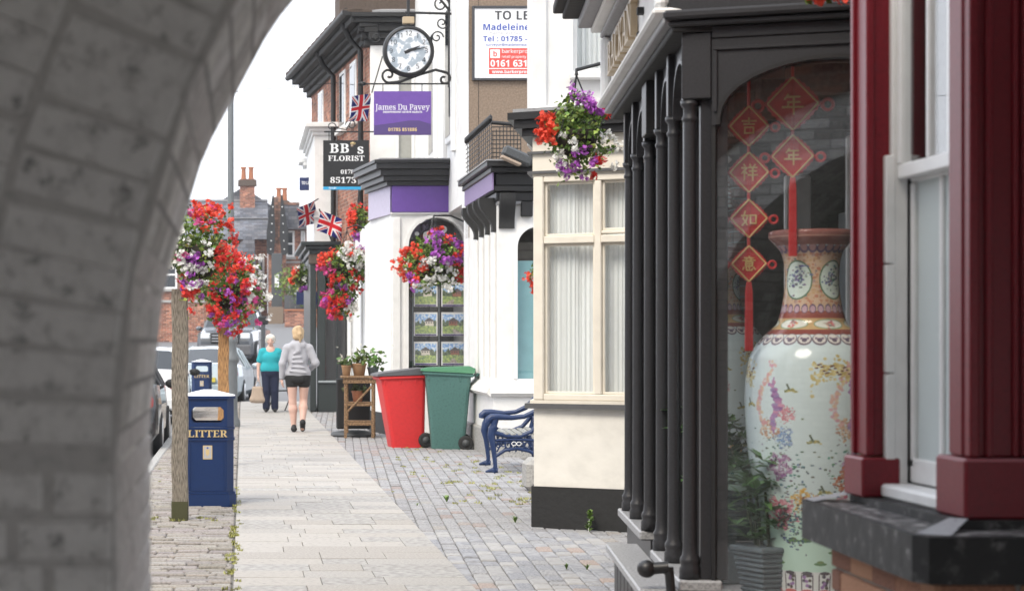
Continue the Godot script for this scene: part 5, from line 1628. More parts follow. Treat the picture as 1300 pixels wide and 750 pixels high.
# ------------------------------------------------------------------ signs and clock
func scroll(b: MB, c: Vector3, r0: float, turns: float, start: float, dirn: float, rad: float) -> void:
	var pts := []
	var n := int(14 * turns)
	for k in n + 1:
		var t := float(k) / n
		var a := start + dirn * TAU * turns * t
		var r := r0 * (1.0 - 0.8 * t)
		pts.append(c + Vector3(cos(a) * r, sin(a) * r, 0))
	b.tube(pts, rad, 6)

func union_jack() -> ImageTexture:
	var im := Image.create(240, 120, false, Image.FORMAT_RGB8)
	var blue := Color(0.07, 0.12, 0.42); var red := Color(0.80, 0.10, 0.16); var wh := Color(0.92, 0.92, 0.93)
	for y in 120:
		for x in 240:
			var fx := x - 119.5; var fy := y - 59.5
			var c := blue
			var d1 := absf(fy * 2.0 - fx) / sqrt(5.0); var d2 := absf(fy * 2.0 + fx) / sqrt(5.0)
			if d1 < 12 or d2 < 12: c = wh
			var s1 := (fy * 2.0 - fx) * signf(fx); var s2 := (fy * 2.0 + fx) * signf(fx)
			if (d1 < 7.5 and s1 < 0) or (d2 < 7.5 and s2 < 0): c = red
			if absf(fx) < 20 or absf(fy) < 20: c = wh
			if absf(fx) < 12 or absf(fy) < 12: c = red
			im.set_pixel(x, y, c)
	return ImageTexture.create_from_image(im)

func flag(label: String, at: Vector3, basis: Basis, w: float, hh: float, pole: Array) -> void:
	var o := thing("union_flag", label, "flag", at, basis, "flags")
	var b := MB.new()
	var N := 14
	for i in N:
		for j in 6:
			var P := []
			for q in [[i, j], [i + 1, j], [i + 1, j + 1], [i, j + 1]]:
				var u: float = q[0] / float(N); var v: float = q[1] / 6.0
				P.append([Vector3(u * w, -v * hh - u * u * 0.12 * w, 0.05 * w * sin(u * 9.0 + v * 2.0) * u + 0.02), Vector2(u, v)])
			var nn := ((P[1][0] - P[0][0]) as Vector3).cross(P[3][0] - P[0][0]).normalized()
			if nn.z < 0: nn = -nn
			b.t3(P[0][0], P[1][0], P[2][0], nn, nn, nn, P[0][1], P[1][1], P[2][1])
			b.t3(P[0][0], P[2][0], P[3][0], nn, nn, nn, P[0][1], P[2][1], P[3][1])
	part(o, "cloth", b, M.flag)
	bar(o, "pole", M.iron, pole, 0.013, 6)

func signs() -> void:
	M.flag = mk(Color(1, 1, 1), 0.85)
	M.flag.albedo_texture = union_jack()
	# clock on its iron bracket
	var c := thing("street_clock", "round black rimmed clock hanging on a scrolled iron bracket", "clock", Vector3(2.54, 5.93, -29.0))
	var cs := MB.new()
	cs.xf = Transform3D(Basis(Vector3(1, 0, 0), PI / 2), Vector3.ZERO)
	cs.lathe([Vector2(0.0, -0.1), Vector2(0.33, -0.1), Vector2(0.385, -0.06), Vector2(0.40, 0.0), Vector2(0.385, 0.07), Vector2(0.355, 0.10), Vector2(0.335, 0.085), Vector2(0.335, 0.06), Vector2(0.0, 0.06)], 40)
	part(c, "case", cs, M.iron)
	var fc := MB.new()
	fc.tube([Vector3(0, 0, 0.061), Vector3(0, 0, 0.066)], 0.333, 40)
	var face := part(c, "dial", fc, M.clock_face)
	for k in range(1, 13):
		var a := PI / 2 - TAU * k / 12
		var tm := TextMesh.new(); tm.text = str(k); tm.font = F.sans; tm.font_size = 64; tm.pixel_size = 0.0016; tm.depth = 0.003; tm.curve_step = 2.0
		part(face, "numeral", tm, M.iron, Transform3D(Basis(), Vector3(cos(a) * 0.27, sin(a) * 0.27, 0.068)))
	for hnd in [[13.0, 0.29, 0.012, 0.078], [11.0, 0.19, 0.02, 0.074]]:
		var a: float = PI / 2 - TAU * hnd[0] / 60.0
		var hb := MB.new()
		hb.xf = Transform3D(Basis(Vector3(0, 0, 1), a), Vector3(0, 0, hnd[3]))
		hb.extrude(PackedVector2Array([Vector2(-0.07, -hnd[2]), Vector2(0.0, -hnd[2] * 1.3), Vector2(hnd[1], -0.004), Vector2(hnd[1], 0.004), Vector2(0.0, hnd[2] * 1.3), Vector2(-0.07, hnd[2])]), 0.0, 0.003)
		part(face, "hand", hb, M.iron)
	bx(c, "finial", M.gold_dull, -0.09, 0.09, 0.42, 0.53, -0.05, 0.05, 0.01)
	bar(c, "hanger", M.iron, [Vector3(0, 0.38, 0), Vector3(0, 0.9, 0)], 0.025)
	var br := MB.new()
	br.tube([Vector3(-0.3, -0.48, 0), Vector3(-0.12, -0.46, 0), Vector3(0.18, -0.35, 0), Vector3(0.42, -0.28, 0), Vector3(0.58, -0.32, 0)], 0.022, 8)
	scroll(br, Vector3(-0.3, -0.36, 0), 0.12, 1.1, -PI / 2, -1.0, 0.02)
	scroll(br, Vector3(0.55, -0.42, 0), 0.11, 1.1, PI / 2, -1.0, 0.02)
	br.tube([Vector3(0.62, -0.55, 0), Vector3(0.63, 0.9, 0)], 0.016, 6)
	br.tube([Vector3(-0.05, 0.6, 0), Vector3(0.66, 0.58, 0)], 0.02, 6)
	scroll(br, Vector3(0.44, 0.22, 0), 0.1, 1.3, 0.0, 1.0, 0.012)
	scroll(br, Vector3(0.52, 0.44, 0), 0.1, 1.3, 0.0, -1.0, 0.012)
	scroll(br, Vector3(0.5, 0.72, 0), 0.13, 1.4, 0.0, 1.0, 0.014)
	scroll(br, Vector3(-0.5, 0.22, 0), 0.09, 1.3, PI, 1.0, 0.012)
	br.tube([Vector3(0.64, 0.62, 0), Vector3(0.45, 0.85, 0), Vector3(0.38, 1.1, 0)], 0.02, 6)
	part(c, "bracket", br, M.iron)
	bar(c, "stay", M.iron, [Vector3(0.63, -0.55, 0), Vector3(0.63, -1.0, 0)], 0.012)
	# estate agent's hanging sign
	var j := thing("hanging_sign", "purple hanging sign with white lettering below the clock", "sign", Vector3(2.45, 4.985, -29.0))
	bx(j, "board", M.purple, -0.44, 0.44, -0.335, 0.335, -0.02, 0.02, 0.004)
	ext(j, "hill_print", M.purple_dark, PackedVector2Array([Vector2(-0.438, -0.333), Vector2(0.438, -0.333), Vector2(0.438, -0.17), Vector2(0.25, -0.115), Vector2(0.1, -0.115), Vector2(-0.15, -0.155), Vector2(-0.438, -0.19)]), 0.0205, 0.022)
	text(j, "lettering", "James Du Pavey", 0.085, Vector3(0.0, 0.09, 0.0225), M.sign_white, "serif", 0.003, Basis(), 0.92)
	text(j, "lettering", "INDEPENDENT ESTATE AGENTS", 0.028, Vector3(0.0, 0.015, 0.0225), M.sign_white, "sans_bold", 0.003, Basis(), 1.05)
	text(j, "lettering", "01785 851886", 0.05, Vector3(0.0, -0.255, 0.0235), M.gold, "sans_bold", 0.003)
	bar(j, "rod", M.iron, [Vector3(-0.62, 0.45, 0), Vector3(0.72, 0.45, 0)], 0.014, 6)
	var fn := MB.new(); fn.ball(Vector3(-0.62, 0.45, 0), Vector3(0.07, 0.035, 0.035), 8)
	part(j, "finial", fn, M.iron)
	for x in [-0.3, 0.3]:
		bar(j, "hook", M.iron, [Vector3(x, 0.45, 0), Vector3(x, 0.335, 0)], 0.007, 5)
	# florist's hanging sign
	var f := thing("hanging_sign", "black hanging sign with white lettering and blue bottom strip", "sign", Vector3(1.94, 4.81, -35.5), Basis.from_scale(Vector3(0.92, 0.92, 0.92)))
	bx(f, "board", M.iron, -0.47, 0.47, -0.46, 0.485, -0.02, 0.02, 0.004)
	bx(f, "strip", M.sign_cyan, -0.47, 0.47, -0.525, -0.462, -0.02, 0.02, 0.004)
	for x in [-0.245, -0.035]:
		text(f, "lettering", "B", 0.19, Vector3(x, 0.32, 0.0205), M.sign_white, "serif_bold", 0.003, Basis(), 1.1)
	text(f, "lettering", "s", 0.19, Vector3(0.29, 0.30, 0.0205), M.sign_white, "serif_bold", 0.003, Basis(), 1.1)
	var bee := MB.new(); bee.ball(Vector3(0.14, 0.42, 0.022), Vector3(0.06, 0.03, 0.006), 10)
	part(f, "emblem", bee, M.gold)
	var bee2 := MB.new(); bee2.ball(Vector3(0.12, 0.37, 0.022), Vector3(0.03, 0.03, 0.006), 8)
	part(f, "emblem", bee2, M.bag)
	text(f, "lettering", "FLORIST", 0.105, Vector3(0.0, 0.115, 0.0205), M.sign_white, "serif_bold", 0.003, Basis(), 1.15)
	text(f, "lettering", "01785", 0.085, Vector3(0.06, -0.16, 0.0205), M.sign_white, "serif_bold", 0.003, Basis(), 1.05)
	text(f, "lettering", "85173", 0.12, Vector3(-0.06, -0.33, 0.0205), M.sign_white, "serif_bold", 0.003, Basis(), 1.15)
	text(f, "lettering", "TO LET", 0.035, Vector3(-0.28, -0.492, 0.0205), M.sign_white, "sans_bold", 0.003)
	bar(f, "rod", M.iron, [Vector3(-0.45, 0.66, 0), Vector3(0.6, 0.66, 0)], 0.016, 6)
	var sb := MB.new()
	scroll(sb, Vector3(-0.3, 0.76, 0), 0.1, 1.0, 0.0, 1.0, 0.012)
	scroll(sb, Vector3(0.1, 0.8, 0), 0.12, 1.2, PI, -1.0, 0.012)
	sb.tube([Vector3(-0.2, 0.74, 0), Vector3(0.0, 0.7, 0), Vector3(0.12, 0.92, 0)], 0.012, 6)
	part(f, "bracket", sb, M.iron)
	for x in [-0.35, 0.35]:
		bar(f, "hook", M.iron, [Vector3(x, 0.66, 0), Vector3(x, 0.485, 0)], 0.008, 5)
	# letting board on the brown flank
	var t := thing("letting_board", "large black framed white letting board on the brown flank wall", "sign", Vector3(3.345, 5.29, -27.59))
	bx(t, "panel", M.sign_white, 0.035, 1.5, 0.035, 1.05, 0.0, 0.03)
	for q in [[0.0, 0.034, 0.0, 1.085], [1.5, 1.535, 0.0, 1.085], [0.035, 1.499, 0.0, 0.034], [0.035, 1.499, 1.051, 1.085]]:
		bx(t, "frame", M.sign_dark, q[0], q[1], q[2], q[3], 0.0, 0.05, 0.004)
	var LA := HORIZONTAL_ALIGNMENT_LEFT
	text(t, "lettering", "TO LET", 0.125, Vector3(0.33, 0.945, 0.032), M.sign_dark, "sans_bold", 0.003, Basis(), 1.1, LA)
	text(t, "lettering", "Madeleine Ja", 0.09, Vector3(0.15, 0.775, 0.032), M.sign_blue, "sans_bold", 0.003, Basis(), 1.08, LA)
	text(t, "lettering", "Chartered Surv", 0.045, Vector3(0.2, 0.69, 0.032), M.sign_grey, "sans", 0.003, Basis(), 1.35, LA)
	text(t, "lettering", "Tel : 01785 - 81", 0.075, Vector3(0.16, 0.605, 0.032), M.sign_blue, "sans_bold", 0.003, Basis(), 1.1, LA)
	text(t, "lettering", "surveyor@madeleineja", 0.036, Vector3(0.2, 0.52, 0.032), M.sign_blue, "sans", 0.003, Basis(), 1.15, LA)
	bx(t, "red_print", M.sign_red, 0.245, 1.4, 0.09, 0.47, 0.0305, 0.032)
	bx(t, "white_print", M.sign_white, 0.265, 0.405, 0.325, 0.45, 0.0322, 0.0335)
	text(t, "lettering", "b", 0.08, Vector3(0.335, 0.385, 0.034), M.sign_red, "sans_bold", 0.003)
	text(t, "lettering", "barkerproud", 0.055, Vector3(0.43, 0.425, 0.0335), M.sign_white, "sans", 0.003, Basis(), 1.1, LA)
	text(t, "lettering", "retail property cons", 0.036, Vector3(0.43, 0.345, 0.0335), M.sign_white, "sans", 0.003, Basis(), 1.1, LA)
	text(t, "lettering", "0161 631 28", 0.095, Vector3(0.265, 0.245, 0.0335), M.sign_white, "sans_bold", 0.003, Basis(), 1.0, LA)
	bx(t, "white_print", M.sign_white, 0.245, 1.4, 0.165, 0.178, 0.0325, 0.0335)
	text(t, "lettering", "www.barkerproudlo", 0.045, Vector3(0.29, 0.125, 0.0335), M.sign_white, "sans_bold", 0.003, Basis(), 1.05, LA)
	# flags on the florist
	flag("union flag on a leaning pole above the florist cornice, right of the pair", Vector3(1.62, 4.2, -39.4), Basis(Vector3(0, 0, 1), -0.25) * Basis(Vector3.UP, 0.35), 0.62, 0.42, [Vector3(-0.04, 0.03, 0), Vector3(0.62, -0.7, -0.2)])
	flag("union flag hanging edge on above the florist cornice, left of the pair", Vector3(1.50, 4.45, -39.9), Basis(Vector3(0, 0, 1), -1.2) * Basis(Vector3.UP, 1.0), 0.75, 0.4, [Vector3(0, 0.1, 0), Vector3(0.55, -0.4, -0.3)])
	flag("union flag drooping beside the purple hanging sign", Vector3(2.30, 5.95, -34.0), Basis(Vector3(0, 0, 1), -1.45) * Basis(Vector3.UP, 1.0), 0.75, 0.34, [Vector3(0, 0.02, 0), Vector3(-0.25, 0.3, -0.6)])
	# small far boards
	var l := thing("letting_board", "small navy and white letting board above the far flags", "sign", Vector3(1.32, 4.95, -43.5))
	bx(l, "panel", M.sign_navy, -0.02, 0.3, 0.0, 0.3, -0.02, 0.02)
	bx(l, "panel", M.sign_white, -0.02, 0.3, -0.42, -0.002, -0.02, 0.02)
	text(l, "lettering", "TO LET", 0.07, Vector3(0.14, 0.17, 0.021), M.sign_white, "sans_bold", 0.003, Basis(), 0.7)
	var bs := thing("blue_sign", "navy blue board below the small flower basket by the florist", "sign", Vector3(1.58, 2.55, -47.0))
	bx(bs, "board", M.sign_navy, -0.25, 0.3, -0.16, 0.16, -0.02, 0.02)
	text(bs, "lettering", "Bar", 0.09, Vector3(0.06, -0.05, 0.022), M.sign_white, "serif", 0.003)
	bar(bs, "bracket", M.iron, [Vector3(0.3, 0.1, 0), Vector3(0.9, 0.1, 0)], 0.015)

# ------------------------------------------------------------------ flowers
func bloom(b: MB, p: Vector3, s: float, colr: Color) -> void:
	var g := rng.randf_range(0.72, 1.2)
	b.col = Color(minf(colr.r * g, 0.9), minf(colr.g * g, 0.9), minf(colr.b * g, 0.9))
	var nn := Vector3(rng.randfn(), rng.randfn() + 0.4, rng.randfn()).normalized()
	var u := nn.cross(Vector3(0.3, 0.7, 0.2)).normalized()
	var v := nn.cross(u)
	for k in 5:
		var a := TAU * k / 5.0
		var a2 := a + 0.95
		var m := a + 0.47
		b.tri(p, p + (u * cos(a) + v * sin(a)) * s + nn * s * 0.25, p + (u * cos(a2) + v * sin(a2)) * s + nn * s * 0.25, (nn + (u * cos(m) + v * sin(m)) * -0.3).normalized())

const RED := Color(0.70, 0.035, 0.025)
const SCARLET := Color(0.78, 0.07, 0.03)
const WHITE := Color(0.80, 0.80, 0.76)
const PURPLE := Color(0.42, 0.10, 0.50)
const PINK := Color(0.62, 0.06, 0.26)

func flowers(label: String, at: Vector3, r: Vector3, seed_: int, heads: Array, n_leaf: int, petal := 0.02, chain := 0.0, hook := Vector3.ZERO, droop := 0.25) -> Node3D:
	# heads: [colour, count, direction bias, tightness]
	var o := thing("flower_basket", label, "flower basket", at, Basis(), "flower displays")
	rng.seed = seed_
	var lf := MB.new()
	var ph := rng.randf() * 6.0
	for k in n_leaf:
		var dn := Vector3(rng.randfn(), rng.randfn(), rng.randfn()).normalized()
		var q := dn * pow(rng.randf(), 0.35)
		var lump := 0.86 + 0.16 * sin(dn.x * 6.0 + ph) * cos(dn.y * 5.0 + ph) + 0.12 * sin(dn.z * 7.0 + dn.y * 4.0)
		var p := Vector3(q.x * r.x, q.y * r.y, q.z * r.z) * lump
		if q.y < -0.5 and rng.randf() < droop: p.y -= rng.randf() * r.y * 0.35
		leaf(lf, p, rng.randf_range(0.03, 0.065) * (petal / 0.02), Color(0.12, 0.20, 0.035) if rng.randf() > 0.25 else Color(0.27, 0.34, 0.07))
	stuff(o, "foliage", lf, M.leaf)
	var named := {RED: "red_flowers", SCARLET: "scarlet_flowers", WHITE: "white_flowers", PURPLE: "purple_flowers", PINK: "pink_flowers"}
	var by := {}
	for hd in heads:
		var colr: Color = hd[0]
		if not by.has(colr): by[colr] = MB.new()
		var b: MB = by[colr]
		var bias: Vector3 = hd[2]
		for k in int(hd[1] * 1.45):
			var dn: Vector3 = (Vector3(rng.randfn(), rng.randfn(), rng.randfn()).normalized() * hd[3] + bias).normalized()
			var lump := 0.9 + 0.16 * sin(dn.x * 6.0 + ph) * cos(dn.y * 5.0 + ph) + 0.12 * sin(dn.z * 7.0 + dn.y * 4.0)
			var c: Vector3 = dn * r * lump * rng.randf_range(0.9, 1.1)
			if dn.y < -0.4 and rng.randf() < droop: c.y -= rng.randf() * r.y * 0.4
			var cr := petal * rng.randf_range(1.5, 2.8)
			var n := rng.randi_range(9, 17)
			for q in n:
				var e := Vector3(rng.randfn(), rng.randfn(), rng.randfn()).normalized() * cr * rng.randf_range(0.4, 1.0)
				bloom(b, c + e, petal * rng.randf_range(0.7, 1.15), colr)
	for colr in by:
		stuff(o, named[colr], by[colr], M.petal)
	var ln := MB.new()
	var bw := minf(r.x, r.z) * 0.62
	ln.lathe([Vector2(0.0, -r.y * 0.55), Vector2(bw * 0.55, -r.y * 0.48), Vector2(bw * 0.9, -r.y * 0.2), Vector2(bw, r.y * 0.05), Vector2(0, r.y * 0.1)], 14)
	part(o, "liner", ln, M.liner)
	if chain > 0.0:
		for k in 3:
			var a := TAU * k / 3 + 0.4
			bar(o, "chain", M.iron, [Vector3(cos(a) * bw, r.y * 0.05, sin(a) * bw), Vector3(0, chain, 0)], 0.006, 4)
		if hook != Vector3.ZERO:
			bar(o, "bracket", M.iron, [Vector3(0, chain, 0), Vector3(0, chain + 0.04, 0), hook * 0.5 + Vector3(0, chain * 0.5 + 0.08, 0), hook], 0.014, 6)
	return o

func baskets() -> void:
	var L := Vector3(-1, 0, 0); var Rt := Vector3(1, 0, 0); var U := Vector3.UP; var Fz := Vector3(0, 0, 1)
	flowers("tall tower of red, white and purple flowers on the weathered post", Vector3(-0.37, 2.25, -15.85), Vector3(0.30, 0.44, 0.30), 101, [
		[SCARLET, 22, U * 0.9 + Rt * 0.5 + Fz * 0.4, 0.7], [RED, 12, Rt + Fz * 0.5, 0.6], [WHITE, 16, L * 0.9 + Fz * 0.7 + U * 0.15, 0.55], [WHITE, 12, Fz - U * 0.25, 0.5], [PURPLE, 9, Fz - U * 0.55 + L * 0.2, 0.45], [RED, 7, -U + Fz * 0.5 + L * 0.4, 0.4], [PINK, 5, Fz * 0.6 + U * 0.6, 0.9]], 1500, 0.017, 0.0, Vector3.ZERO, 0.2)
	flowers("broad mound of red and white flowers on the new timber post", Vector3(-0.165, 2.13, -22.6), Vector3(0.47, 0.48, 0.46), 102, [
		[RED, 46, Fz + U * 0.3 + L * 0.15, 0.85], [SCARLET, 16, U + Fz * 0.4, 0.8], [WHITE, 15, Rt + Fz * 0.6, 0.55], [PURPLE, 13, Fz - U * 0.5, 0.7], [RED, 20, Fz * 0.6 - U * 0.9, 0.7], [WHITE, 10, U * 0.6 + Rt, 0.6], [PINK, 10, Fz - U * 0.2 + Rt * 0.5, 0.8]], 1900, 0.022, 0.0, Vector3.ZERO, 0.35)
	flowers("round basket of red, purple and white flowers before the arched estate agent window", Vector3(2.94, 2.72, -29.1), Vector3(0.56, 0.46, 0.46), 103, [
		[SCARLET, 34, L + Fz * 0.5 - U * 0.1, 0.75], [PURPLE, 30, Fz * 0.8 + U * 0.6 + Rt * 0.5, 0.75], [WHITE, 24, Fz - U * 0.6, 0.7], [RED, 20, Rt + Fz * 0.4 - U * 0.2, 0.75], [SCARLET, 12, U + Rt * 0.6, 0.7], [PURPLE, 5, -U * 0.8 + L + Fz, 0.3]], 1900, 0.026, 0.66, Vector3(0.62, 0.62, -0.7), 0.3)
	flowers("upper basket of white and red flowers hanging by the florist window", Vector3(1.815, 2.82, -33.0), Vector3(0.48, 0.38, 0.42), 104, [
		[SCARLET, 16, L + U * 0.3, 0.5], [WHITE, 26, Fz + U * 0.4 + Rt * 0.4, 0.7], [PURPLE, 9, Rt + U * 0.6, 0.5], [PINK, 8, L - U * 0.2 + Fz * 0.4, 0.5], [RED, 14, -U + Fz * 0.5, 0.8], [SCARLET, 10, U + Fz * 0.3, 0.8]], 1700, 0.028, 0.6, Vector3(0.34, 0.62, 0.1), 0.3)
	flowers("lower basket of red and pink flowers below the florist's white one", Vector3(1.70, 2.19, -33.1), Vector3(0.34, 0.32, 0.32), 105, [
		[RED, 22, Fz - U * 0.2, 0.9], [PINK, 14, L + Fz * 0.5, 0.8], [WHITE, 8, Rt + Fz - U * 0.5, 0.5], [PURPLE, 7, Fz * 0.8 + U * 0.3, 0.8]], 900, 0.028, 0.4, Vector3.ZERO, 0.3)
	flowers("small red and green basket left of the florist's black pillar", Vector3(1.34, 2.92, -42.5), Vector3(0.24, 0.34, 0.24), 106, [
		[SCARLET, 14, L + U * 0.2, 0.7], [PURPLE, 6, -U + Fz * 0.5, 0.5], [WHITE, 4, Fz, 0.8]], 500, 0.028, 0.5, Vector3(0.3, 0.55, 0), 0.2)
	flowers("red basket high on the estate agent's left corner", Vector3(2.10, 3.65, -34.2), Vector3(0.2, 0.34, 0.2), 107, [
		[SCARLET, 16, L + Fz * 0.5, 0.8], [PURPLE, 6, -U + Fz * 0.4, 0.6], [RED, 6, U, 0.8]], 400, 0.026, 0.5, Vector3(0.2, 0.55, 0), 0.5)
	flowers("lush basket of magenta and red flowers over the cream bay window", Vector3(2.42, 3.0, -13.7), Vector3(0.28, 0.33, 0.26), 108, [
		[SCARLET, 20, L + Fz * 0.35 + U * 0.1, 0.45], [PURPLE, 18, U * 0.8 + Fz * 0.7 + Rt * 0.3, 0.5], [PURPLE, 12, -U * 0.8 + Fz * 0.6, 0.5], [WHITE, 5, -U * 0.5 + Fz + L * 0.6, 0.4], [WHITE, 5, Rt + Fz * 0.5 - U * 0.2, 0.3], [RED, 8, Rt + Fz * 0.3 + U * 0.8, 0.4], [RED, 7, -U + Rt * 0.9 + Fz * 0.4, 0.25]], 1500, 0.016, 0.42, Vector3(0.5, 0.5, -0.3), 0.5)
	flowers("scarlet flower basket at the top edge over the display window", Vector3(2.52, 3.08, -8.1), Vector3(0.16, 0.12, 0.14), 109, [
		[SCARLET, 26, -U * 0.8 + Fz * 0.4, 0.9], [RED, 8, -U, 0.6]], 260, 0.014, 0.3, Vector3(0.1, 0.5, -0.6), 0.2)
	flowers("few trailing red flowers just beyond the cream bay", Vector3(2.90, 2.14, -18.4), Vector3(0.12, 0.16, 0.12), 110, [
		[SCARLET, 9, L - U * 0.6, 0.6]], 160, 0.018, 0.5, Vector3(0.35, 0.6, 0.2), 0.6)

# ------------------------------------------------------------------ in the display window
const VASE := [[0.0, 0.0], [0.19, 0.0], [0.2, 0.02], [0.2, 0.05], [0.205, 0.12], [0.222, 0.24], [0.25, 0.42], [0.285, 0.60], [0.308, 0.80], [0.315, 0.98], [0.308, 1.10], [0.288, 1.19], [0.245, 1.26], [0.20, 1.305], [0.165, 1.34], [0.152, 1.38], [0.138, 1.44], [0.127, 1.53], [0.130, 1.62], [0.143, 1.68], [0.175, 1.725], [0.203, 1.75], [0.205, 1.78], [0.195, 1.79], [0.17, 1.785], [0.12, 1.7], [0.0, 1.65]]

func vase_r(y: float) -> float:
	for k in range(1, 22):
		if VASE[k + 1][1] >= y:
			var t: float = (y - VASE[k][1]) / maxf(VASE[k + 1][1] - VASE[k][1], 0.001)
			return lerpf(VASE[k][0], VASE[k + 1][0], t)
	return 0.2

var pic: Image

func dab(u: float, y: float, ru: float, ry: float, col: Color, k := 1.0) -> void:
	# painted spot on the vase: u turn (0..1), y metres up, radii in metres
	var r := vase_r(y)
	var px := u * 1024.0; var py := (1.0 - y / 1.79) * 1024.0
	var a := ru / (TAU * r) * 1024.0; var b := ry / 1.79 * 1024.0
	for yy in range(int(py - b), int(py + b) + 1):
		if yy < 0 or yy > 1023: continue
		for xx in range(int(px - a), int(px + a) + 1):
			var e := (xx - px) / maxf(a, 0.5); var f := (yy - py) / maxf(b, 0.5)
			if e * e + f * f <= 1.0:
				var w := posmod(xx, 1024)
				pic.set_pixel(w, yy, pic.get_pixel(w, yy).lerp(col, k))

func peony(u: float, y: float, s: float, c: Color) -> void:
	var cir := TAU * vase_r(y)
	for k in 110:
		var a := rng.randf() * TAU; var q := sqrt(rng.randf()) * s * (0.85 + 0.18 * sin(a * 5.0 + u * 40.0))
		var w := c.lerp(Color(0.88, 0.86, 0.84), rng.randf() * 0.65)
		w = w.lerp(Color(c.r * 0.62, c.g * 0.45, c.b * 0.5), rng.randf() * 0.35 if k % 3 else 0.0)
		dab(u + cos(a) * q / cir, y + sin(a) * q, s * rng.randf_range(0.05, 0.15), s * rng.randf_range(0.04, 0.12), w)
	for k in 46:
		var a := rng.randf() * TAU
		var q: float = s * [0.3, 0.52, 0.74, 0.95][k % 4] * rng.randf_range(0.92, 1.08)
		dab(u + cos(a) * q / cir, y + sin(a) * q, s * 0.07, s * 0.022, Color(c.r * 0.6, c.g * 0.42, c.b * 0.48), 0.75)

func sprig(u: float, y: float, s: float, c: Color, n: int) -> void:
	for k in n * 3:
		dab(u + rng.randfn() * s / (TAU * vase_r(y)), y + rng.randfn() * s, rng.randf_range(0.003, 0.010), rng.randf_range(0.002, 0.006), Color(c.r * rng.randf_range(0.7, 1.3), c.g * rng.randf_range(0.7, 1.3), c.b * rng.randf_range(0.7, 1.3)), 0.8)

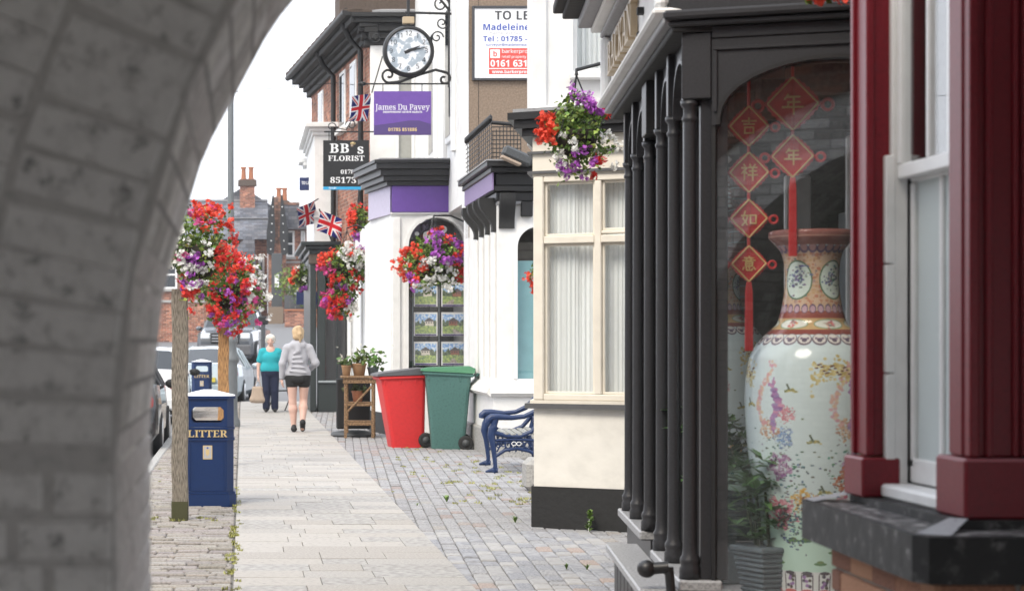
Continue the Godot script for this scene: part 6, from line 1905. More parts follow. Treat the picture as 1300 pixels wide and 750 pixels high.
func paint_vase() -> ImageTexture:
	rng.seed = 77
	pic = Image.create(1024, 1024, false, Image.FORMAT_RGB8)
	var py := func(y: float) -> int: return int((1.0 - y / 1.79) * 1024.0)
	pic.fill(Color(0.80, 0.86, 0.87))
	var band := func(y0: float, y1: float, c: Color) -> void:
		pic.fill_rect(Rect2i(0, py.call(y1), 1024, maxi(1, py.call(y0) - py.call(y1))), c)
	# mint glaze low on the body, brushed edge
	for x in 1024:
		var top := 0.52 + 0.03 * sin(x * 0.02) + 0.015 * sin(x * 0.11)
		for y in range(py.call(top), py.call(0.15)):
			if y - py.call(top) > 70 or rng.randf() < (y - py.call(top)) / 70.0:
				pic.set_pixel(x, y, Color(0.72, 0.83, 0.77))
	band.call(0.0, 0.06, Color(0.62, 0.36, 0.33))
	band.call(0.06, 0.16, Color(0.82, 0.83, 0.82))
	for k in 16:
		var u := k / 16.0
		for q in 12: dab(u + rng.randf_range(-0.012, 0.012), 0.115 + rng.randf_range(-0.03, 0.03), 0.008, 0.008, [Color(0.25, 0.2, 0.28), Color(0.55, 0.4, 0.6), Color(0.3, 0.25, 0.2)][q % 3])
		dab(u + 0.02, 0.11, 0.003, 0.045, Color(0.25, 0.2, 0.22)); dab(u - 0.02, 0.11, 0.003, 0.045, Color(0.25, 0.2, 0.22))
		dab(u, 0.155, 0.024, 0.008, Color(0.25, 0.2, 0.22))
		dab(u, 0.065, 0.03, 0.012, Color(0.78, 0.4, 0.38))
	for k in 26:
		var u := rng.randf(); var y := 0.20 + (k % 3) * 0.055
		dab(u, y, 0.03, 0.008, Color(0.35, 0.5, 0.3)); dab(u, y + 0.009, 0.016, 0.007, Color(0.42, 0.52, 0.3))
	# bouquets round the body
	for v in [[0.385, 1.0], [0.19, 0.85], [0.68, 1.0], [0.90, 0.9]]:
		var u: float = v[0]
		sprig(u, 0.62, 0.10, Color(0.32, 0.40, 0.40), 60)
		peony(u + 0.005, 0.44, 0.09, Color(0.80, 0.42, 0.52))
		peony(u - 0.07, 0.50, 0.065, Color(0.84, 0.65, 0.22))
		peony(u - 0.005, 0.66, 0.07, Color(0.62, 0.45, 0.66))
		peony(u - 0.02, 0.80, 0.055, Color(0.46, 0.62, 0.82))
		peony(u + 0.02, 0.84, 0.06, Color(0.80, 0.66, 0.52))
		peony(u - 0.03, 0.91, 0.045, Color(0.84, 0.55, 0.6))
		for k in 70:
			var q := rng.randf()
			dab(u + 0.008 * sin(q * 9.0) + rng.randfn() * 0.004, 0.82 + q * 0.26, 0.004 + 0.014 * sin(q * PI), 0.008, Color(0.66, 0.5, 0.68).lerp([Color(0.5, 0.36, 0.55), Color(0.82, 0.6, 0.66), Color(0.55, 0.6, 0.72)][k % 3], rng.randf() * 0.8))
		for k in 80:
			var q := rng.randf()
			dab(u + 0.035 + 0.02 * sin(q * 5.0) + rng.randfn() * 0.004, 0.86 + q * 0.30, 0.012 * (1.0 - q * 0.5), 0.008, Color(0.84, 0.76, 0.6).lerp(Color(0.80, 0.55, 0.64), rng.randf()), 0.7)
		sprig(u - 0.03, 0.38, 0.05, Color(0.27, 0.36, 0.40), 40)
	for u in [0.19]:
		peony(u + 0.01, 0.60, 0.075, Color(0.72, 0.38, 0.22))
	for v in [[0.345, 1.02], [0.29, 0.78], [0.26, 0.54], [0.47, 0.95], [0.1, 1.0], [0.75, 0.8], [0.6, 1.0]]:
		var cir := TAU * vase_r(v[1])
		for k in 34:
			var q := rng.randf_range(-1.0, 1.0)
			dab(v[0] + q * 0.032 / cir, v[1] + 0.006 * cos(q * 2.0) + rng.randfn() * 0.003, 0.006, 0.004, Color(0.46, 0.5, 0.38).lerp(Color(0.80, 0.72, 0.4), rng.randf()), 0.85)
			dab(v[0] + (0.012 + 0.008 * q) / cir, v[1] + 0.018 + q * 0.016, 0.005, 0.004, Color(0.38, 0.42, 0.36), 0.7)
	for u in [0.235, 0.52, 0.82]:
		for k in 170:
			var dx := rng.randf_range(-0.12, 0.12)
			dab(u - dx / 1.9, 1.13 - absf(dx) * 0.5 + rng.randfn() * 0.03, rng.randf_range(0.004, 0.011), rng.randf_range(0.003, 0.009), Color(0.86, 0.82, 0.62).lerp(Color(0.70, 0.62, 0.36), rng.randf()), 0.85)
		for k in 24:
			dab(u + 0.05 - k * 0.0045, 1.13 + 0.02 * sin(k * 0.9) - k * 0.001, 0.008, 0.004, Color(0.42, 0.30, 0.27))
	# shoulder, neck, lip
	band.call(1.285, 1.31, Color(0.55, 0.30, 0.27))
	for k in 22:
		var u := k / 22.0
		dab(u, 1.265, 0.034, 0.028, Color(0.45, 0.4, 0.45)); dab(u, 1.268, 0.028, 0.022, Color(0.84, 0.83, 0.80))
		dab(u, 1.262, 0.012, 0.01, Color(0.4, 0.36, 0.42)); dab(u + 0.01, 1.27, 0.006, 0.006, Color(0.5, 0.42, 0.5)); dab(u - 0.01, 1.27, 0.006, 0.006, Color(0.5, 0.42, 0.5))
	band.call(1.31, 1.365, Color(0.78, 0.66, 0.48))
	for k in 6:
		dab(k / 6.0 + 0.05, 1.338, 0.075, 0.024, Color(0.45, 0.58, 0.45)); dab(k / 6.0 + 0.05, 1.338, 0.07, 0.02, Color(0.86, 0.87, 0.83))
		sprig(k / 6.0 + 0.05, 1.338, 0.012, Color(0.7, 0.45, 0.4), 7)
	band.call(1.365, 1.40, Color(0.58, 0.32, 0.28))
	band.call(1.40, 1.70, Color(0.80, 0.70, 0.60))
	for k in 900:
		var c: Color = [Color(0.72, 0.50, 0.36), Color(0.84, 0.72, 0.60), Color(0.62, 0.42, 0.34), Color(0.76, 0.60, 0.40), Color(0.60, 0.50, 0.55), Color(0.68, 0.36, 0.28)][rng.randi() % 6]
		dab(rng.randf(), rng.randf_range(1.42, 1.69), rng.randf_range(0.003, 0.011), rng.randf_range(0.003, 0.009), c, 0.55)
	for k in 24:
		dab(k / 24.0, 1.412, 0.016, 0.022, Color(0.42, 0.36, 0.46)); dab(k / 24.0, 1.41, 0.012, 0.016, Color(0.74, 0.62, 0.66))
		dab(k / 24.0, 1.70, 0.022, 0.022, Color(0.42, 0.36, 0.48)); dab(k / 24.0, 1.705, 0.016, 0.016, Color(0.70, 0.55, 0.55))
	for u in [0.385, 0.16, 0.64, 0.9]:
		dab(u, 1.55, 0.075, 0.095, Color(0.36, 0.48, 0.38)); dab(u, 1.55, 0.068, 0.087, Color(0.82, 0.88, 0.85))
		sprig(u, 1.56, 0.03, Color(0.36, 0.40, 0.5), 26)
	band.call(1.715, 1.79, Color(0.56, 0.36, 0.33))
	band.call(1.755, 1.762, Color(0.72, 0.55, 0.50))
	var tx := ImageTexture.create_from_image(pic)
	return tx

func vase(label: String, at: Vector3, turn: float, m: Material) -> void:
	var o := thing("vase", label, "vase", at, Basis(Vector3.UP, turn), "porcelain floor vases")
	var pr := []
	for q in VASE: pr.append(Vector2(q[0], q[1]))
	# smooth body profile, subdivided
	var fine := []
	for k in range(pr.size() - 1):
		fine.append(pr[k])
		if k > 3 and k < 20:
			for s in [0.25, 0.5, 0.75]:
				fine.append(pr[k].cubic_interpolate(pr[k + 1], pr[k - 1], pr[k + 2], s))
	fine.append(pr[pr.size() - 1])
	var b := MB.new()
	# texture height runs over 1.79 m: fix the last ring's height for the uv
	b.lathe(fine, 64)
	for k in b.uv.size():
		b.uv[k].y = 1.0 - clampf(b.v[k].y / 1.79, 0.0, 1.0)
	part(o, "body", b, m)

var GLYPH := {
	"nian": [[3, 9, 1.5, 7], [2.5, 8, 8, 8], [2.8, 5.6, 8, 5.6], [3, 5.6, 3, 3.4], [0.6, 3.4, 9.4, 3.4], [5.4, 8, 5.4, 0.2]],
	"ji": [[1, 8, 9, 8], [5, 9.7, 5, 6.1], [2, 6.1, 8, 6.1], [2.5, 4.2, 7.5, 4.2, 7.5, 0.8, 2.5, 0.8, 2.5, 4.2]],
	"xiang": [[2, 9.6, 2.7, 8.6], [0.8, 7.6, 3.7, 7.6, 0.8, 4.4], [2.3, 5.8, 2.3, 0.5], [2.6, 5.4, 3.7, 4.4], [5.5, 9.5, 6.1, 8.3], [8.5, 9.5, 7.7, 8.3], [4.8, 7.8, 9.5, 7.8], [5.1, 5.7, 9.2, 5.7], [4.5, 3.4, 9.8, 3.4], [7.1, 7.8, 7.1, 0.3]],
	"ru": [[2.6, 9.5, 1.4, 5, 3.9, 1], [4.2, 7, 3.2, 3.6, 0.8, 0.7], [0.4, 6.8, 4.9, 6.8], [5.8, 7, 9.2, 7, 9.2, 2, 5.8, 2, 5.8, 7]],
	"yi": [[5, 9.9, 5, 9], [2, 8.8, 8, 8.8], [3.4, 8.4, 3.8, 7.4], [6.6, 8.4, 6.2, 7.4], [1, 7.2, 9, 7.2], [2.8, 6.2, 7.2, 6.2, 7.2, 3.5, 2.8, 3.5, 2.8, 6.2], [2.8, 4.9, 7.2, 4.9], [1.6, 2.6, 1, 1], [3.2, 2.8, 3.4, 0.8, 6.6, 0.6, 7, 1.6], [5, 2.7, 5.4, 1.8], [8, 2.6, 9, 1.2]]}

func ornament(label: String, at: Vector3, turn: float, items: Array, top: float, tail: float) -> void:
	# items: [y, half, glyph]
	var o := thing("hanging_ornament", label, "ornament", at, Basis(Vector3.UP, turn), "red paper ornaments")
	bar(o, "cord", M.ornament_red, [Vector3(0, top, -0.004), Vector3(0, items[items.size() - 1][0], -0.004)], 0.008, 6)
	for it in items:
		var y: float = it[0]; var s: float = it[1]
		var p := PackedVector2Array()
		for k in 72:
			var a := TAU * k / 72
			var diamond := 1.0 / (absf(cos(a)) + absf(sin(a)))
			var rr := s * (diamond * 0.86 + 0.30 + 0.035 * cos(a * 24.0)) * (1.0 if absf(sin(a)) > 0.3 else 1.0)
			p.append(Vector2(cos(a) * rr * 0.92, y + sin(a) * rr * 0.92))
		var bk := ext(o, "backing", M.ornament_red, p, -0.003, 0.0)
		for sx in [-1, 1]:
			var rg := MB.new()
			var pts := []
			for q in 17:
				var a := TAU * q / 16
				pts.append(Vector3(sx * s * 1.28 + cos(a) * s * 0.2, y - s * 0.06 + sin(a) * s * 0.2, -0.001))
			rg.tube(pts, s * 0.075, 6, false)
			part(bk, "loop", rg, M.ornament_red)
		var g := MB.new()
		var d := [Vector3(0, y + s, 0.004), Vector3(s * 0.93, y, 0.004), Vector3(0, y - s, 0.004), Vector3(-s * 0.93, y, 0.004)]
		for k in 4:
			g.tube([d[k], d[(k + 1) % 4]], 0.004, 5)
		part(bk, "gold_edge", g, M.ornament_gold)
		var ch := MB.new()
		var u := s * 0.085
		for st in GLYPH[it[2]]:
			for k in range(0, st.size() - 2, 2):
				var a := Vector2((st[k] - 5.0) * u, y + (st[k + 1] - 5.0) * u); var e := Vector2((st[k + 2] - 5.0) * u, y + (st[k + 3] - 5.0) * u)
				var n := (e - a).orthogonal().normalized() * u * 0.48
				var ex := (e - a).normalized() * u * 0.3
				ch.extrude(PackedVector2Array([a - n - ex, e - n * 0.7 + ex, e + n * 0.7 + ex, a + n - ex]), 0.001 + 0.0004 * k, 0.005 + 0.0004 * k)
		part(bk, "character", ch, M.ornament_gold)
	var last: float = items[items.size() - 1][0] - items[items.size() - 1][1]
	var tl := MB.new()
	for k in 9:
		var x := (k - 4) * 0.0035
		tl.tube([Vector3(x * 0.6, last, 0), Vector3(x, last - 0.05, 0.002 * (k % 3)), Vector3(x * 1.2, tail, 0.003 * (k % 2))], 0.0035, 4)
	part(o, "tassel", tl, M.ornament_red)

func planter(label: String, at: Vector3, turn: float, s: float, seed_: int, n: int) -> void:
	var o := thing("planter", label, "planter", at, Basis(Vector3.UP, turn))
	var hh := 0.34 * s
	for k in 10:
		var w := (0.105 + 0.005 * k) * s
		bx(o, "ridge", M.slate_pot, -w, w, hh * k / 10.0 + 0.002, hh * (k + 1) / 10.0 - 0.004, -w, w, 0.006)
	bx(o, "core", M.slate_pot, -0.1 * s, 0.1 * s, 0.0, hh - 0.01, -0.1 * s, 0.1 * s)
	bx(o, "rim", M.slate_pot, -0.165 * s, 0.165 * s, hh, hh + 0.025, -0.165 * s, 0.165 * s, 0.006)
	rng.seed = seed_
	var f := MB.new()
	for k in 6:
		bar(o, "stem", M.leaf_stem, [Vector3(rng.randf_range(-0.05, 0.05), hh, rng.randf_range(-0.05, 0.05)), Vector3(rng.randf_range(-0.1, 0.1), hh + 0.4 * s, rng.randf_range(-0.1, 0.1))], 0.008, 5)
	for k in n:
		var c := Vector3(rng.randfn() * 0.085, rng.randf_range(0.06, 0.62) * s, rng.randfn() * 0.085)
		# rosettes of pointed glossy leaves
		for q in 7:
			var a := TAU * q / 7.0 + rng.randf()
			var d := Vector3(cos(a), rng.randf_range(-0.2, 0.8), sin(a)).normalized()
			var L := rng.randf_range(0.09, 0.15) * s
			var side := d.cross(Vector3.UP).normalized() * L * 0.2
			var nn := side.cross(d).normalized()
			if nn.y < 0: nn = -nn
			var g := rng.randf_range(0.6, 1.5)
			f.col = Color(0.085 * g, 0.18 * g, 0.055 * g)
			var p := Vector3(c.x, hh + c.y, c.z)
			var mid := p + d * L * 0.5 + nn * L * 0.08
			f.tri(p, mid - side, p + d * L, nn); f.tri(p, p + d * L, mid + side, nn)
	part(o, "leaves", f, M.leaf_gloss)

func shop_display() -> void:
	M.porcelain = mk(Color(1, 1, 1), 0.12)
	M.porcelain.albedo_texture = paint_vase()
	M.leaf_gloss = mk(Color(1, 1, 1), 0.28)
	M.leaf_gloss.vertex_color_use_as_albedo = true
	M.leaf_stem = mk(lin(0.06, 0.08, 0.03), 0.7)
	vase("large painted porcelain floor vase at the front of the display window", Vector3(2.76, 0.241, -9.16), 0.0, M.porcelain)
	vase("second painted porcelain floor vase further back in the display window", Vector3(3.05, 0.30, -12.1), 0.5, M.porcelain)
	ornament("string of two large red diamond ornaments with gold characters", Vector3(2.615, 0, -8.98), -0.2, [[2.625, 0.125, "nian"], [2.375, 0.10, "nian"]], 2.80, 1.9)
	ornament("string of four small red diamond ornaments with gold characters", Vector3(2.412, 0, -9.0), -0.1, [[2.52, 0.095, "ji"], [2.30, 0.095, "xiang"], [2.08, 0.09, "ru"], [1.865, 0.085, "yi"]], 2.8, 1.45)
	planter("dark ribbed planter with glossy leaves at the front of the window", Vector3(2.52, 0.241, -9.12), 0.45, 0.72, 81, 52)
	planter("second ribbed planter on the step behind the front one", Vector3(2.50, 0.421, -10.0), 0.3, 0.75, 82, 56)
	# little wire charm in the corner of the window
	var w := thing("hanging_charm", "pale wire and shell charm hanging in the window's top corner", "ornament", Vector3(2.275, 2.35, -9.0))
	var b := MB.new()
	for k in 3:
		b.tube([Vector3(0.01 * k, 0.0, 0), Vector3(-0.03 + 0.02 * k, 0.12, 0.01), Vector3(0.01, 0.22 - 0.02 * k, 0.0), Vector3(0.04 + 0.012 * k, 0.12, 0)], 0.003, 5)
	part(w, "wire", b, M.bag)
	var sh := MB.new()
	sh.ball(Vector3(0, -0.02, 0), Vector3(0.03, 0.045, 0.02), 10)
	sh.tube([Vector3(-0.03, -0.05, 0), Vector3(0.04, 0.02, 0.01)], [0.012, 0.02], 8)
	part(w, "shell", sh, M.slate_pale)
	var sp := MB.new()
	for k in 8:
		sp.ball(Vector3(0.03 + 0.002 * k, -0.07 - k * 0.02, 0), Vector3(0.014, 0.008, 0.01), 6)
	part(w, "beads", sp, M.slate_pale)

# ------------------------------------------------------------------ cars
func car(called: String, label: String, at: Vector3, turn: float, paint: Material, kind: String) -> void:
	# front towards -z, base at wheels
	var o := thing(called, label, "car", at, Basis(Vector3.UP, turn), "parked cars")
	var st := []
	# station: z, belt height, roof height, half width, roof half width, cabin flag
	if kind == "pickup":
		st = [[-2.5, 0.72, 0.74, 0.80, 0.7, 0], [-2.42, 0.98, 1.02, 0.90, 0.78, 0], [-1.3, 1.08, 1.14, 0.95, 0.82, 0], [-1.2, 1.10, 1.2, 0.95, 0.80, 1], [-0.5, 1.12, 1.78, 0.95, 0.70, 1], [0.9, 1.12, 1.8, 0.95, 0.70, 1], [1.15, 1.12, 1.2, 0.95, 0.8, 0], [2.6, 1.10, 1.14, 0.94, 0.86, 0], [2.66, 0.8, 0.84, 0.9, 0.8, 0]]
	elif kind == "saloon":
		st = [[-2.25, 0.52, 0.54, 0.62, 0.5, 0], [-2.1, 0.66, 0.70, 0.82, 0.65, 0], [-1.0, 0.86, 0.93, 0.88, 0.72, 0], [-0.9, 0.87, 0.96, 0.88, 0.72, 1], [-0.1, 0.90, 1.36, 0.89, 0.60, 1], [0.5, 0.90, 1.42, 0.89, 0.60, 1], [1.0, 0.92, 1.36, 0.89, 0.60, 1], [1.7, 0.95, 1.02, 0.88, 0.66, 1], [1.78, 0.95, 1.0, 0.88, 0.68, 0], [2.2, 0.92, 0.96, 0.82, 0.66, 0], [2.3, 0.55, 0.58, 0.74, 0.6, 0]]
	else:
		st = [[-2.0, 0.52, 0.54, 0.60, 0.5, 0], [-1.9, 0.66, 0.70, 0.80, 0.65, 0], [-1.0, 0.90, 0.97, 0.86, 0.7, 0], [-0.9, 0.91, 1.0, 0.87, 0.7, 1], [-0.2, 0.94, 1.42, 0.88, 0.60, 1], [0.5, 0.95, 1.48, 0.88, 0.60, 1], [1.35, 0.98, 1.42, 0.88, 0.58, 1], [1.85, 1.0, 1.06, 0.86, 0.64, 1], [1.95, 0.95, 0.98, 0.83, 0.66, 0], [2.0, 0.5, 0.52, 0.78, 0.6, 0]]
	var sec := []
	for s in st:
		var z: float = s[0]; var be: float = s[1]; var ro: float = s[2]; var w: float = s[3]; var rw: float = s[4]
		var half := [Vector3(w * 0.9, 0.2, z), Vector3(w, 0.32, z), Vector3(w * 1.01, lerpf(0.32, be, 0.6), z), Vector3(w * 0.975, be, z), Vector3(lerpf(w * 0.95, rw, 0.85), lerpf(be, ro, 0.86), z), Vector3(rw * 0.86, ro - 0.01, z), Vector3(0, ro + 0.01, z)]
		sec.append(half)
	var body := MB.new(); var glass := MB.new(); var roof := MB.new()
	for k in st.size() - 1:
		for j in 6:
			for sx in [-1.0, 1.0]:
				var m := Vector3(sx, 1, 1)
				var a: Vector3 = sec[k][j] * m; var b2: Vector3 = sec[k][j + 1] * m; var c: Vector3 = sec[k + 1][j + 1] * m; var d: Vector3 = sec[k + 1][j] * m
				var out := (a + c) * 0.5 - Vector3(0, 0.6, (a.z + c.z) * 0.5)
				var cab: bool = st[k][5] == 1 and st[k + 1][5] == 1
				var slope: bool = cab and absf(st[k][2] - st[k + 1][2]) > 0.25
				if cab and (j == 3 or (slope and j >= 4)):
					glass.quad(a, b2, c, d, out)
				elif cab and j >= 4:
					roof.quad(a, b2, c, d, out)
				else:
					body.quad(a, b2, c, d, out)
	for e in [0, st.size() - 1]:
		for j in 6:
			for sx in [-1.0, 1.0]:
				var m := Vector3(sx, 1, 1)
				body.tri(Vector3(0, 0.5, st[e][0]), sec[e][j] * m, sec[e][j + 1] * m, Vector3(0, 0, -1 if e == 0 else 1))
	part(o, "body", body, paint)
	part(o, "roof", roof, paint)
	part(o, "windows", glass, M.car_glass)
	bx(o, "underside", M.rubber, -0.75, 0.75, 0.18, 0.3, st[0][0] + 0.2, st[st.size() - 1][0] - 0.2)
	# window pillars
	for k in range(1, st.size() - 1):
		if st[k][5] == 1 and st[k][2] > st[k][1] + 0.3:
			for sx in [-1.0, 1.0]:
				bar(o, "pillar", paint, [sec[k][3] * Vector3(sx * 1.005, 1, 1), sec[k][4] * Vector3(sx * 1.01, 1, 1), sec[k][5] * Vector3(sx, 1, 1)], 0.03, 6)
	var zf: float = st[0][0] + 0.78; var zr: float = st[st.size() - 1][0] - 0.75
	for z in [zf, zr]:
		for sx in [-1.0, 1.0]:
			var w := MB.new()
			var r := 0.38 if kind == "pickup" else 0.31
			w.xf = Transform3D(Basis(Vector3(0, 0, 1), PI / 2), Vector3(sx * (st[3][3] - 0.07), r, z))
			w.lathe([Vector2(0, -0.1), Vector2(r * 0.72, -0.1), Vector2(r * 0.95, -0.09), Vector2(r, -0.05), Vector2(r, 0.05), Vector2(r * 0.95, 0.09), Vector2(r * 0.72, 0.1), Vector2(0, 0.1)], 24)
			var wo := part(o, "wheel", w, M.rubber)
			var h := MB.new()
			h.xf = w.xf
			h.lathe([Vector2(0, -0.106), Vector2(r * 0.3, -0.112), Vector2(r * 0.66, -0.104), Vector2(r * 0.66, 0.104), Vector2(r * 0.3, 0.112), Vector2(0, 0.106)], 20)
			part(wo, "rim", h, M.alloy)
	for sx in [-1.0, 1.0]:
		var mi := MB.new()
		mi.ball(Vector3(sx * (st[3][3] + 0.10), st[3][1] + 0.05, st[3][0] + 0.25), Vector3(0.12, 0.075, 0.07), 10)
		part(o, "mirror", mi, paint if kind != "hatchback" else M.rubber)
		var zt: float = st[st.size() - 2][0]
		bx(o, "tail_light", M.tail, sx * 0.66 - 0.16, sx * 0.66 + 0.14, 0.68, 0.84, zt - 0.05, zt + 0.075, 0.03)
		var zh: float = st[1][0]
		bx(o, "headlight", M.lamp_glass, sx * 0.64 - 0.17, sx * 0.64 + 0.15, 0.62 if kind != "pickup" else 0.80, 0.74 if kind != "pickup" else 0.99, zh - 0.09, zh + 0.1, 0.03)
	bx(o, "bumper", paint if kind != "pickup" else M.steel_dark, -0.8, 0.8, 0.28, 0.50, st[st.size() - 1][0] - 0.05, st[st.size() - 1][0] + 0.06, 0.03)
	bx(o, "bumper", paint if kind != "pickup" else M.lead_dark, -0.85, 0.85, 0.28, 0.62 if kind == "pickup" else 0.5, st[0][0] - 0.1, st[0][0] + 0.06, 0.04)
	bx(o, "number_plate", M.plate, -0.26, 0.26, 0.56, 0.67, st[st.size() - 1][0] + 0.0, st[st.size() - 1][0] + 0.075)
	if kind == "pickup":
		bx(o, "grille", M.iron, -0.46, 0.46, 0.66, 1.0, st[0][0] - 0.06, st[0][0] + 0.12, 0.03)
		for k in 3:
			bx(o, "grille_bar", M.alloy, -0.42, 0.42, 0.72 + k * 0.09, 0.745 + k * 0.09, st[0][0] - 0.085, st[0][0] - 0.055, 0.005)
		var bd := MB.new()
		bd.xf = Transform3D(Basis(Vector3(1, 0, 0), PI / 2), Vector3(0, 0.83, st[0][0] - 0.09))
		bd.lathe([Vector2(0, -0.02), Vector2(0.1, -0.02), Vector2(0.1, 0.02), Vector2(0, 0.02)], 18)
		part(o, "badge", bd, M.alloy)

func cars() -> void:
	M.car_glass = mk(lin(0.025, 0.03, 0.035), 0.05)
	M.alloy = mk(lin(0.55, 0.56, 0.58), 0.3, null, 1.0, null, 0.5, 0.7)
	M.tail = mk(lin(0.45, 0.01, 0.015), 0.15)
	M.lamp_glass = mk(lin(0.65, 0.68, 0.70), 0.08)
	M.plate = mk(lin(0.65, 0.55, 0.08), 0.5)
	var cp := func(c: Color) -> StandardMaterial3D:
		var m := mk(c, 0.28)
		m.clearcoat_enabled = true
		m.clearcoat = 1.0
		m.clearcoat_roughness = 0.04
		return m
	car("parked_car", "nearest parked car, glossy black, beside the weathered post", Vector3(-2.04, -0.116, -28.1), 0.0, cp.call(lin(0.018, 0.019, 0.022)), "hatchback")
	car("parked_car", "white hatchback parked between the black car and the silver saloon", Vector3(-1.96, -0.116, -38.4), 0.02, cp.call(lin(0.70, 0.71, 0.72)), "hatchback")
	car("parked_car", "silver blue saloon with red tail lights further up the road", Vector3(-0.70, hill(48.5) - 0.108, -48.5), -0.10, cp.call(lin(0.40, 0.48, 0.53)), "saloon")
	car("pickup", "dark grey pickup facing us on the rising road", Vector3(-0.28, hill(63) - 0.1, -63.0), PI - 0.12, cp.call(lin(0.06, 0.068, 0.08)), "pickup")

# ------------------------------------------------------------------ people
func sdf(prims: Array, cell: float, k: float) -> MB:
	var lo := Vector3(1e9, 1e9, 1e9); var hi := -lo
	for p in prims:
		var r: float = maxf(p[2], p[3]) + k + cell * 3
		for q in [p[0], p[1]]:
			lo = lo.min(q - Vector3(r, r, r)); hi = hi.max(q + Vector3(r, r, r))
	var nx := int((hi.x - lo.x) / cell) + 2; var ny := int((hi.y - lo.y) / cell) + 2; var nz := int((hi.z - lo.z) / cell) + 2
	var f := PackedFloat32Array()
	f.resize(nx * ny * nz)
	f.fill(1.0)
	for p in prims:
		var a: Vector3 = p[0]; var b: Vector3 = p[1]; var ra: float = p[2]; var rb: float = p[3]
		var sq: Vector3 = p[4] if p.size() > 4 else Vector3.ONE
		var m: float = maxf(ra, rb) + k + cell * 2.5
		var l := ((a.min(b) - Vector3(m, m, m) - lo) / cell).floor(); var h := ((a.max(b) + Vector3(m, m, m) - lo) / cell).ceil()
		var ab := (b - a) * sq
		var den := maxf(ab.length_squared(), 1e-9)
		for z in range(maxi(0, int(l.z)), mini(nz, int(h.z) + 1)):
			for y in range(maxi(0, int(l.y)), mini(ny, int(h.y) + 1)):
				var row := (z * ny + y) * nx
				for x in range(maxi(0, int(l.x)), mini(nx, int(h.x) + 1)):
					var q := (lo + Vector3(x, y, z) * cell - a) * sq
					var t := clampf(q.dot(ab) / den, 0.0, 1.0)
					var d := (q - ab * t).length() - lerpf(ra, rb, t)
					var o := f[row + x]
					var w := maxf(k - absf(d - o), 0.0) / k
					f[row + x] = minf(d, o) - w * w * k * 0.25
	var mb := MB.new()
	var vi := {}
	var vs := PackedVector3Array(); var ns := PackedVector3Array()
	var offs := [0, 1, nx, nx + 1, nx * ny, nx * ny + 1, nx * ny + nx, nx * ny + nx + 1]
	var edges := [[0, 1], [2, 3], [4, 5], [6, 7], [0, 2], [1, 3], [4, 6], [5, 7], [0, 4], [1, 5], [2, 6], [3, 7]]
	for z in nz - 1:
		for y in ny - 1:
			var row := (z * ny + y) * nx
			for x in nx - 1:
				var i := row + x
				var neg := 0
				for c in 8:
					if f[i + offs[c]] < 0.0: neg += 1
				if neg == 0 or neg == 8: continue
				var s := Vector3.ZERO; var n := 0
				for e in edges:
					var A := f[i + offs[e[0]]]; var B := f[i + offs[e[1]]]
					if (A < 0.0) != (B < 0.0):
						var t := A / (A - B)
						var pa := Vector3(e[0] & 1, (e[0] >> 1) & 1, e[0] >> 2); var pb := Vector3(e[1] & 1, (e[1] >> 1) & 1, e[1] >> 2)
						s += pa.lerp(pb, t); n += 1
				vi[i] = vs.size()
				vs.append(lo + (Vector3(x, y, z) + s / n) * cell)
				var g := Vector3(f[i + 1] + f[i + 1 + nx] + f[i + 1 + nx * ny] + f[i + offs[7]] - f[i] - f[i + nx] - f[i + nx * ny] - f[i + offs[6]],
					f[i + nx] + f[i + nx + 1] + f[i + offs[6]] + f[i + offs[7]] - f[i] - f[i + 1] - f[i + offs[4]] - f[i + offs[5]],
					f[i + offs[4]] + f[i + offs[5]] + f[i + offs[6]] + f[i + offs[7]] - f[i] - f[i + 1] - f[i + nx] - f[i + nx + 1])
				ns.append(g.normalized())
	var st := [1, nx, nx * ny]
	for i in vi:
		for ax in 3:
			var j: int = i + st[ax]
			if (f[i] < 0.0) == (f[j] < 0.0): continue
			var u: int = st[(ax + 1) % 3]; var w: int = st[(ax + 2) % 3]
			if vi.has(i - u) and vi.has(i - w) and vi.has(i - u - w):
				var a: int = vi[i]; var b: int = vi[i - u]; var c: int = vi[i - u - w]; var d: int = vi[i - w]
				mb.t3(vs[a], vs[b], vs[c], ns[a], ns[b], ns[c]); mb.t3(vs[a], vs[c], vs[d], ns[a], ns[c], ns[d])
	return mb

func join(a: MB, b: MB) -> MB:
	a.v.append_array(b.v); a.n.append_array(b.n); a.c.append_array(b.c); a.uv.append_array(b.uv)
	return a

func hand(w: Vector3, dir: Vector3, palm: Vector3, side: float) -> MB:
	# wrist, finger direction, palm normal
	dir = dir.normalized()
	var ac := dir.cross(palm).normalized() * side
	palm = ac.cross(dir).normalized() * side
	var pr := [[w - dir * 0.02, w + dir * 0.03, 0.022, 0.024], [w + dir * 0.03 + ac * 0.015, w + dir * 0.075 + ac * 0.022, 0.018, 0.016], [w + dir * 0.03 - ac * 0.015, w + dir * 0.075 - ac * 0.022, 0.018, 0.016]]
	for k in 4:
		var o := ac * (0.030 - 0.020 * k)
		var L: float = [0.062, 0.072, 0.068, 0.052][k]
		var p0 := w + dir * 0.078 + o
		var p1 := p0 + dir * L * 0.5 + palm * 0.008
		var p2 := p1 + dir * L * 0.35 + palm * 0.022
		pr.append([p0, p1, 0.0088, 0.0082]); pr.append([p1, p2, 0.0082, 0.0072])
	pr.append([w + dir * 0.025 + ac * 0.02, w + dir * 0.055 + ac * 0.045 + palm * 0.012, 0.013, 0.0105]); pr.append([w + dir * 0.055 + ac * 0.045 + palm * 0.012, w + dir * 0.085 + ac * 0.048 + palm * 0.022, 0.0105, 0.0085])
	return sdf(pr, 0.0045, 0.006)

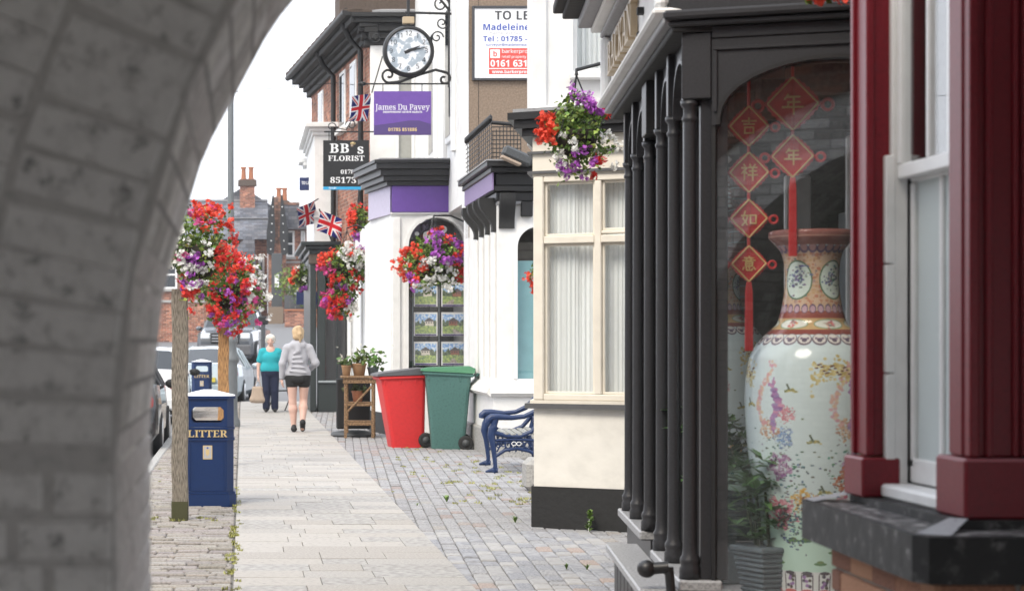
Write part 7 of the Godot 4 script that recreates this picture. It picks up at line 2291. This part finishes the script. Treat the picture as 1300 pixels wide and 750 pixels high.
func head(c: Vector3, fwd: float) -> MB:
	# skull, jaw, nose, ears; fwd = +1 looks to +z
	var pr := [[c + Vector3(0, 0.025, -0.012 * fwd), c + Vector3(0, 0.03, -0.02 * fwd), 0.088, 0.088, Vector3(1.12, 1.0, 0.97)],
		[c + Vector3(0, -0.03, 0.022 * fwd), c + Vector3(0, -0.075, 0.045 * fwd), 0.062, 0.036], [c + Vector3(0, -0.02, 0.05 * fwd), c + Vector3(0, 0.04, 0.055 * fwd), 0.035, 0.035],
		[c + Vector3(0, 0.012, 0.088 * fwd), c + Vector3(0, -0.026, 0.104 * fwd), 0.009, 0.014],
		[c + Vector3(-0.02, -0.058, 0.078 * fwd), c + Vector3(0.02, -0.058, 0.078 * fwd), 0.011, 0.011]]
	for s in [-1, 1]:
		pr.append([c + Vector3(s * 0.082, 0.01, -0.01 * fwd), c + Vector3(s * 0.082, -0.03, -0.005 * fwd), 0.014, 0.011])
		pr.append([c + Vector3(s * 0.04, -0.025, 0.06 * fwd), c + Vector3(s * 0.035, -0.02, 0.062 * fwd), 0.022, 0.022])
	pr.append([c + Vector3(0, -0.06, -0.02 * fwd), c + Vector3(0, -0.16, -0.03 * fwd), 0.05, 0.056])
	return sdf(pr, 0.007, 0.022)

func people() -> void:
	# walker in the grey hoodie, seen from behind
	var o := thing("person", "person in a grey hoodie and black shorts walking away", "person", Vector3(0.905, 0.0, -31.0))
	var hL := Vector3(-0.1, 0.90, 0); var kL := Vector3(-0.09, 0.49, -0.01); var aL := Vector3(-0.07, 0.085, 0.02)
	var hR := Vector3(0.1, 0.90, 0); var kR := Vector3(0.09, 0.50, -0.05); var aR := Vector3(0.07, 0.155, 0.16)
	var legs := [[hL, kL, 0.098, 0.06], [kL, kL.lerp(aL, 0.3), 0.059, 0.068], [kL.lerp(aL, 0.3), aL, 0.068, 0.039], [aL, aL + Vector3(0, -0.035, -0.10), 0.036, 0.03],
		[hR, kR, 0.098, 0.06], [kR, kR.lerp(aR, 0.3), 0.059, 0.068], [kR.lerp(aR, 0.3), aR, 0.068, 0.039], [aR, aR + Vector3(0, -0.10, -0.06), 0.036, 0.03],
		[Vector3(-0.06, 0.93, 0), Vector3(0.06, 0.93, 0), 0.11, 0.11], [Vector3(0, 0.95, 0), Vector3(0, 1.4, 0), 0.1, 0.1], [Vector3(0, 1.4, 0), Vector3(0, 1.5, -0.01), 0.06, 0.055]]
	var sk := sdf(legs, 0.013, 0.03)
	join(sk, head(Vector3(0, 1.605, -0.015), -1.0))
	join(sk, hand(Vector3(-0.268, 0.87, 0.0), Vector3(0.03, -1, -0.1), Vector3(1, 0, 0), 1.0))
	join(sk, hand(Vector3(0.20, 1.03, -0.2), Vector3(-0.25, 0.2, -1), Vector3(-1, 0, 0), -1.0))
	part(o, "body", sk, M.skin)
	var top := [[Vector3(-0.05, 0.96, 0.0), Vector3(0.05, 0.96, 0.0), 0.148, 0.148, Vector3(0.92, 1, 1.15)], [Vector3(0, 0.98, 0), Vector3(0, 1.2, 0.005), 0.145, 0.14, Vector3(0.9, 1, 1.12)], [Vector3(0, 1.2, 0.005), Vector3(0, 1.38, 0.01), 0.14, 0.135, Vector3(0.85, 1, 1.15)],
		[Vector3(-0.16, 1.375, 0.01), Vector3(0.16, 1.375, 0.01), 0.07, 0.07],
		[Vector3(-0.185, 1.36, 0.01), Vector3(-0.255, 1.12, 0.04), 0.072, 0.058], [Vector3(-0.255, 1.12, 0.04), Vector3(-0.268, 0.89, 0.0), 0.058, 0.044],
		[Vector3(0.185, 1.36, 0.01), Vector3(0.285, 1.13, 0.04), 0.072, 0.06], [Vector3(0.285, 1.13, 0.04), Vector3(0.21, 1.035, -0.18), 0.06, 0.046],
		[Vector3(-0.07, 1.42, 0.07), Vector3(0.07, 1.42, 0.07), 0.055, 0.055], [Vector3(0, 1.43, 0.08), Vector3(0, 1.33, 0.13), 0.06, 0.04], [Vector3(-0.07, 1.45, 0.0), Vector3(0.07, 1.45, 0.0), 0.045, 0.045]]
	var folds := []
	for k in 5:
		folds.append([Vector3(-0.15 + 0.02 * k, 1.0 + 0.07 * k, 0.135), Vector3(0.13 - 0.03 * k, 0.97 + 0.085 * k, 0.14), 0.012, 0.012])
	part(o, "hoodie", sdf(top + folds, 0.013, 0.035), M.hoodie)
	part(o, "shorts", sdf([[Vector3(-0.06, 0.90, 0.0), Vector3(0.06, 0.90, 0.0), 0.135, 0.135, Vector3(0.95, 1, 1.05)], [hL, hL.lerp(kL, 0.25), 0.108, 0.104], [hR, hR.lerp(kR, 0.25), 0.108, 0.104], [Vector3(-0.06, 0.87, 0.05), Vector3(0.06, 0.87, 0.05), 0.09, 0.09]], 0.011, 0.012), M.shorts)
	part(o, "shoe", sdf([[Vector3(-0.07, 0.05, 0.07), Vector3(-0.075, 0.042, -0.15), 0.052, 0.042, Vector3(1, 1.1, 1)], [Vector3(-0.07, 0.09, 0.045), Vector3(-0.07, 0.06, -0.04), 0.04, 0.04]], 0.01, 0.02), M.shoe)
	part(o, "shoe", sdf([[Vector3(0.07, 0.165, 0.21), Vector3(0.075, 0.048, 0.03), 0.052, 0.042, Vector3(1.05, 1, 1)], [Vector3(0.07, 0.17, 0.17), Vector3(0.07, 0.11, 0.09), 0.04, 0.04]], 0.01, 0.02), M.shoe)
	part(o, "hair", sdf([[Vector3(0, 1.64, 0.005), Vector3(0, 1.62, 0.02), 0.101, 0.098], [Vector3(-0.03, 1.56, 0.06), Vector3(0.03, 1.56, 0.06), 0.06, 0.06], [Vector3(0.0, 1.70, 0.06), Vector3(0.01, 1.70, 0.085), 0.042, 0.045], [Vector3(0.01, 1.70, 0.09), Vector3(0.025, 1.60, 0.125), 0.038, 0.034], [Vector3(0.025, 1.60, 0.125), Vector3(0.03, 1.48, 0.12), 0.034, 0.016]], 0.010, 0.02), M.blonde)
	# woman in teal coming towards us
	var w := thing("person", "person with white hair in a teal top carrying a beige bag", "person", Vector3(0.575, 0.0, -39.5))
	var body := [[Vector3(-0.085, 0.86, 0), Vector3(-0.08, 0.47, 0.02), 0.09, 0.06], [Vector3(-0.08, 0.47, 0.02), Vector3(-0.085, 0.08, -0.02), 0.06, 0.035], [Vector3(0.085, 0.86, 0), Vector3(0.085, 0.47, 0.01), 0.09, 0.06], [Vector3(0.085, 0.47, 0.01), Vector3(0.09, 0.08, -0.02), 0.06, 0.035],
		[Vector3(0, 0.9, 0), Vector3(0, 1.28, 0), 0.12, 0.11], [Vector3(0, 1.28, 0), Vector3(0, 1.40, 0.0), 0.07, 0.055], [Vector3(-0.12, 1.27, 0), Vector3(0.12, 1.27, 0), 0.06, 0.06],
		[Vector3(-0.19, 1.25, 0), Vector3(-0.245, 1.0, -0.01), 0.055, 0.045], [Vector3(-0.245, 1.0, -0.01), Vector3(-0.255, 0.78, 0.04), 0.042, 0.028],
		[Vector3(0.19, 1.25, 0), Vector3(0.235, 1.0, -0.03), 0.055, 0.045], [Vector3(0.235, 1.0, -0.03), Vector3(0.225, 0.79, 0.02), 0.042, 0.028]]
	var wb := sdf(body, 0.013, 0.03)
	var hc := Vector3(0, 1.485, 0.015)
	join(wb, head(hc, 1.0))
	join(wb, hand(Vector3(-0.255, 0.765, 0.045), Vector3(0, -1, 0.15), Vector3(1, 0, 0), 1.0))
	join(wb, hand(Vector3(0.225, 0.775, 0.025), Vector3(0, -1, 0.1), Vector3(-1, 0, 0), -1.0))
	part(w, "body", wb, M.skin)
	for s in [-1, 1]:
		var e := MB.new(); e.ball(hc + Vector3(s * 0.032, 0.012, 0.086), Vector3(0.011, 0.006, 0.006), 8)
		part(w, "eye", e, M.iron)
	var mo := MB.new(); mo.ball(hc + Vector3(0, -0.058, 0.09), Vector3(0.02, 0.005, 0.004), 8)
	part(w, "mouth", mo, M.lips)
	part(w, "top", sdf([[Vector3(-0.05, 0.92, 0.0), Vector3(0.05, 0.92, 0.0), 0.155, 0.155, Vector3(0.9, 1, 1.1)], [Vector3(0, 0.95, 0), Vector3(0, 1.15, 0.01), 0.15, 0.15, Vector3(0.88, 1, 1.05)], [Vector3(-0.06, 1.14, 0.03), Vector3(0.06, 1.14, 0.03), 0.115, 0.115], [Vector3(-0.14, 1.265, 0), Vector3(0.14, 1.265, 0), 0.078, 0.078], [Vector3(-0.17, 1.25, 0), Vector3(-0.225, 1.08, -0.005), 0.078, 0.068], [Vector3(0.17, 1.25, 0), Vector3(0.22, 1.08, -0.02), 0.078, 0.068]], 0.013, 0.035), M.teal_top)
	part(w, "trousers", sdf([[Vector3(-0.05, 0.84, 0), Vector3(0.05, 0.84, 0), 0.14, 0.14, Vector3(0.92, 1, 1.05)], [Vector3(-0.085, 0.80, 0), Vector3(-0.085, 0.45, 0.02), 0.105, 0.082], [Vector3(-0.085, 0.45, 0.02), Vector3(-0.088, 0.10, -0.01), 0.082, 0.076], [Vector3(0.085, 0.80, 0), Vector3(0.088, 0.45, 0.01), 0.105, 0.082], [Vector3(0.088, 0.45, 0.01), Vector3(0.092, 0.10, -0.01), 0.082, 0.076]], 0.013, 0.025), M.navy)
	for s in [-1, 1]:
		part(w, "shoe", sdf([[Vector3(s * 0.088, 0.045, -0.04), Vector3(s * 0.095, 0.038, 0.13), 0.042, 0.036, Vector3(1, 1.1, 1)]], 0.01, 0.02), M.shoe)
	part(w, "hair", sdf([[hc + Vector3(0, 0.05, -0.02), hc + Vector3(0, 0.045, -0.03), 0.1, 0.1], [hc + Vector3(-0.05, 0.075, 0.03), hc + Vector3(0.05, 0.075, 0.035), 0.05, 0.05], [hc + Vector3(-0.085, 0.03, 0.01), hc + Vector3(-0.082, -0.02, -0.01), 0.026, 0.024], [hc + Vector3(0.085, 0.03, 0.01), hc + Vector3(0.082, -0.02, -0.01), 0.026, 0.024]], 0.010, 0.02), M.white_hair)
	var bag := thing("tote_bag", "beige tote bag hanging from the white haired person's hand", "bag", Vector3(0.575 - 0.27, 0.18, -39.46))
	var bp := sdf([[Vector3(-0.1, 0.08, 0), Vector3(0.1, 0.08, 0), 0.07, 0.07, Vector3(1, 1, 1.2)], [Vector3(-0.075, 0.32, 0), Vector3(0.075, 0.32, 0), 0.035, 0.035, Vector3(1, 1, 1.1)], [Vector3(0, 0.1, 0), Vector3(0, 0.3, 0), 0.085, 0.055, Vector3(0.8, 1, 1.2)], [Vector3(-0.09, 0.1, 0), Vector3(-0.07, 0.31, 0), 0.06, 0.04], [Vector3(0.09, 0.1, 0), Vector3(0.07, 0.31, 0), 0.06, 0.04]], 0.012, 0.03)
	part(bag, "pouch", bp, M.bag)
	for z in [-0.02, 0.025]:
		bar(bag, "handle", M.bag, [Vector3(-0.06, 0.34, z), Vector3(-0.02, 0.46, z), Vector3(0.012, 0.505, z), Vector3(0.04, 0.46, z), Vector3(0.07, 0.34, z)], 0.008, 6)
